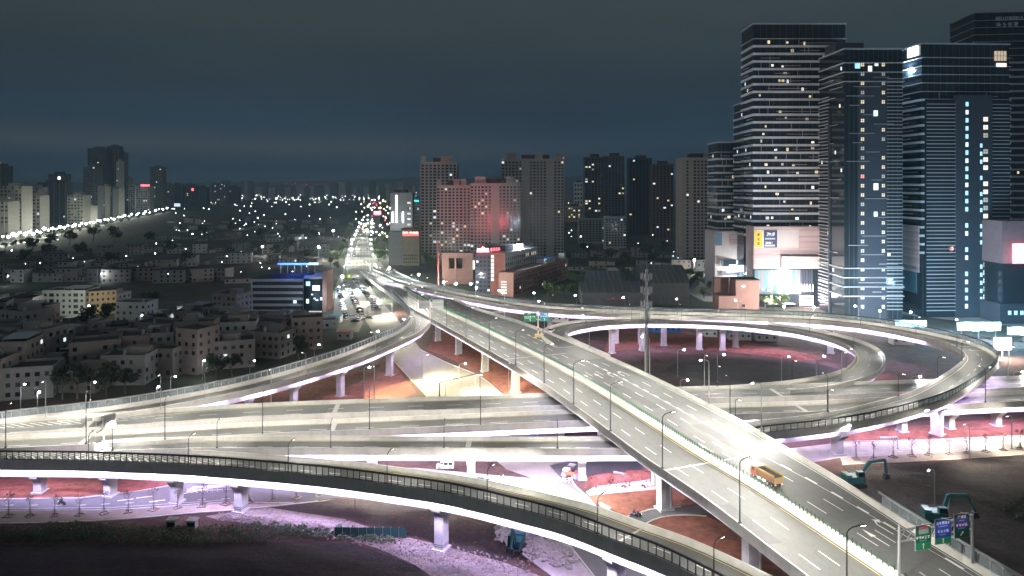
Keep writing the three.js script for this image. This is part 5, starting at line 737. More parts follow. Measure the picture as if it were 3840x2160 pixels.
// ---- village houses
const houseMats = [wall([0.30, 0.265, 0.235], 5), wall([0.34, 0.32, 0.30], 5), wall([0.26, 0.225, 0.20], 5), wall([0.40, 0.40, 0.39], 5), wall([0.24, 0.24, 0.24], 5), wall([0.33, 0.26, 0.23], 5)], houseTone = ['tan', 'pale grey', 'brown', 'whitish', 'grey', 'pinkish'];
function house(name, label, group, c, w, d, fl, mi, ry, o = {}) {
  const root = thing(name, label, 'house', c, ry, group), h = fl * 3.1 + 0.4, mat = o.mat || houseMats[mi];
  wallPart(root, 'wall', mat, 0, h / 2, 0, w, h, d);
  const rim = new MB(); for (const [x, z, a, b] of [[0, d / 2 - 0.1, w + 0.3, 0.3], [0, -d / 2 + 0.1, w + 0.3, 0.3], [-w / 2 + 0.1, 0, 0.3, d - 0.4], [w / 2 - 0.1, 0, 0.3, d - 0.4]]) rim.box(x, h + 0.45, z, a, 0.9, b); rim.build('roof_parapet', mat, root);
  wallPart(root, 'roof', M.roof, 0, h + 0.03, 0, w - 0.6, 0.06, d - 0.6);
  const n = o.cols || Math.max(2, Math.round(w / 3.2)), big = o.big || [];
  for (const [f, cols, len] of [['f', spread(n, w, 1.8), w], ['r', spread(Math.max(2, Math.round(d / 3.4)), d, 1.8), d], ['l', spread(2, d, 2.4), d]]) { if (f === 'l' && c.x < 0 && ry > -0.2) continue; const F = face(root, f, w, d); for (let j = 0; j < fl; j++) cols.forEach((u, i) => { if (rnd() < (o.gap ?? 0.22)) return; const lit = rnd() < (o.lit ?? 0.035), ww = f === 'f' && big.includes(i) ? 2.4 : rr(1.0, 1.5); putWindow(root, F, u, j * 3.1 + 1.85, ww, big.includes(i) ? 1.8 : 1.4, lit ? pick([M.litCool, M.litCool, M.litDim]) : pick([M.window, M.windowGrey, M.windowGrey]), 0.03, lit ? 'lit_window' : 'window'); }); }
  if (o.shed ?? rnd() < 0.6) wallPart(root, 'roof_shed', pick(houseMats), rr(-0.2, 0.2) * w, h + 1.35, rr(-0.25, 0.05) * d, w * rr(0.3, 0.55), 2.6, d * 0.4);
  if (o.tank ?? rnd() < 0.5) { const x = rr(-0.35, 0.35) * w, m = new MB(); m.cyl(V(x, h + 0.6, 0.2 * d), V(x, h + 2.1, 0.2 * d), 0.6, 0.6, 9).box(x, h + 0.3, 0.2 * d, 1, 0.6, 1); m.build('water_tank', M.paleGrey, root); }
  if (rnd() < 0.4) { const x = rr(-0.25, 0.25) * w, q = new MB(); q.hexa([V(x - w * 0.25, h + 1.9, -d * 0.4), V(x + w * 0.25, h + 1.9, -d * 0.4), V(x + w * 0.25, h + 1.3, d * 0.3), V(x - w * 0.25, h + 1.3, d * 0.3), V(x - w * 0.25, h + 2.0, -d * 0.4), V(x + w * 0.25, h + 2.0, -d * 0.4), V(x + w * 0.25, h + 1.4, d * 0.3), V(x - w * 0.25, h + 1.4, d * 0.3)]); for (const [a, b] of [[-0.23, 0.28], [0.23, 0.28], [-0.23, -0.38], [0.23, -0.38]]) q.box(x + a * w, h + 0.7, b * d, 0.12, 1.5, 0.12); q.build('sheet_roof', pick([M.paleGrey, M.roof, M.greyWall, M.white]), root); }
  if (rnd() < 0.5) { const u = rr(-0.3, 0.3) * w; wallPart(root, 'balcony', mat, u, 3.1 * rr(1, fl - 1) + 0.1, d / 2 + 0.6, 2.8, 0.9, 1.2); }
  if (fl > 2) for (let j = 1; j < fl; j++) if (rnd() < 0.5) boxPart(root, 'floor_ledge', mat, 0, j * 3.1 + 0.05, d / 2 + 0.06, w - 0.05, 0.2, 0.2);
  return root;
}
house('white_house', 'long white four storey house with cornice, clearest building in the dark village', 'village houses', atD(268, 402), 23, 14, 4, 3, 0.0, { mat: wall([0.62, 0.60, 0.52], 5), cols: 7, gap: 0.03, big: [1, 5], lit: 0, tank: true });
{ const m = thing('yellow_wing', 'amber lit end wing joined to the long white house', 'house', atD(385, 403), 0.55, 'village houses'), h = 12.8; wallPart(m, 'wall', wall([0.60, 0.44, 0.25], 5), 0, h / 2, 0, 13, h, 8); const F = face(m, 'f', 13, 8); for (let j = 0; j < 4; j++) for (let i = 0; i < 5; i++) putWindow(m, F, -5 + i * 2.5, 1.9 + j * 3.1, 1.0, 1.4, M.window); wallPart(m, 'roof_slab', M.roof, 0, h + 0.2, 0, 14, 0.4, 9); pt(atD(420, 376, 9), [1, 0.75, 0.4], 320, 'house_fill_light'); pt(atD(250, 372, 9), [0.85, 1, 1], 700, 'house_fill_light');  // fill lights added to brighten the white house and its wing
  const l = thing('house_lamp', 'pair of small floodlights on a post before the white house', 'lamp', atD(335, 374)); new MB().cyl(V(0, 0, 0), V(0, 8.6, 0), 0.1, 0.08, 6).build('pole', M.poleGrey, l); new MB().box(-0.4, 8.8, 0, 0.5, 0.4, 0.4).box(0.4, 8.8, 0, 0.5, 0.4, 0.4).build('lamp_head', M.bulbCool, l); }
const backY = (x) => { const p = [[-300, 1612], [0, 1570], [300, 1535], [675, 1478], [966, 1417], [1130, 1372], [1280, 1325], [1400, 1270]]; for (let i = 0; i + 1 < p.length; i++) if (x <= p[i + 1][0]) return lerp(p[i][1], p[i + 1][1], (x - p[i][0]) / (p[i + 1][0] - p[i][0])); return 1270; };
{ const taken = [[150, 470, 1130, 1215], [930, 1260, 1125, 1215], [430, 950, 1120, 1192]], rowName = ['nearest', 'second', 'third', 'fourth', 'fifth', 'sixth', 'seventh', 'eighth'];
  for (let k = 0; k < 8; k++) { let i = 0; for (let x = -90 + (k % 2) * 30; x < 1255;) {
    const by = backY(x) - 62 - k * 43 - rr(0, 14) - (k > 3 ? (k - 3) * 6 : 0), D = FOCAL * CAM_H / (by - HORIZON), w = rr(9.5, 17), wp = w * FOCAL / D, cx = x + wp / 2; x += wp + rr(2, 12) * (rnd() < 0.15 ? 4 : 1);
    if (by < 1075 || cx > 1262 - (by > 1300 ? 0 : 20)) continue; if (taken.some(([a, b, c, d]) => cx > a && cx < b && by > c && by < d)) continue; if (by > 1330 && cx > backY.length + 1240) continue;
    const cap = cx > 130 && cx < 490 && by > 1175 ? 1196 : cx > 925 && by > 1160 ? 1172 : 1090, mi = Math.floor(rnd() * 6), fl = Math.min(Math.max(2, Math.round((k === 0 ? rr(1.6, 4.2) : rr(2, 5.2)) + (cx > 700 && k < 3 ? 0.8 : 0))), Math.floor((yAt(cap, D) - 2.5) / 3.1)); if (fl < 1) continue;
    house('village_house', `${houseTone[mi]} ${['', 'one', 'two', 'three', 'four', 'five', 'six'][fl]} storey house, ${ord(i++)} from left in the ${rowName[k]} row beyond the left ramp`, 'village houses', atD(cx, D + 6), w, rr(9, 14), fl, mi, rr(-0.45, 0.5), { lit: k < 3 ? 0.02 : 0.012 }); } }
  // scattered low houses further out
  let i = 0; for (const [x0, x1, y, n] of [[-40, 900, 1052, 17], [0, 700, 1022, 10], [100, 1200, 990, 14], [-50, 420, 962, 7], [500, 1240, 945, 14], [560, 1230, 900, 16], [640, 1220, 862, 16], [640, 1250, 835, 14], [2140, 2640, 1010, 8], [2140, 2560, 965, 8]]) for (let q = 0; q < n; q++) {
    const x = lerp(x0, x1, (q + rr(0.1, 0.9)) / n), D = FOCAL * CAM_H / (y + rr(-8, 8) - HORIZON), mi = Math.floor(rnd() * 6), fl = 1 + Math.floor(rnd() * 3), w = rr(9, 22), h = fl * 3.1, root = thing('far_house', `${houseTone[mi]} low house, ${ord(i++ % 99)}${i > 99 ? ' of the second hundred' : ''} from the front in the dark fields`, 'house', atD(x, D), rr(-0.4, 0.4), 'far houses');
    wallPart(root, 'wall', houseMats[mi], 0, h / 2, 0, w, h, 9); wallPart(root, 'roof', M.roof, 0, h + 0.25, 0, w + 0.4, 0.5, 9.6); const F = face(root, 'f', w, 9), nn = Math.round(w / 4); for (let j = 0; j < fl; j++) for (const u of spread(nn, w, 2)) { if (rnd() < 0.3) continue; const lit = rnd() < 0.02; putWindow(root, F, u, j * 3.1 + 1.8, 1.3, 1.4, lit ? pick([M.litCool, M.litWhite]) : M.window, 0.03, lit ? 'lit_window' : 'window'); } } }
// ---- towers on the left skyline
const farMats = [wall([0.40, 0.38, 0.32], 8), M.slateBlue, wall([0.20, 0.215, 0.21], 8), M.paleGrey];
[[0, 82, 698, 985, 0, 'cream ribbed tower at the left edge'], [-14, 31, 755, 945, 0, 'lower cream tower in front at the left edge'], [-20, 16, 622, 1250, 1, 'dark tower behind at the left edge with a red light'], [106, 150, 733, 1080, 0, 'slim cream tower, second cream one from the left'], [98, 145, 702, 1130, 2, 'grey tower behind the second slim cream tower'], [138, 246, 684, 1330, 1, 'wide dark tower with scattered lit flats'], [181, 240, 652, 1400, 1, 'dark tower with a bright blue roof lamp'], [253, 312, 732, 1190, 0, 'cream tower with two window ribs before the dark group'], [308, 338, 772, 1230, 0, 'short cream block at the foot of the dark group'], [312, 364, 626, 1700, 2, 'dark ribbed tower left of the tallest far tower'], [328, 400, 556, 1900, 1, 'tallest dark tower on the left skyline'], [400, 446, 548, 1950, 1, 'twin of the tallest dark tower, on its right'], [434, 466, 572, 2050, 2, 'narrow tower right of the tall twin towers'], [436, 446, 604, 1620, 3, 'thin pale rib tower before the tall twins'], [337, 366, 696, 1420, 2, 'framed grey tower below the tall twins'], [380, 394, 698, 1480, 0, 'thin pale slab below the tall twins'], [404, 424, 706, 1500, 2, 'dim slab right of the thin pale slab'], [420, 446, 700, 1520, 0, 'window ribbed pale tower below the tall twins'], [455, 482, 668, 1800, 2, 'grey stepped tower right of the twins'], [482, 506, 696, 1750, 3, 'pale grey block left of the red roof letters'], [510, 562, 700, 1700, 3, 'pale tower with red letters on its roof'], [563, 611, 626, 2050, 2, 'lone dark tower with three lit windows near its top'], [615, 640, 690, 2150, 2, 'grey tower pair, left one, beside the lone dark tower'], [641, 680, 690, 2200, 1, 'grey tower pair, right one, with teal shop lights'], [682, 736, 694, 2300, 1, 'dark block with an upright red sign'], [736, 776, 702, 2400, 1, 'dark narrow block right of the red sign block'], [794, 845, 690, 2600, 2, 'pale dim tower right of the dark blocks'], [846, 895, 700, 2700, 1, 'dim blue tower with lit side lights']].forEach(([a, b, t, D, mi, label]) => {
  const w = (b - a) * D / FOCAL, h = yAt(t, D), root = thing('skyline_tower', label, 'tower', atD((a + b) / 2, D), 0, 'left skyline towers'), d = 22; wallPart(root, 'wall', farMats[mi], 0, h / 2, -d / 2, w, h, d);
  const n = Math.max(2, Math.round(w / 5)), fl = Math.max(6, Math.round(h / 5)), F = { place: (u, y, o) => V(u, y, o), ry: 0 };
  for (let i = 0; i <= n; i += 2) boxPart(root, 'facade_rib', farMats[mi === 1 ? 2 : mi], -w / 2 + 0.5 + (w - 1) * i / n, h / 2, 0.3, 1.0, h, 0.6);
  for (let j = 0; j < fl; j++) for (let i = 0; i < n; i++) { if (mi === 1 ? rnd() < 0.75 : rnd() < 0.25) continue; const lit = rnd() < 0.05; putWindow(root, F, -w / 2 + (i + 0.5) * w / n, (j + 0.6) * h / fl, w / n * 0.55, h / fl * 0.5, lit ? pick([M.litWhite, M.litCool]) : M.window, 0.06, lit ? 'lit_window' : 'window'); } closeWindows(root);
  wallPart(root, 'roof_house', farMats[mi], 0, h + 2, -d / 2, w * 0.5, 4, d * 0.5);
  if (label.includes('red letters')) for (let i = 0; i < 5; i++) boxPart(root, 'lit_red_letter', M.neonRed, -w * 0.1 + i * w * 0.13, h + 3, 0, 3, 4, 0.6); if (label.includes('red light')) boxPart(root, 'beacon_light', M.litRed, 0, h + 5, 0, 2.4, 2.4, 1); if (label.includes('blue roof')) boxPart(root, 'roof_lamp_light', M.neonWhite, 6, h - 8, 0.6, 4, 5, 0.6); if (label.includes('upright red')) boxPart(root, 'lit_red_sign', M.neonRed, w * 0.25, h - 14, 0.6, 5, 7, 0.6); if (label.includes('teal')) boxPart(root, 'lit_shop_front', M.litCool, 0, 10, 0.6, w * 0.8, 9, 0.6);
});
{ let i = 0; for (let x = 770; x < 1590;) { const D = rr(3000, 4600), wpx = rr(10, 34), t = rr(676, 704), h = yAt(t, D), w = wpx * D / FOCAL; const root = thing('distant_tower', `${ord(i++)} hazy block from the left on the far central skyline`, 'tower', atD(x + wpx / 2, D), 0, 'distant skyline blocks'); wallPart(root, 'wall', farMats[2 + (i % 2)], 0, h / 2, 0, w, h, 30); wallPart(root, 'roof_house', farMats[2], 0, h + 2, 0, w * 0.4, 4, 14); x += wpx + rr(-4, 6); } }
{ let i = 0; for (let x = 2130; x < 2560; x += rr(16, 40)) { const D = rr(2600, 4200), wpx = rr(10, 26), t = rr(684, 712), h = Math.max(12, yAt(t, D)), w = wpx * D / FOCAL; const root = thing('distant_tower', `${ord(i++)} hazy block from the left on the far right skyline`, 'tower', atD(x, D), 0, 'distant skyline blocks'); wallPart(root, 'wall', farMats[2], 0, h / 2, 0, w, h, 30); wallPart(root, 'roof_house', farMats[2], 0, h + 2, 0, w * 0.4, 4, 14); } }
{ // far hills
  const m = new MB(), n = makeNoise(77), D = 6200; let prev = null; for (let x = -600; x <= 4400; x += 40) { const hh = 62 + 190 * fbm(n, x / 500 + 20, 0.5, 4096, 4) * (0.35 + 0.65 * sstep(x, 800, 2200)), a = atD(x, D, -5), b = atD(x, D + 1200, hh), q = [a, b, atD(x, D + 2600, -5)]; if (prev) { m.quad(prev[0], q[0], q[1], prev[1]); m.quad(prev[1], q[1], q[2], prev[2]); } prev = q; } structure(m.build('hills', std([0.06, 0.07, 0.07]))); }
// ---- far lights: too many and too small to count
{ const g = new THREE.OctahedronGeometry(1), mk = (name, mat, list, label, cat) => { const im = new THREE.InstancedMesh(g, mat, list.length), M4 = new THREE.Matrix4(); list.forEach(([v, r], i) => im.setMatrixAt(i, M4.makeScale(r, r, r).setPosition(v))); im.name = name; stuff(im); im.userData.label = label; im.userData.category = cat; scene.add(im); };
  const sp = (n, x0, x1, y0, y1, f) => Array.from({ length: n }, () => { const y = y0 + (y1 - y0) * Math.pow(rnd(), 1.4), D = Math.min(5200, FOCAL * (CAM_H - 4) / Math.max(6, y - HORIZON)); return [atD(rr(x0, x1), D, Math.min(40, rr(3, 12) + (y < 716 ? rr(0, 40) : 0))), D * f * rr(0.5, 1.15)]; });
  mk('distant_city_lights', glow([0.86, 0.95, 1], 16), [...sp(520, 620, 1560, 703, 752, 0.00048), ...sp(70, 640, 1280, 752, 900, 0.0006), ...sp(60, 2120, 2700, 712, 1000, 0.00055), ...sp(26, 0, 1200, 880, 1060, 0.0009), ...sp(60, 1330, 1480, 740, 900, 0.0009)], 'scattered white and bluish lights of the far city', 'lights');
  mk('distant_amber_lights', glow([1, 0.72, 0.35], 10), [...sp(160, 620, 1560, 706, 765, 0.00048), ...sp(26, 1340, 1480, 760, 900, 0.0012), ...sp(20, 2120, 2600, 720, 900, 0.0007)], 'scattered amber lights of the far city', 'lights');
  mk('distant_red_lights', glow([1, 0.06, 0.12], 4), [...sp(46, 780, 1570, 694, 704, 0.00045).map(([v, r]) => [v.setY(rr(66, 84)), r]), ...sp(14, 1350, 1470, 760, 880, 0.001)], 'scattered red roof beacons on the far skyline', 'lights'); }
// bright tree-lined road at far left: lamp posts one by one
{ const lg = new MB().cyl(V(0, 0, 0), V(0, 9, 0), 0.25, 0.2, 6).geo(), hg = new THREE.SphereGeometry(1.5, 10, 7).scale(1.1, 0.9, 1.1), list = []; for (let i = 0; i < 46; i++) { const t = i / 45, x = lerp(-10, 625, Math.pow(t, 0.9)) + rr(-4, 4), y = lerp(926, 797, t) + (i % 2 ? rr(-11, -5) : rr(-2, 5)) * (1 - t * 0.6); list.push([x, y]); }
  list.forEach(([x, y], i) => { const D = FOCAL * CAM_H / (y - HORIZON), g = thing('globe_lamp', `${ord(i)} glowing globe lamp from the left along the bright far road`, 'street lamp', atD(x, D), 0, 'globe lamps of the bright far road'); addMesh('pole', lg, M.poleGrey, g); const b = addMesh('globe_light', hg, M.bulbCool, g), gs = rr(0.55, 1.35); b.scale.setScalar(gs); b.position.y = 9 + gs; if (i % 2 === 0) pt(atD(x, D - 3, 13), [0.95, 1, 0.86], 1500, 'globe_lamp_light'); }); }
// strong lamps on the far avenue
[[1195, 926, 12, 5000, 'very bright lamp over the dark fields left of the avenue'], [1283, 1036, 11, 5000, 'blue white flood lamp where the avenue meets the parking strip'], [1318, 935, 11, 3500, 'bright lamp on the avenue left kerb'], [1375, 862, 11, 3500, 'bright lamp up the avenue near the shops'], [1320, 900, 10, 2500, 'second bright lamp further up the avenue left kerb'], [1482, 930, 10, 5000, 'bright lamp over the trees right of the avenue'], [1250, 865, 10, 1200, 'lamp on a tall mast left of the avenue'], [984, 925, 9, 500, 'small bluish lamp in the dark field, right of two'], [905, 947, 8, 500, 'small bluish lamp in the dark field, left of two'], [2604, 975, 11, 2500, 'bright lamp by the green fence left of the mall'], [1460, 1005, 9, 5000, 'first lamp behind the ramp noise wall'], [1570, 1030, 9, 6000, 'second lamp behind the ramp noise wall'], [1664, 1058, 9, 2000, 'third lamp behind the ramp noise wall'], [1710, 1064, 9, 2000, 'fourth lamp behind the ramp noise wall'], [1786, 1078, 9, 4000, 'fifth lamp behind the ramp noise wall'], [1885, 1090, 9, 2500, 'lamp before the brick building corner']].forEach(([x, y, h, I, label], i) => {
  const D = FOCAL * (CAM_H - h) / (y - HORIZON), r = D * 0.0013, g = thing('flood_lamp', label, 'street lamp', atD(x, D), 0, 'flood lamps'); new MB().cyl(V(0, 0, 0), V(0, h - r, 0), 0.16, 0.12, 7).build('pole', M.poleGrey, g); const b = addMesh('lamp_globe', new THREE.SphereGeometry(r, 12, 8), M.bulbCool, g); b.position.y = h; pt(atD(x, D - r * 1.6, h), i === 1 ? [0.75, 0.9, 1] : [0.95, 0.97, 0.92], I, 'flood_lamp_light'); });
{ // lamps in pairs up the far avenue
  let i = 0; for (let k = 0; k < 10; k++) for (const sd of [0, 1]) { const t = k / 10, y = lerp(1000, 820, Math.pow(t, 0.7)), x = sd ? lerp(1395, 1400, t) + (k < 3 ? 18 - k * 6 : 0) : lerp(1290, 1362, t), D = FOCAL * (CAM_H - 9) / (y - 8 - HORIZON), g = thing('avenue_lamp', `${sd ? 'right' : 'left'} lamp of the ${ord(k)} pair up the far avenue`, 'street lamp', atD(x, D), 0, 'paired lamps of the far avenue'), dir = sd ? -1 : 1; i++;
    new MB().cyl(V(0, 0, 0), V(0, 9, 0), 0.14, 0.1, 6).bar(V(0, 9, 0), V(dir * 2, 9.3, 0), 0.12).build('pole', M.poleGrey, g); const r = D * 0.0007, b = addMesh('lamp_globe', new THREE.SphereGeometry(r, 10, 7), M.bulbCool, g); b.position.set(dir * 2, 9.2 - r * 0.3, 0); pt(atD(x, D, 8.4).add(V(dir * 2, -r, 0)), [0.93, 1, 0.95], 900, 'avenue_lamp_light'); } }
// ---------------------------------------------------------------- vegetation
const leafMat = (rgb) => new THREE.MeshPhysicalMaterial({ color: new THREE.Color().setRGB(...rgb), roughness: 0.95, transmission: 0.3, thickness: 0, side: THREE.DoubleSide });
Object.assign(M, { leaf: leafMat([0.055, 0.085, 0.035]), leafDark: leafMat([0.035, 0.055, 0.03]), leafLit: leafMat([0.10, 0.15, 0.04]), bark: std([0.10, 0.08, 0.065]), leafDry: leafMat([0.07, 0.055, 0.03]) });  // brightest leaf tone has the lamplight on roadside trees put into it
function crownGeo(n, r, s, clumps = 9) { // leaf-sized faces gathered into uneven clumps
  const m = new MB(), cl = Array.from({ length: clumps }, () => { const t = rnd() * 6.283, u = rr(-0.5, 0.9), q = Math.sqrt(1 - u * u * 0.8) * rr(0.35, 0.75); return [V(Math.cos(t) * q * r, u * r * 0.62, Math.sin(t) * q * r), rr(0.28, 0.5) * r]; });
  for (let i = 0; i < n; i++) { const [c, cr] = cl[i % clumps], d = V(rr(-1, 1), rr(-1, 1), rr(-1, 1)).normalize().multiplyScalar(cr * Math.pow(rnd(), 0.4)), p = c.clone().add(d), a = V(rr(-1, 1), rr(-0.6, 0.6), rr(-1, 1)).normalize().multiplyScalar(s * rr(0.6, 1.3)), b = V(rr(-1, 1), rr(-1, 1), rr(-1, 1)).normalize().cross(a).normalize().multiplyScalar(s * rr(0.4, 0.8)); m.quad(p.clone().sub(a), p.clone().add(b), p.clone().add(a), p.clone().sub(b)); }
  return m.geo();
}
const crowns = Array.from({ length: 6 }, () => crownGeo(420, 3.2, 0.5)), trunks = Array.from({ length: 3 }, () => { const m = new MB(), tw = V(rr(-0.3, 0.3), 3, rr(-0.3, 0.3)); m.tube([V(0, 0, 0), V(tw.x * 0.4, 1.6, tw.z * 0.4), tw], [0.24, 0.19, 0.14], 6); for (let i = 0; i < 4; i++) { const t = i * 1.6 + rnd(); m.tube([tw, V(tw.x + Math.cos(t) * 1.0, 4.2, tw.z + Math.sin(t) * 1.0), V(tw.x + Math.cos(t) * 1.7, 5.4, tw.z + Math.sin(t) * 1.7)], [0.11, 0.07, 0.03], 5); } return m.geo(); });
function tree(label, group, pos, k, mat) { const t = thing('tree', label, 'tree', pos, rnd() * 6.28, group); t.scale.setScalar(k); addMesh('trunk', pick(trunks), M.bark, t); const c = addMesh('crown', pick(crowns), mat || M.leafDark, t); c.position.y = 5.0; c.scale.set(1, rr(0.85, 1.2), 1); return t; }
const treeRow = (what, group, list, mat) => list.forEach(([x, y, k], i) => tree(`${ord(i)} ${what}`, group, at(x, y, 0), k, mat));
treeRow('dark leafy tree from the left among the nearest village houses', 'village trees', [[235, 1500, 1.3], [290, 1495, 1.5], [400, 1490, 1.4], [470, 1478, 1.2], [810, 1428, 1.2], [870, 1415, 1.1], [1120, 1345, 1.3], [1140, 1352, 1.0], [50, 1420, 1.3], [560, 1395, 1.2], [330, 1235, 1.4], [400, 1225, 1.5], [540, 1170, 1.6], [575, 1165, 1.4], [130, 1320, 1.3], [690, 1310, 1.2], [260, 1310, 1.3], [20, 1290, 1.4], [160, 1250, 1.3], [60, 1215, 1.5], [600, 1250, 1.3]], M.leafDark);
treeRow('roadside tree from the front along the left kerb of the far avenue', 'far avenue trees left', [[1262, 1020, 1.1], [1268, 990, 1.2], [1278, 965, 1.2], [1286, 945, 1.2], [1292, 925, 1.2], [1296, 905, 1.3], [1302, 888, 1.3], [1308, 872, 1.3], [1316, 858, 1.4], [1326, 845, 1.4], [1240, 1000, 1.1], [1252, 970, 1.2]], M.leafLit);
treeRow('roadside tree from the front along the right side of the far avenue', 'far avenue trees right', [[1420, 985, 1.3], [1405, 965, 1.3], [1440, 975, 1.4], [1460, 960, 1.5], [1480, 985, 1.4], [1500, 965, 1.5], [1520, 985, 1.4], [1545, 995, 1.5], [1570, 985, 1.5], [1600, 1000, 1.5], [1398, 940, 1.3], [1415, 925, 1.4], [1450, 930, 1.5], [1490, 940, 1.5], [1392, 915, 1.3], [1395, 890, 1.4], [1440, 895, 1.5], [1625, 1015, 1.5], [1650, 1030, 1.4], [1690, 1045, 1.3], [1560, 940, 1.6], [1600, 960, 1.6]], M.leafLit);
treeRow('tree from the left between brick building and mall', 'trees behind the loop', [[2140, 1075, 1.5], [2170, 1090, 1.4], [2195, 1065, 1.3], [2215, 1050, 1.4], [2235, 1056, 1.2], [2260, 1070, 1.2], [2330, 1045, 1.3], [2350, 1050, 1.2], [2380, 1060, 1.3], [2150, 1120, 1.3], [2110, 1128, 1.3], [2075, 1125, 1.2], [2590, 1050, 1.3], [2620, 1070, 1.2], [2650, 1085, 1.3], [2668, 1105, 1.2], [2655, 1040, 1.4], [2675, 1010, 1.4], [2640, 1120, 1.0], [2900, 1165, 1.1], [2935, 1168, 1.2], [2870, 1160, 1.1], [2060, 1105, 1.3]], M.leafLit);
treeRow('dark tree from the left in the middle distance', 'middle distance trees', [[700, 1010, 2.0], [860, 985, 2], [420, 1005, 2], [300, 985, 2.2], [180, 975, 2.2], [90, 1000, 2], [640, 960, 2.2], [1040, 975, 2], [1090, 955, 2], [1150, 985, 1.8], [560, 935, 2.4], [430, 915, 2.6], [350, 905, 2.6], [260, 920, 2.4], [190, 935, 2.2], [120, 950, 2.2], [980, 905, 2.2], [1080, 890, 2.4], [1180, 905, 2], [760, 900, 2.4], [870, 880, 2.4], [2200, 960, 2], [2290, 985, 1.8], [2420, 975, 2], [2500, 960, 2], [2450, 1000, 1.7], [2350, 1000, 1.7], [2240, 1005, 1.6]], M.leafDark);
{ // street-side saplings: stake, pit kerb, thin branches
  const pit = new MB(); for (const [x, z, a, b] of [[0, 0.7, 1.6, 0.2], [0, -0.7, 1.6, 0.2], [0.7, 0, 0.2, 1.2], [-0.7, 0, 0.2, 1.2]]) pit.box(x, 0.09, z, a, 0.18, b); const pg = pit.geo();
  const sap = Array.from({ length: 3 }, () => { const m = new MB(); m.tube([V(0, 0, 0), V(0.05, 2, 0), V(0, 3.6, 0.05)], [0.07, 0.055, 0.03], 5); for (let i = 0; i < 9; i++) { const t = i * 2.4, y = 1.9 + i * 0.2, a = V(0, y, 0), b = V(Math.cos(t) * 0.7, y + 0.7, Math.sin(t) * 0.7); m.tube([a, b, b.clone().add(V(Math.cos(t + 0.5) * 0.35, 0.6, Math.sin(t + 0.5) * 0.35))], [0.03, 0.02, 0.01], 4); } return [m.geo(), crownGeo(90, 1.15, 0.12, 8)]; });
  const stake = new MB(); for (let i = 0; i < 3; i++) { const t = i * 2.09; stake.cyl(V(Math.cos(t) * 0.55, 0.05, Math.sin(t) * 0.55), V(0, 1.6, 0), 0.03, 0.03, 4); } const sg = stake.geo();
  const row = (list, what, group, mat) => list.forEach(([x, y], i) => { const t = thing('sapling', `${ord(i)} ${what}`, 'tree', at(x, y, 0.03), i, group), q = sap[i % 3]; addMesh('trunk', q[0], M.bark, t); const c = addMesh('crown', q[1], mat, t); c.position.y = 3.6; addMesh('stake', sg, M.bark, t); addMesh('pit_kerb', pg, M.paving, t); t.scale.setScalar(rr(0.95, 1.25)); });
  row([[32, 1936], [112, 1935], [205, 1933], [298, 1931], [390, 1925], [482, 1919], [576, 1912], [666, 1904], [759, 1897], [848, 1890], [934, 1883], [1022, 1875], [1110, 1867], [1198, 1858]], 'staked sapling from the left along the lower left pavement', 'saplings on the left pavement', M.leafDry);
  row([[3211, 1722], [3276, 1719], [3350, 1714], [3420, 1710], [3485, 1706], [3559, 1702], [3626, 1698], [3696, 1693], [3762, 1688], [3826, 1684]], 'staked sapling from the left along the right hand street', 'saplings on the right street', M.leafDry);
}
{ // belt of weeds and shrubs at lower left, too many to count
  const g = crownGeo(40, 0.7, 0.14, 4), n = 900, im = new THREE.InstancedMesh(g, M.leaf, n), m4 = new THREE.Matrix4(), q = new THREE.Quaternion(); for (let i = 0; i < n; i++) { const x = rr(-200, 1480), f = sstep(x, 900, 1480), y = lerp(rr(1968, 2034), rr(1990, 2030), f) - 8 * Math.sin(x / 140), p = at(x, y, 0.3), s = rr(0.5, 1.5); im.setMatrixAt(i, m4.compose(p, q.setFromAxisAngle(V(0, 1, 0), rnd() * 6.28), V(s, s * rr(0.6, 1.2), s))); } im.name = 'shrub_belt'; im.userData = { label: 'belt of low green weeds along the lower left pavement', category: 'shrubs', kind: 'stuff' }; scene.add(im);
  const im2 = new THREE.InstancedMesh(g, M.leafDark, 260); for (let i = 0; i < 260; i++) { const p = at(rr(3640, 4000), rr(1840, 1960), 0.4), s = rr(0.6, 1.6); im2.setMatrixAt(i, m4.compose(p, q.setFromAxisAngle(V(0, 1, 0), rnd() * 6.28), V(s, s, s))); } im2.name = 'shrub_patch'; im2.userData = { label: 'dark weeds on the earth at the right edge', category: 'shrubs', kind: 'stuff' }; scene.add(im2);
}
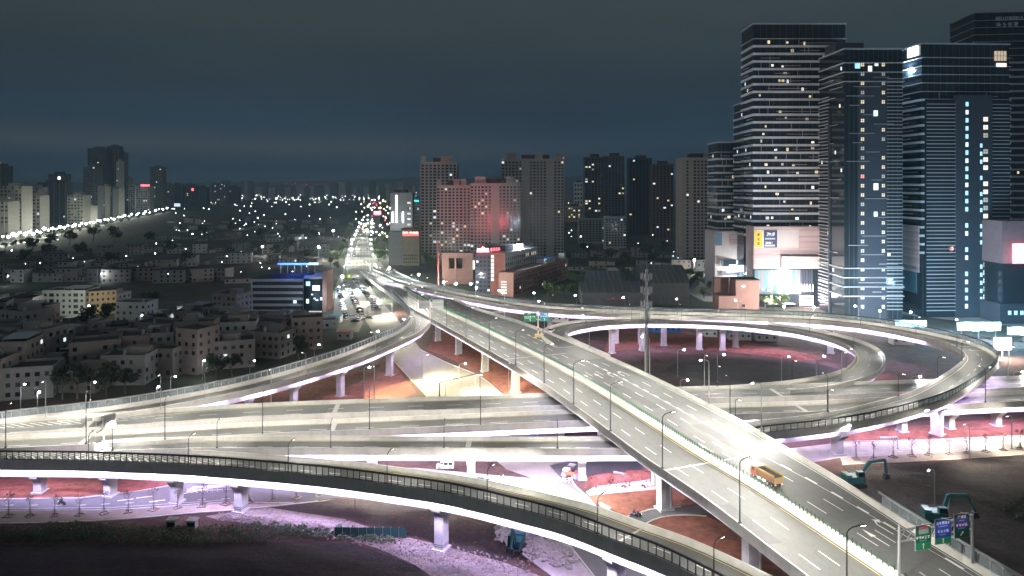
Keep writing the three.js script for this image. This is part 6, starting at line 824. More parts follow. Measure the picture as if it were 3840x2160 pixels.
{ // broken concrete and stones
  const g = new THREE.DodecahedronGeometry(0.5, 0).scale(1.2, 0.55, 0.9), put = (name, label, n, f, mat, s0, s1) => { const im = new THREE.InstancedMesh(g, mat, n), m4 = new THREE.Matrix4(), q = new THREE.Quaternion(), e = new THREE.Euler(); for (let i = 0; i < n; i++) { const [x, y] = f(), s = rr(s0, s1) * Math.pow(rnd(), 0.6); im.setMatrixAt(i, m4.compose(at(x, y, 0.1 + s * 0.15), q.setFromEuler(e.set(rnd() * 0.7, rnd() * 6, rnd() * 0.7)), V(s * rr(0.6, 1.4), s, s * rr(0.6, 1.4)))); } im.name = name; im.userData = { label, category: 'rubble', kind: 'stuff' }; scene.add(im); };
  put('rubble_heap', 'spread of broken pale concrete beside the teal excavator', 1500, () => { const t = rnd(), x = lerp(1890, 2130, t), y = lerp(1978, 2110, t * 0.75 + rr(-0.05, 0.35)); return [x + rr(-35, 35), y + rr(-16, 16)]; }, M.slab, 0.35, 1.5);
  put('track_stones', 'stones along the lilac lit rubble track', 900, () => { const t = rnd(), x = lerp(820, 2000, t); return [x, lerp(1935, 2145, Math.pow(t, 1.25)) + rr(-28, 40) * (0.4 + t)]; }, M.gravel, 0.15, 0.8);
  put('site_stones', 'stones and clods scattered over the site earth', 1100, () => { const k = rnd(); return k < 0.35 ? [rr(3170, 3800), rr(1750, 1990)] : k < 0.6 ? [rr(1300, 1880), rr(1900, 2040)] : k < 0.8 ? [rr(2200, 3100), rr(1245, 1345)] : [rr(2200, 2620), rr(1760, 1830)]; }, M.soil, 0.15, 0.8);
}
// ---------------------------------------------------------------- vehicles
const tyreG = new MB().cyl(V(0, 0, -0.11), V(0, 0, 0.11), 0.33, 0.33, 12).geo(), rimG = new MB().cyl(V(0, 0, -0.12), V(0, 0, 0.12), 0.19, 0.19, 8).geo();
function wheels(root, list, k = 1) { for (const [x, z] of list) { const t = addMesh('wheel', tyreG, M.rubber, root); t.position.set(x, 0.33 * k, z); t.scale.setScalar(k); addMesh('rim', rimG, M.steel, t); } }
function profile(poly, w, taper = 0.9, split = 0.9) { // side outline [[x, y]...] extruded across z, upper points drawn in
  const m = new MB(), A = poly.map(([x, y]) => V(x, y, w / 2 * (y > split ? taper : 1))), B = A.map((a) => V(a.x, a.y, -a.z)), f = THREE.ShapeUtils.triangulateShape(poly.map(([x, y]) => new THREE.Vector2(x, y)), []); for (const [a, b, c] of f) { m.tri(A[a], A[b], A[c]); m.tri(B[a], B[c], B[b]); } for (let i = 0; i < poly.length; i++) { const j = (i + 1) % poly.length; m.quad(A[i], B[i], B[j], A[j]); } return m; }
const carG = { body: profile([[-2.2, 0.3], [2.2, 0.3], [2.25, 0.6], [2.1, 0.78], [1.1, 0.9], [-1.9, 0.94], [-2.25, 0.85]], 1.78, 0.97, 0.8).geo(), cabin: profile([[1.15, 0.9], [0.45, 1.42], [-1.2, 1.45], [-1.95, 0.94]], 1.66, 0.78, 1).geo(), roof: new MB().box(-0.4, 1.45, 0, 1.7, 0.06, 1.24).geo(), light: new MB().box(2.2, 0.62, 0, 0.1, 0.14, 0.36).geo(), tail: new MB().box(-2.24, 0.7, 0, 0.08, 0.14, 0.36).geo() };
const vanG = { body: profile([[-2.1, 0.3], [2.1, 0.3], [2.15, 0.85], [1.6, 1.2], [1.0, 1.85], [-2.0, 1.9], [-2.15, 1.2]], 1.72, 0.92, 1.3).geo(), glass: new MB() };
for (const z of [-1, 1]) { vanG.glass.box(0.75, 1.45, z * 0.815, 0.7, 0.5, 0.04); vanG.glass.box(-0.25, 1.45, z * 0.815, 0.95, 0.5, 0.04); vanG.glass.box(-1.4, 1.45, z * 0.815, 0.95, 0.5, 0.04); } vanG.glassG = vanG.glass.geo();
const paints = { white: std([0.7, 0.7, 0.7], { roughness: 0.3 }), silver: std([0.4, 0.41, 0.42], { roughness: 0.3, metalness: 0.4 }), black: std([0.02, 0.02, 0.022], { roughness: 0.25 }), grey: std([0.15, 0.155, 0.16], { roughness: 0.3 }), red: std([0.3, 0.03, 0.03], { roughness: 0.3 }), blue: std([0.04, 0.07, 0.16], { roughness: 0.3 }) };
Object.assign(M, { headLight: glow([1, 0.96, 0.88], 12), tailLight: glow([1, 0.03, 0.03], 4), headOff: std([0.6, 0.6, 0.6], { roughness: 0.2 }), tailOff: std([0.3, 0.02, 0.02], { roughness: 0.3 }) });
function car(label, group, pos, turn, paint, lit, name = 'parked_car') {
  const t = thing(name, label, 'car', pos, turn, group); addMesh('body', carG.body, paints[paint], t); addMesh('cabin_glass', carG.cabin, M.glassDark, t); addMesh('roof', carG.roof, paints[paint], t); wheels(t, [[1.35, 0.78], [1.35, -0.78], [-1.35, 0.78], [-1.35, -0.78]]);
  for (const z of [0.62, -0.62]) { const a = addMesh('headlight', carG.light, lit ? M.headLight : M.headOff, t); a.position.z = z; const b = addMesh('tail_light', carG.tail, lit ? M.tailLight : M.tailOff, t); b.position.z = z; } return t; }
function van(label, pos, turn) { const t = thing('van', label, 'van', pos, turn); addMesh('body', vanG.body, paints.white, t); addMesh('side_windows', vanG.glassG, M.glassDark, t); new MB().hexa([V(1.62, 1.2, -0.75), V(1.62, 1.2, 0.75), V(1.6, 1.18, 0.75), V(1.6, 1.18, -0.75), V(1.08, 1.82, -0.66), V(1.08, 1.82, 0.66), V(1.02, 1.8, 0.66), V(1.02, 1.8, -0.66)]).build('windscreen', M.glassDark, t); wheels(t, [[1.35, 0.76], [1.35, -0.76], [-1.35, 0.76], [-1.35, -0.76]]); return t; }
const lineCars = (what, group, a, b, n, turn, skip = []) => { let k = 0; for (let i = 0; i < n; i++) { if (skip.includes(i)) continue; const t = i / (n - 1), D0 = FOCAL * CAM_H / (a[1] - HORIZON), D1 = FOCAL * CAM_H / (b[1] - HORIZON), D = lerp(D0, D1, t), X = lerp((a[0] - CX) * D0, (b[0] - CX) * D1, t) / FOCAL, c = pick(['white', 'white', 'silver', 'grey', 'black', 'white', 'blue']); car(`${{ white: 'white', silver: 'silver', grey: 'dark grey', black: 'black', blue: 'navy' }[c]} car, ${ord(k++)} from the front ${what}`, group, V(X + rr(-0.3, 0.3), 0.01, -D), turn + rr(-0.06, 0.06), c, false); } };
lineCars('in the slanted row beside the pale avenue', 'cars in the slanted row', [1412, 1160], [1332, 1050], 20, 0.55, [4]);
lineCars('in the kerb row of the service road', 'cars on the service road', [1300, 1200], [1268, 1082], 17, 1.35, [3, 9]);
lineCars('on the verge between service road and avenue', 'cars on the verge', [1352, 1172], [1300, 1072], 14, 1.1, [2, 7]);
[[1322, 1192, 'white', 0.3], [1345, 1200, 'white', 1.4], [1366, 1202, 'silver', 1.5], [1332, 1208, 'black', 0.1], [1358, 1186, 'white', 0.1], [1385, 1196, 'grey', 0.05], [1402, 1160, 'white', 1.4], [1392, 1142, 'white', 1.5]].forEach(([x, y, c, r], i) => car(`${c} car, ${ord(i)} of the loose group at the foot of the parking strip`, 'loose parked cars', at(x, y, 0.01), r, c, false));
[[1345, 905, 'white', 1], [1352, 880, 'silver', 1], [1362, 858, 'white', 1], [1372, 842, 'grey', 1], [1330, 960, 'white', 1], [1378, 935, 'black', 0], [1368, 900, 'white', 0], [1356, 945, 'silver', 0], [1340, 925, 'white', 1], [1385, 830, 'white', 1]].forEach(([x, y, c, d], i) => car(`${c} car with lights on, ${ord(i)} listed up the far avenue traffic`.replace('listed ', ''), 'far avenue traffic', at(x, y, 0.02), d ? -1.5 : 1.65, c, true, 'moving_car'));
{ const e = V6.P.f(V6.P.atPx(2128, 0, 20, 60)), p = V6.P.pt(V6.P.atPx(2128, 0, 20, 60), 6.4, 0.02); car('white car driving round the start of the inner loop ramp', null, p, Math.atan2(-e.t.z, e.t.x), 'white', true, 'moving_car'); }
van('white minivan on the lit street below the connector ramp', at(1669, 1757, 0.02), 3.14); car('grey pickup-like car left of the minivan under the connector ramp', null, at(1278, 1752, 0.02), 3.0, 'grey', false); car('dark car with headlights on beside the connector pier', null, at(1802, 1816, 0.02), 0.1, 'black', true, 'moving_car'); pt(at(1825, 1818, 0.7), [1, 0.95, 0.88], 60, 'car_headlight');
{ // dump truck on the viaduct
  const P = V1.P, s = P.atPx(2600, 0), q = P.pt(s, 16.4, 0.02), e = P.f(s), t = thing('dump_truck', 'orange dump truck driving away on the right carriageway of the main viaduct', 'truck', q, Math.atan2(-e.t.z, e.t.x)), O = std([0.23, 0.11, 0.065], { roughness: 0.5, map: rep(TX.plain, 2) }), Y = std([0.30, 0.20, 0.045], { roughness: 0.5 });
  new MB().box(0, 0.95, 0, 8, 0.3, 1.1).build('chassis', M.poleDark, t);
  profile([[2.5, 0.8], [4.3, 0.8], [4.35, 1.7], [4.1, 2.9], [2.5, 3.0]], 2.4, 0.94, 2).build('cab', std([0.40, 0.12, 0.10], { roughness: 0.4 }), t); t.scale.setScalar(0.8); new MB().hexa([V(4.37, 1.75, -1.05), V(4.39, 1.75, -1.05), V(4.39, 1.75, 1.05), V(4.37, 1.75, 1.05), V(4.14, 2.75, -1), V(4.16, 2.75, -1), V(4.16, 2.75, 1), V(4.14, 2.75, 1)]).build('windscreen', M.glassDark, t); for (const z of [-1.2, 1.2]) boxPart(t, 'cab_window', M.glassDark, 3.5, 2.25, z, 0.9, 0.7, 0.06);
  const b = new MB(); b.hexa([V(-4, 1.2, 1.2), V(2.3, 1.2, 1.2), V(2.3, 1.2, 1.1), V(-4, 1.2, 1.1), V(-4.2, 2.75, 1.3), V(2.3, 2.75, 1.3), V(2.3, 2.75, 1.2), V(-4.2, 2.75, 1.2)]); b.hexa([V(-4, 1.2, -1.1), V(2.3, 1.2, -1.1), V(2.3, 1.2, -1.2), V(-4, 1.2, -1.2), V(-4.2, 2.75, -1.2), V(2.3, 2.75, -1.2), V(2.3, 2.75, -1.3), V(-4.2, 2.75, -1.3)]); b.box(2.25, 2.1, 0, 0.12, 1.9, 2.5); b.box(-0.85, 1.22, 0, 6.2, 0.1, 2.2); b.build('dump_body', O, t); new MB().hexa([V(-4.1, 1.2, -1.2), V(-4.0, 1.2, -1.2), V(-4.0, 1.2, 1.2), V(-4.1, 1.2, 1.2), V(-4.3, 2.7, -1.25), V(-4.2, 2.7, -1.25), V(-4.2, 2.7, 1.25), V(-4.3, 2.7, 1.25)]).build('tailgate', std([0.38, 0.27, 0.13], { roughness: 0.6 }), t);
  for (const z of [-1.3, 1.3]) boxPart(t, 'yellow_rail', Y, -0.9, 2.95, z, 6.4, 0.42, 0.12); new MB().box(-0.9, 2.0, 0, 6.0, 1.5, 2.2).build('load', std([0.012, 0.012, 0.014], { roughness: 1, bumpMap: rep(TX.soil, 2), bumpScale: 0.2 }), t);  // near-black box fills the dump bed for its dark interior
  wheels(t, [[3.3, 1.0], [3.3, -1.0], [-1.6, 1.0], [-1.6, -1.0], [-3.0, 1.0], [-3.0, -1.0]], 1.55); for (const z of [-0.95, 0.95]) boxPart(t, 'tail_light', M.tailLight, -4.1, 0.95, z, 0.08, 0.18, 0.3); for (const x of [-0.6, 1.2]) boxPart(t, 'side_lamp', M.headLight, x, 0.85, -1.28, 0.7, 0.26, 0.08); boxPart(t, 'mudguard', M.rubber, -2.3, 1.15, 1.1, 2.6, 0.06, 0.4); boxPart(t, 'mudguard', M.rubber, -2.3, 1.15, -1.1, 2.6, 0.06, 0.4);
}
function excavator(label, pos, turn, k, pose) { // tracks, house, cab, boom, stick, bucket
  const t = thing('excavator', label, 'excavator', pos, turn, 'teal excavators'), C = M.teal || (M.teal = std([0.02, 0.13, 0.14], { roughness: 0.5, map: rep(TX.plain, 2) })); t.scale.setScalar(k);
  for (const z of [-1.15, 1.15]) { const m = new MB(), pts = [[-1.9, 0.25], [-1.6, 0], [1.6, 0], [1.9, 0.25], [1.9, 0.6], [1.6, 0.85], [-1.6, 0.85], [-1.9, 0.6]]; const g = profile(pts, 0.55, 1, 9); for (let i = 2; i < g.p.length; i += 3) g.p[i] += z; g.build('track', M.rubber, t); }
  new MB().box(0, 0.75, 0, 1.8, 0.5, 1.9).build('undercarriage', M.poleDark, t); new RoundedBoxGeometry(1, 1, 1); new MB().box(-0.5, 1.6, 0.1, 3.6, 1.2, 2.5).box(-1.7, 2.35, 0, 1.1, 0.4, 2.3).build('house', C, t); new MB().box(0.8, 2.1, 0.75, 1.5, 2.0, 1.0, 0, [0.8, 0.9]).build('cab', M.glassDark, t); new MB().box(0.7, 3.13, 0.75, 1.3, 0.08, 0.95).box(0.1, 2.1, 0.75, 0.1, 2, 1.0).build('cab_roof', C, t);
  const [a, b, c, d] = pose.map(([x, y]) => V(x, y, -0.3)); new MB().bar(a, b, 0.5, 0.6).bar(b, c, 0.45, 0.5).build('boom', C, t); new MB().bar(c, d, 0.36, 0.4).build('stick', C, t); new MB().bar(a.clone().add(V(0.7, 0.1, 0)), b.clone().lerp(c, 0.1).add(V(0, -0.4, 0)), 0.14).build('hydraulic_ram', M.steel, t);
  new MB().hexa([V(d.x - 0.6, d.y - 1.1, -0.85), V(d.x + 0.5, d.y - 0.9, -0.85), V(d.x + 0.5, d.y - 0.9, 0.25), V(d.x - 0.6, d.y - 1.1, 0.25), V(d.x - 0.3, d.y, -0.8), V(d.x + 0.3, d.y, -0.8), V(d.x + 0.3, d.y, 0.2), V(d.x - 0.3, d.y, 0.2)]).build('bucket', M.poleDark, t); return t; }
excavator('teal excavator beside the broken concrete with boom folded upright', at(1936, 2062, 0.1), -1.9, 1.0, [[1.2, 2.0], [2.6, 4.6], [3.2, 5.6], [4.0, 2.2]]);
excavator('teal excavator on dark earth just right of the main viaduct', at(3205, 1822, 0.6), 0.1, 1.15, [[1.2, 2.0], [3.4, 4.6], [6.6, 4.9], [6.9, 2.1]]);
excavator('teal excavator half hidden behind the sign gantry', at(3512, 1960, 0.6), -0.2, 1.15, [[1.2, 2.0], [2.0, 5.0], [5.0, 5.2], [6.4, 2.4]]);
{ // road roller
  const t = thing('road_roller', 'orange and white road roller on the fresh black asphalt', 'roller', at(2140, 1790, 0.02), 2.7), O = std([0.55, 0.12, 0.05], { roughness: 0.5 }); for (const x of [-1.5, 1.5]) new MB().cyl(V(x, 0.65, -0.9), V(x, 0.65, 0.9), 0.65, 0.65, 16).build('drum', M.steel, t); new MB().box(0, 1.15, 0, 3.4, 0.7, 1.7).build('frame', O, t); new MB().box(1.1, 1.7, 0, 1.4, 0.5, 1.6).build('hood', M.white, t); const p = new MB(); for (const x of [-0.9, 0.3]) for (const z of [-0.7, 0.7]) p.box(x, 2.2, z, 0.09, 1.5, 0.09); p.build('canopy_post', M.poleDark, t); new MB().box(-0.3, 2.98, 0, 1.7, 0.1, 1.8).build('canopy', M.white, t); new MB().box(-0.6, 1.75, 0, 0.6, 0.5, 0.6).build('seat', M.rubber, t); }
function boxTruck(label, pos, turn, cabM, boxM) { const t = thing('box_truck', label, 'truck', pos, turn); new MB().box(0, 0.85, 0, 6.6, 0.25, 1.0).build('chassis', M.poleDark, t); new MB().box(-0.9, 2.1, 0, 4.8, 2.2, 2.2).build('cargo_box', boxM, t); profile([[1.8, 0.6], [3.4, 0.6], [3.45, 1.4], [3.2, 2.4], [1.8, 2.5]], 2.1, 0.94, 2).build('cab', cabM, t); boxPart(t, 'windscreen', M.glassDark, 3.34, 1.85, 0, 0.1, 0.8, 1.8); wheels(t, [[2.6, 0.9], [2.6, -0.9], [-2.3, 0.9], [-2.3, -0.9]], 1.35); return t; }
boxTruck('white box truck parked at the head of the slanted car row', at(1397, 1132, 0.01), 2.2, paints.white, paints.white); boxTruck('blue grey box truck between the crossing decks', at(1960, 1668, 0.02), 0.15, paints.blue, std([0.16, 0.15, 0.24])); boxTruck('lilac lit truck parked under the viaduct right of centre', at(2040, 1662, 0.02), 3.0, paints.grey, std([0.24, 0.2, 0.28])); boxTruck('yellow green truck on the avenue beside the flood lamp', at(1304, 1046, 0.01), 1.5, std([0.4, 0.5, 0.05]), std([0.45, 0.55, 0.06]));
// ---- riders on scooters
const riderGeo = (() => { const mc = new MarchingCubes(30, M.white, false, false, 60000), S = 1.3, seg = [[0, 0.95, 0, -0.02, 1.25, 0, 0.17, 0.19], [-0.02, 1.25, 0, 0.04, 1.45, 0, 0.19, 0.09], [0.05, 1.58, 0, 0.06, 1.68, 0, 0.11, 0.12]]; for (const z of [-1, 1]) seg.push([0, 0.92, z * 0.1, 0.38, 0.86, z * 0.15, 0.11, 0.085], [0.38, 0.86, z * 0.15, 0.34, 0.45, z * 0.14, 0.08, 0.055], [0.34, 0.45, z * 0.14, 0.46, 0.42, z * 0.14, 0.05, 0.045], [0, 1.38, z * 0.2, 0.2, 1.15, z * 0.26, 0.065, 0.05], [0.2, 1.15, z * 0.26, 0.46, 1.08, z * 0.24, 0.05, 0.04]);
  const n = 30; for (let k = 0; k < n; k++) for (let j = 0; j < n; j++) for (let i = 0; i < n; i++) { const x = (i / n * 2 - 1) * S * 0.75, y = (j / n * 2 - 1) * S * 0.75 + 1.05, z = (k / n * 2 - 1) * S * 0.75; let d = 9; for (const [ax, ay, az, bx, by, bz, r0, r1] of seg) { const ux = bx - ax, uy = by - ay, uz = bz - az, t = clamp(((x - ax) * ux + (y - ay) * uy + (z - az) * uz) / (ux * ux + uy * uy + uz * uz), 0, 1), q = Math.hypot(x - ax - t * ux, y - ay - t * uy, z - az - t * uz) - lerp(r0, r1, t), h = clamp(0.5 + 0.5 * (d - q) / 0.04, 0, 1); d = lerp(d, q, h) - 0.04 * h * (1 - h); } mc.field[i + j * n + k * n * n] = -d; }
  mc.isolation = 0; mc.update(); const c = mc.count, g = new THREE.BufferGeometry(); g.setAttribute('position', new THREE.BufferAttribute(mc.positionArray.slice(0, c * 3), 3)); g.setAttribute('normal', new THREE.BufferAttribute(mc.normalArray.slice(0, c * 3), 3)); g.scale(S * 0.75, S * 0.75, S * 0.75); g.translate(0, 1.05, 0); return g; })();
[[2376, 1938, 0.05, 'left of the two scooters on the curved side road'], [2392, 1942, 0.05, 'right of the two scooters on the curved side road'], [2126, 1868, 1.2, 'scooter on the grey street left of the red soil bed'], [232, 1893, 3.0, 'scooter with lamp on at the lower left street'], [1862, 1822, 0.2, 'scooter beside the connector pier at the junction']].forEach(([x, y, r, label], i) => {
  const t = thing('scooter', label.includes('scooters') ? label.replace('of the two scooters', 'hand scooter of the pair') : label, 'scooter', at(x, y, 0.02), r); profile([[-0.75, 0.45], [-0.7, 0.8], [0.0, 0.78], [0.1, 0.4], [0.45, 0.4], [0.6, 0.95], [0.72, 0.95], [0.68, 0.35], [-0.2, 0.28]], 0.3, 0.8, 0.6).build('body', paints[['blue', 'black', 'white', 'grey', 'red'][i]], t); wheels(t, [[0.72, 0], [-0.6, 0]], 0.75); new MB().cyl(V(0.6, 1.02, -0.32), V(0.6, 1.02, 0.32), 0.03, 0.03, 6).build('handlebar', M.poleDark, t); boxPart(t, 'headlight', M.headLight, 0.74, 0.85, 0, 0.08, 0.14, 0.16);
  const p = thing('person', ['person in dark blue riding the left of two scooters', 'person in black riding the right of two scooters', 'person in white riding across the grey street', 'person in grey riding on the lower left street', 'person in yellow riding at the junction'][i], 'person', at(x, y, 0.02), r); addMesh('body', riderGeo, std([[0.04, 0.05, 0.1], [0.02, 0.02, 0.02], [0.5, 0.5, 0.5], [0.1, 0.1, 0.11], [0.5, 0.45, 0.05]][i]), p); const h = addMesh('helmet', new THREE.SphereGeometry(0.15, 10, 8, 0, 6.3, 0, 1.75), std([[0.1, 0.1, 0.12], [0.5, 0.1, 0.1], [0.6, 0.6, 0.6], [0.02, 0.02, 0.02], [0.6, 0.55, 0.1]][i], { roughness: 0.3 }), p); h.position.set(0.05, 1.64, 0); });
// ---------------------------------------------------------------- signs, mast, site things
const board = (W, H, draw) => { const c = document.createElement('canvas'); c.width = W; c.height = H; const g = c.getContext('2d'); draw(g, W, H); const t = new THREE.CanvasTexture(c); t.colorSpace = THREE.SRGBColorSpace; t.magFilter = THREE.LinearFilter; return new THREE.MeshStandardMaterial({ map: t, roughness: 0.5 }); };
const arrowUp = (g, x, y, s, rot = 0) => { g.save(); g.translate(x, y); g.rotate(rot); g.beginPath(); for (const [a, b] of [[0, -1], [0.55, -0.35], [0.2, -0.35], [0.2, 1], [-0.2, 1], [-0.2, -0.35], [-0.55, -0.35]]) g.lineTo(a * s, b * s); g.closePath(); g.fill(); g.restore(); };
function signBoard(root, x, y, z, w, h, ry, mat, front = 1) { const G = new THREE.Group(); G.name = 'sign_board'; G.position.set(x, y, z); G.rotation.y = ry; root.add(G); boxPart(G, 'back_plate', M.paleGrey, 0, 0, -0.05, w + 0.1, h + 0.1, 0.08); if (mat) { const m = addMesh('sign_face', new THREE.PlaneGeometry(w, h), mat, G); m.position.z = 0.012; } for (const k of [-0.3, 0.3]) boxPart(G, 'rear_rail', M.steel, 0, k * h, -0.14, w, 0.1, 0.1); return G; }
{ const R = at(3646, 2106, 14.6), Lp = at(3372, 2160, 14.3), d = V(R.x - Lp.x, 0, R.z - Lp.z), L = d.length(), ry = Math.atan2(-d.z, d.x), root = thing('sign_gantry', 'overhead gantry with three green and blue direction boards over the right carriageway', 'sign gantry', Lp.clone().setY(13.4), ry); root.updateMatrixWorld(true);
  new MB().cyl(V(0, 0, 0), V(0, 8.2, 0), 0.22, 0.18, 10).build('post', M.poleGrey, root); new MB().cyl(V(L, 1, 0), V(L, 8.6, 0), 0.24, 0.18, 10).cyl(V(L, 8.6, 0), V(L, 10.2, 0), 0.03, 0.02, 5).build('post', M.poleGrey, root); for (const y of [5.6, 7.2]) new MB().bar(V(0, y, -0.25), V(L, y + 0.3, -0.25), 0.2).build('beam', M.poleGrey, root); const br = new MB(); for (let i = 0; i < 9; i++) br.bar(V(i / 9 * L, 5.6, -0.25), V((i + 1) / 9 * L, 7.4, -0.25), 0.08); br.build('brace', M.poleGrey, root);
  const green = '#0c4a38', blue = '#22398f', W = 200, H = 270;
  const b1 = board(W, H, (g) => { g.fillStyle = green; g.fillRect(0, 0, W, H); g.fillStyle = '#0d7a56'; g.fillRect(0, 190, W, 80); g.fillStyle = '#c03050'; g.fillRect(42, 16, 120, 22); g.strokeStyle = '#cfe0d8'; g.lineWidth = 3; g.strokeRect(44, 48, 118, 44); for (let k = 0; k < 5; k++) g.strokeRect(52 + k * 22, 58, 14, 24); g.strokeStyle = '#f0f4f0'; g.lineWidth = 5; glyphs(g, '朱家村立交', 6, 120, 32, 1.16); g.fillStyle = '#6fa89a'; g.fillRect(48, 166, 100, 8); g.fillStyle = '#f0c8c0'; arrowUp(g, 100, 228, 32); });
  const b2 = board(W, H, (g) => { g.fillStyle = blue; g.fillRect(0, 0, W, H); g.fillStyle = '#0d7a56'; g.fillRect(0, 200, W, 70); g.strokeStyle = '#d0d6f0'; g.lineWidth = 5; glyphs(g, '昌宏西路北', 14, 30, 30, 1.16); glyphs(g, '彩云北路', 34, 120, 30, 1.16); g.fillStyle = '#9aa6dc'; g.fillRect(36, 76, 120, 7); g.fillRect(56, 168, 80, 7); g.fillStyle = '#f0d8c8'; arrowUp(g, 100, 236, 28); });
  const b3 = board(W, H, (g) => { g.fillStyle = '#11443c'; g.fillRect(0, 0, W, H); g.fillStyle = '#27366f'; g.fillRect(14, 40, W - 28, 130); g.strokeStyle = '#f2b0c4'; g.lineWidth = 5; glyphs(g, '广福路', 44, 20, 34, 1.16); glyphs(g, '朱家村路', 20, 112, 34, 1.16); g.fillStyle = '#8aa0d8'; g.fillRect(60, 72, 80, 6); g.fillRect(50, 160, 90, 6); g.fillStyle = '#f0d8c0'; arrowUp(g, 100, 222, 30, 0.7); });
  signBoard(root, L * 0.32, 5.9, 0.05, 2.7, 3.5, 0, b1); signBoard(root, L * 0.59, 6.35, 0.05, 2.9, 3.6, 0, b2); signBoard(root, L * 0.85, 6.75, 0.05, 2.7, 3.5, 0, b3);
  for (const [x, y] of [[0.32, 7.9], [0.59, 8.4], [0.85, 8.8]]) { new MB().bar(V(x * L, y - 0.2, -0.2), V(x * L, y + 0.2, 1.5), 0.07).box(x * L, y + 0.2, 1.6, 0.5, 0.16, 0.3).build('sign_lamp_arm', M.white, root); const S = new THREE.SpotLight(new THREE.Color().setRGB(1, 0.97, 0.9), 26, 0, 0.95, 0.8, 2), p = root.localToWorld(V(x * L, y + 0.05, 1.7)); S.name = 'sign_lamp_light'; S.position.copy(p); S.target.position.copy(root.localToWorld(V(x * L, y - 2.6, 0.1))); S.castShadow = true; S.shadow.radius = 8; scene.add(S, S.target); boxPart(root, 'sign_lamp_lens', M.litWhite, x * L, y + 0.11, 1.6, 0.4, 0.03, 0.22); } }
{ const b = at(2018, 1246, 15.3), root = thing('cantilever_sign', 'white post with green and teal direction boards at the loop nose', 'road sign', b.clone().setY(14.2)); new MB().cyl(V(0, 0, 0), V(0, 9.2, 0), 0.28, 0.22, 10).build('post', M.white, root); for (const y of [5.8, 7.6]) new MB().bar(V(-3, y, -0.1), V(3, y, -0.1), 0.2).build('beam', M.white, root);
  const g1 = board(256, 180, (g, W, H) => { g.fillStyle = '#0b7a55'; g.fillRect(0, 0, W, H); g.fillStyle = '#0a5c44'; g.fillRect(0, 0, W, 50); g.strokeStyle = '#eef6f0'; g.lineWidth = 5; glyphs(g, '立交', 70, 8, 34); glyphs(g, '彩云北路', 8, 70, 32); glyphs(g, '广福', 166, 66, 30); g.fillStyle = '#eef6f0'; g.fillRect(20, 112, 100, 6); arrowUp(g, 128, 144, 30); }), g2 = board(180, 190, (g, W, H) => { g.fillStyle = '#0a78a8'; g.fillRect(0, 0, W, H); g.fillStyle = '#0b9a90'; g.fillRect(10, 110, W - 20, 70); g.strokeStyle = '#eef6ff'; g.lineWidth = 6; glyphs(g, '广福路', 36, 12, 34); glyphs(g, '朱家村路', 10, 66, 34, 1.12); g.fillStyle = '#eef6ff'; arrowUp(g, 90, 150, 28); });
  signBoard(root, -2.95, 6.7, 0.05, 4.5, 3.2, 0, g1); signBoard(root, 2.35, 6.8, 0.05, 3.1, 3.1, 0, g2); boxPart(root, 'warning_plate', std([0.6, 0.15, 0.12]), 0, 2.3, 0.26, 0.6, 0.8, 0.06); }
{ const b = at(1612, 1196, 14.4), root = thing('cantilever_sign', 'sign post on the viaduct left gore seen from behind with two pale boards', 'road sign', b.clone().setY(13.2)); new MB().cyl(V(0, 0, 0), V(0, 9.2, 0), 0.26, 0.2, 10).build('post', M.white, root); for (const y of [6.2, 8.2]) new MB().bar(V(-4, y, 0.15), V(5.4, y, 0.15), 0.18).build('beam', M.white, root); signBoard(root, -2.4, 7.2, 0, 4.2, 3.2, Math.PI, null); signBoard(root, 3.4, 7.5, 0, 4.6, 3.6, Math.PI, null); }
{ const b = at(394, 1690, 8.6), root = thing('cantilever_sign', 'sign post on the left crossing decks with two slanted boards seen edge on', 'road sign', b.clone().setY(7.5)); new MB().cyl(V(0, 0, 0), V(-0.6, 8.6, 0), 0.24, 0.18, 10).build('post', M.white, root); new MB().bar(V(-0.6, 7.8, -2.6), V(-0.6, 7.8, 2.6), 0.18).bar(V(-0.6, 6.0, -2.6), V(-0.6, 6.0, 2.6), 0.18).build('beam', M.poleDark, root); signBoard(root, -1.3, 6.8, 1.6, 3.2, 3.3, -1.05, null); signBoard(root, 0.1, 7.4, -1.2, 3.2, 3.3, 0.9, null); }
{ const root = thing('impact_cushion', 'yellow impact cushion drums at the nose of the inner loop', 'barrier', at(2020, 1262, 14.2)), m = new MB(); for (const [x, z] of [[-1, 0], [0.2, 0.3], [1.3, -0.2], [0.2, 1.4], [-0.9, 1.2]]) { const d = new MB().cyl(V(x, 0, z), V(x, 1.0, z), 0.5, 0.45, 10).build('drum', M.paintYellow, root); } }
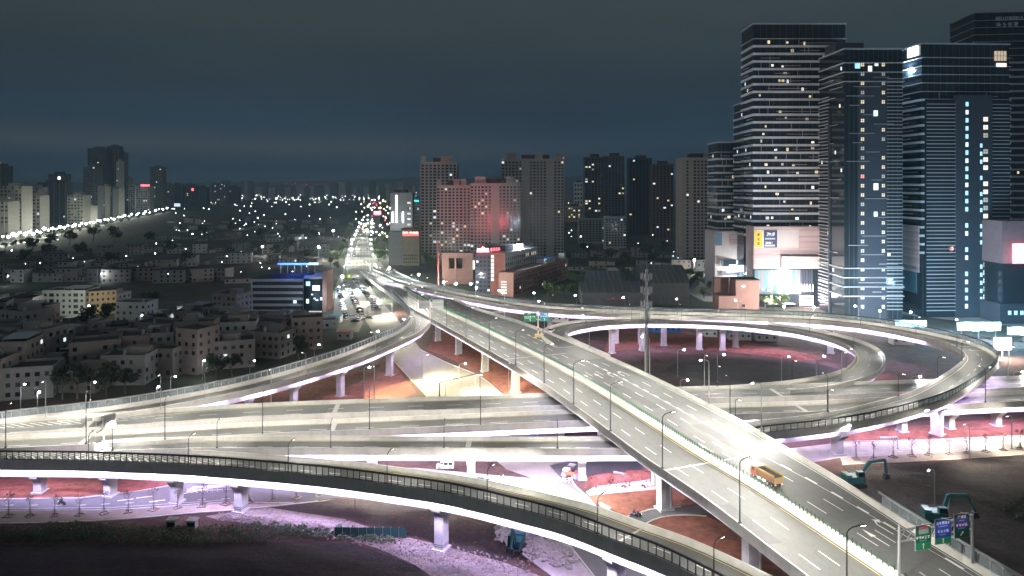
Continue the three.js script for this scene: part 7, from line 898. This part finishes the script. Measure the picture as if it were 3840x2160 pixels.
{ // telecom mast
  const D = 262, root = thing('telecom_mast', 'tall grey monopole mast with four rings of antennas inside the loop', 'mast', atD(2424, D)), H = 43, Y = (p) => yAt(p, D); new MB().cyl(V(0, 0, 0), V(0, 24, 0), 0.75, 0.6, 14).cyl(V(0, 24, 0), V(0, H - 3, 0), 0.6, 0.42, 14).build('pole', M.poleGrey, root); new MB().cyl(V(0, H - 3, 0), V(0, H + 1.5, 0), 0.06, 0.04, 5).build('lightning_rod', M.steel, root);
  for (const [py, n] of [[1041, 9], [1092, 9], [1146, 7], [1190, 6]]) { const G = new THREE.Group(); G.name = 'antenna_ring'; G.position.y = Y(py); root.add(G); const r = new MB(); for (let i = 0; i < 12; i++) { const a = i / 12 * 6.283, b = (i + 1) / 12 * 6.283; r.bar(V(Math.cos(a) * 1.7, -0.5, Math.sin(a) * 1.7), V(Math.cos(b) * 1.7, -0.5, Math.sin(b) * 1.7), 0.12); if (i % 2) r.bar(V(0, -0.5, 0), V(Math.cos(a) * 1.7, -0.5, Math.sin(a) * 1.7), 0.1); } r.build('platform', M.steel, G); for (let i = 0; i < n; i++) { const a = i / n * 6.283; boxPart(G, 'antenna_panel', M.white, Math.cos(a) * 1.95, 0.5, Math.sin(a) * 1.95, 0.3, 2.1, 0.24, -a); } for (let i = 0; i < 4; i++) { const a = i * 1.57 + 0.6; boxPart(G, 'radio_box', M.paleGrey, Math.cos(a) * 1.1, -0.9, Math.sin(a) * 1.1, 0.5, 0.7, 0.35, -a); } } }
{ // big dark sheds behind the loop
  const shed = (label, a, b, eave, ridge, base, extra) => { const D = FOCAL * CAM_H / (base - HORIZON), root = thing('warehouse', label, 'warehouse', atD((a + b) / 2, D)), w = (b - a) * D / FOCAL, he = yAt(eave, D), hr = he + 5, d = 26, m = M.greyWall; new MB().box(0, he / 2, -d / 2, w, he, d).build('wall', std([0.12, 0.125, 0.125], { map: rep(TX.plain, 4) }), root); const r = new MB(); r.quad(V(-w / 2 - 0.6, he, 0.6), V(w / 2 + 0.6, he, 0.6), V(w / 2 + 0.6, hr, -d / 2), V(-w / 2 - 0.6, hr, -d / 2)); r.quad(V(-w / 2 - 0.6, he, -d - 0.6), V(w / 2 + 0.6, he, -d - 0.6), V(w / 2 + 0.6, hr, -d / 2), V(-w / 2 - 0.6, hr, -d / 2)); r.tri(V(-w / 2, he, 0), V(-w / 2, he, -d), V(-w / 2, hr, -d / 2)); r.tri(V(w / 2, he, 0), V(w / 2, he, -d), V(w / 2, hr, -d / 2)); r.build('roof', std([0.13, 0.14, 0.14], { map: rep(TX.concrete, 5) }), root); for (let i = 0; i < 7; i++) boxPart(root, 'roof_seam', M.poleGrey, -w / 2 + (i + 0.5) * w / 7, (he + hr) / 2 + 0.06, -d / 4 + 0.2, 0.14, 0.1, Math.hypot(d / 2 + 0.6, hr - he)).rotation.x = Math.atan2(hr - he, d / 2 + 0.6); for (let i = 0; i < 4; i++) boxPart(root, 'door', M.darkWall, -w / 2 + (i + 0.5) * w / 4, 2.2, 0.06, w / 4 * 0.7, 4.4, 0.14); if (extra) boxPart(root, 'red_banner', std([0.4, 0.06, 0.06]), w * 0.0, 3.8, 0.3, 9, 0.7, 0.1); return root; };
  shed('long low grey shed with a red banner behind the outer loop', 2184, 2424, 1096, 1060, 1146, true); shed('dark gabled shed behind the mast', 2440, 2585, 1062, 1040, 1142); shed('grey gabled shed behind the long shed', 2205, 2330, 1052, 1030, 1090); shed('dark shed beyond the mast top', 2400, 2570, 1028, 1000, 1075);
  const f = thing('green_fence', 'green netted site fence running down beside the gabled shed', 'fence', at(2575, 1085, 0)), a = V(0, 0, 0), b = at(2620, 1040, 0).sub(at(2575, 1085, 0)); for (let i = 0; i < 10; i++) { const p = a.clone().lerp(b, i / 10), q = a.clone().lerp(b, (i + 0.94) / 10); new MB().bar(p.clone().setY(2.5), q.clone().setY(2.5), 0.1, 5).build('net_panel', std([0.02, 0.20, 0.14]), f); new MB().cyl(p, p.clone().setY(5.3), 0.07, 0.07, 5).build('post', M.steel, f); } }
{ // site huts, containers, hoarding, barriers
  const hut = (label, x, y, w, h, d, mat, roofM, name = 'site_hut') => { const t = thing(name, label, 'hut', at(x, y, 0), rr(-0.1, 0.1)); wallPart(t, 'wall', mat, 0, h / 2, 0, w, h, d); wallPart(t, 'roof', roofM || M.roof, 0, h + 0.12, 0, w + 0.4, 0.24, d + 0.4); const F = face(t, 'f', w, d); for (const u of spread(Math.max(2, Math.round(w / 2.6)), w, 1.2)) putWindow(t, F, u, h * 0.58, 1.0, 0.9, M.window); return t; };
  const B = std([0.04, 0.16, 0.46]); hut('blue site cabin under the inner loop, left one', 2445, 1242, 7, 3, 4, B, B); hut('long blue site cabin under the inner loop beside the green panel', 2500, 1246, 13, 3.4, 4, B, B); hut('white site cabin under the inner loop, middle', 2660, 1262, 6, 3, 4, M.white, M.paleGrey); hut('pale site cabin with bluish roof under the inner loop', 2770, 1272, 10, 3.4, 5, M.paleGrey, std([0.12, 0.3, 0.4])); hut('grey shack right under the inner loop', 2870, 1276, 9, 3, 5, M.greyWall); hut('white two window cabin behind the loop nose', 2098, 1206, 9, 3.4, 4, M.white, M.paleGrey); hut('white store left of the loop nose', 1990, 1196, 6, 3, 4, M.paleGrey); hut('grey shack under the far bend', 3380, 1290, 9, 3.4, 5, M.greyWall); hut('long dim shed row under the far bend', 3480, 1280, 24, 4, 6, M.darkWall); hut('white kiosk beside the avenue with teal roof', 1262, 1208, 5, 3.4, 5, M.white, std([0.1, 0.45, 0.45]), 'kiosk'); hut('red roofed shack behind the left ramp', 1295, 1270, 6, 3.2, 5, M.greyWall, std([0.35, 0.08, 0.06])); hut('white concrete cabinet beside the viaduct pier', 2470, 1815, 3.0, 3.2, 2.2, M.white, M.white, 'cabinet'); 
  hut('block left of two concrete cubes by the weeds', 646, 1980, 1.8, 1.7, 1.4, M.slab, M.slab, 'concrete_cube'); hut('block right of two concrete cubes by the weeds', 722, 1978, 1.8, 1.5, 1.4, M.slab, M.slab, 'concrete_cube');
  const h = thing('hoarding', 'dark green hoarding at the end of the weed belt', 'fence', at(1390, 2016, 0), -0.02); for (let i = 0; i < 9; i++) { boxPart(h, 'hoarding_panel', std([0.012, 0.05, 0.042]), -6.4 + i * 1.6, 1.0, 0, 1.54, 2.0, 0.08); boxPart(h, 'post', M.steel, -7.2 + i * 1.6, 1.1, -0.1, 0.08, 2.2, 0.08); }
  const bars = (label, x0, y0, x1, y1, n, mat) => { const a = at(x0, y0, 0), b = at(x1, y1, 0), t = thing('traffic_barrier', label, 'barrier', a), d = b.clone().sub(a), ry = Math.atan2(-d.z, d.x); for (let i = 0; i < n; i++) { const p = d.clone().multiplyScalar((i + 0.5) / n), g = new THREE.Group(); g.name = 'barrier_unit'; g.position.copy(p); g.rotation.y = ry; t.add(g); const L = d.length() / n; boxPart(g, 'rail', mat, 0, 0.95, 0, L - 0.1, 0.14, 0.08); boxPart(g, 'rail', mat, 0, 0.45, 0, L - 0.1, 0.14, 0.08); for (const k of [-0.45, 0.45]) boxPart(g, 'upright', mat, k * L, 0.55, 0, 0.08, 1.1, 0.08); } };
  bars('white road barrier line before the roller', 2040, 1816, 2146, 1808, 8, M.white); bars('white barrier line left of the connector pier', 1660, 1786, 1765, 1800, 9, M.white); bars('white guard rail along the left street median', 700, 1850, 930, 1838, 12, M.white); bars('white guard rail right of the connector pier', 1815, 1830, 1950, 1868, 10, M.white);
  const pipe = (label, x, y, r, L, mat) => { const t = thing('pipe', label, 'pipe', at(x, y, 0), r); new MB().cyl(V(-L / 2, 0.4, 0), V(L / 2, 0.4, 0), 0.4, 0.4, 12).build('barrel', mat, t); new MB().cyl(V(L / 2, 0.4, 0), V(L / 2 + 0.25, 0.4, 0), 0.48, 0.48, 12).build('socket', mat, t); }; pipe('pinkish concrete pipe on the red soil by the piers', 2322, 1782, -0.5, 2.8, M.slab); pipe('tan pipe lying on the near red soil bed', 2272, 1908, 2.2, 2.8, M.slab); pipe('pale pipe on red earth beyond the right street', 3330, 1648, 0.1, 5, M.slab);
  { const b = at(1648, 1492, 0), e = at(1800, 1452, 0), t = thing('height_gate', 'dark steel height limit gate over the pale avenue', 'gate', b), d = e.clone().sub(b); new MB().cyl(V(0, 0, 0), V(0, 5, 0), 0.18, 0.18, 8).build('post', M.poleDark, t); new MB().cyl(d, d.clone().setY(5), 0.18, 0.18, 8).build('post', M.poleDark, t); new MB().bar(V(0, 5, 0), d.clone().setY(5), 0.25, 0.35).build('beam', M.poleDark, t); }
  { const b = at(1380, 1184, 0), e = at(1470, 1174, 0), t = thing('height_gate', 'grey steel height limit gate across the avenue beyond the left ramp', 'gate', b), d = e.clone().sub(b); new MB().cyl(V(0, 0, 0), V(0, 5, 0), 0.16, 0.16, 8).build('post', M.poleGrey, t); new MB().cyl(d, d.clone().setY(5), 0.16, 0.16, 8).build('post', M.poleGrey, t); new MB().bar(V(0, 5, 0), d.clone().setY(5), 0.2, 0.3).build('beam', M.poleGrey, t); }
  { const b = at(1302, 1032, 0), e = at(1388, 1030, 0), t = thing('lit_gantry', 'gantry with four round lamps where the viaduct meets the avenue', 'gantry', b), d = e.clone().sub(b), up = 8; new MB().cyl(V(0, 0, 0), V(0, up, 0), 0.2, 0.2, 8).build('post', M.poleGrey, t); new MB().cyl(d, d.clone().setY(up), 0.2, 0.2, 8).build('post', M.poleGrey, t); new MB().bar(V(0, up, 0), d.clone().setY(up), 0.4, 0.8).build('beam', M.kerbYellow, t); for (let i = 0; i < 4; i++) { const l = addMesh('signal_light', new THREE.SphereGeometry(0.55, 10, 8), M.litWhite, t); l.position.copy(d.clone().multiplyScalar(0.3 + i * 0.2).setY(up + 0.6)).add(V(0, 0, 0.4)); } }
}
{ // raised letters on the rear tower
  const font = await new FontLoader().loadAsync('fonts/droid/droid_sans_bold.typeface.json'), { root, w, F } = T4, m = std([0.62, 0.6, 0.64], { roughness: 0.5 }), S = thing('tower_lettering', 'raised grey letters HELLO WORLD above four characters on the rear tower', 'sign', root.position.clone(), root.rotation.y), y0 = yAt(88, 486); let x = -w / 2 + 12.2;
  for (const ch of 'HELLO WORLD') { if (ch === ' ') { x += 0.5; continue; } const g = new TextGeometry(ch, { font, size: 2.5, depth: 0.35, curveSegments: 4 }); g.computeBoundingBox(); const p = F.place(x, y0, 0.75), a = addMesh('letter', g, m, S); a.position.copy(p); a.scale.x = 0.68; x += (g.boundingBox.max.x + 0.2) * 0.68; }
  let cx = -w / 2 + 12.6; for (const ch of '海乐世界') { const b = new MB(); glyphBars(b, ch, cx, yAt(96, 486), 3.2, 0.32, (u, v) => F.place(u, v, 0.9)); b.build('letter', m, S); cx += 3.4; }
}
treeRow('small lit tree from the left along the bright far road', 'trees of the bright far road', Array.from({ length: 20 }, (_, i) => { const t = i / 19, x = lerp(15, 610, t); return [x + rr(-6, 6), lerp(938, 803, Math.pow(t, 0.95)) + rr(0, 6), 1.25]; }), M.leafLit);
// lamps in the village alleys and on the mall plaza
[[27, 1034], [152, 1096], [92, 1232], [378, 1026], [472, 1248], [528, 1182], [652, 1178], [308, 1330], [760, 1352], [1010, 1262], [1075, 1392], [588, 1450], [140, 1470]].forEach(([x, y], i) => { const h = 7, D = FOCAL * (CAM_H - h) / (y - HORIZON), g = thing('alley_lamp', `${ord(i)} small bluish lamp listed from the rear among the village roofs`.replace('listed ', 'counted '), 'street lamp', atD(x, D), 0, 'village alley lamps'); new MB().cyl(V(0, 0, 0), V(0, h, 0), 0.08, 0.06, 6).bar(V(0, h, 0), V(0.6, h + 0.1, 0), 0.06).build('pole', M.poleGrey, g); const b = addMesh('lamp_globe', new THREE.SphereGeometry(0.26, 10, 7), M.bulbCool, g); b.position.set(0.6, h, 0); pt(atD(x, D, h - 0.4).add(V(0.6, 0, 0.2)), [0.8, 0.9, 1], i % 3 ? 110 : 220, 'alley_lamp_light'); });
[[3052, 1153, 9, 9000, 'plaza lamp blazing before the mall entrance sign'], [2940, 1150, 10, 4500, 'plaza lamp added to brighten the tower bands, before the mall glass hall'], [3300, 1166, 9, 2500, 'plaza lamp at the foot of the dark stair window tower']].forEach(([x, y, h, I, label]) => { const D = FOCAL * (CAM_H - h) / (y - HORIZON), g = thing('plaza_lamp', label, 'street lamp', atD(x, D), 0, 'plaza lamps'); new MB().cyl(V(0, 0, 0), V(0, h - 0.4, 0), 0.14, 0.1, 7).box(0, 0.2, 0, 0.5, 0.4, 0.5).build('pole', M.poleGrey, g); const b = addMesh('lamp_globe', new THREE.SphereGeometry(0.5, 12, 8), M.bulbCool, g); b.position.y = h; pt(atD(x, D + 0.9, h + 0.2), [1, 0.97, 0.96], I, 'plaza_lamp_light'); });  // the lamp before the glass hall is added to light the tower bands
scene.fog = new THREE.FogExp2(new THREE.Color().setRGB(0.58, 0.82, 1.0), 0.00012);
renderer.render(scene, camera);
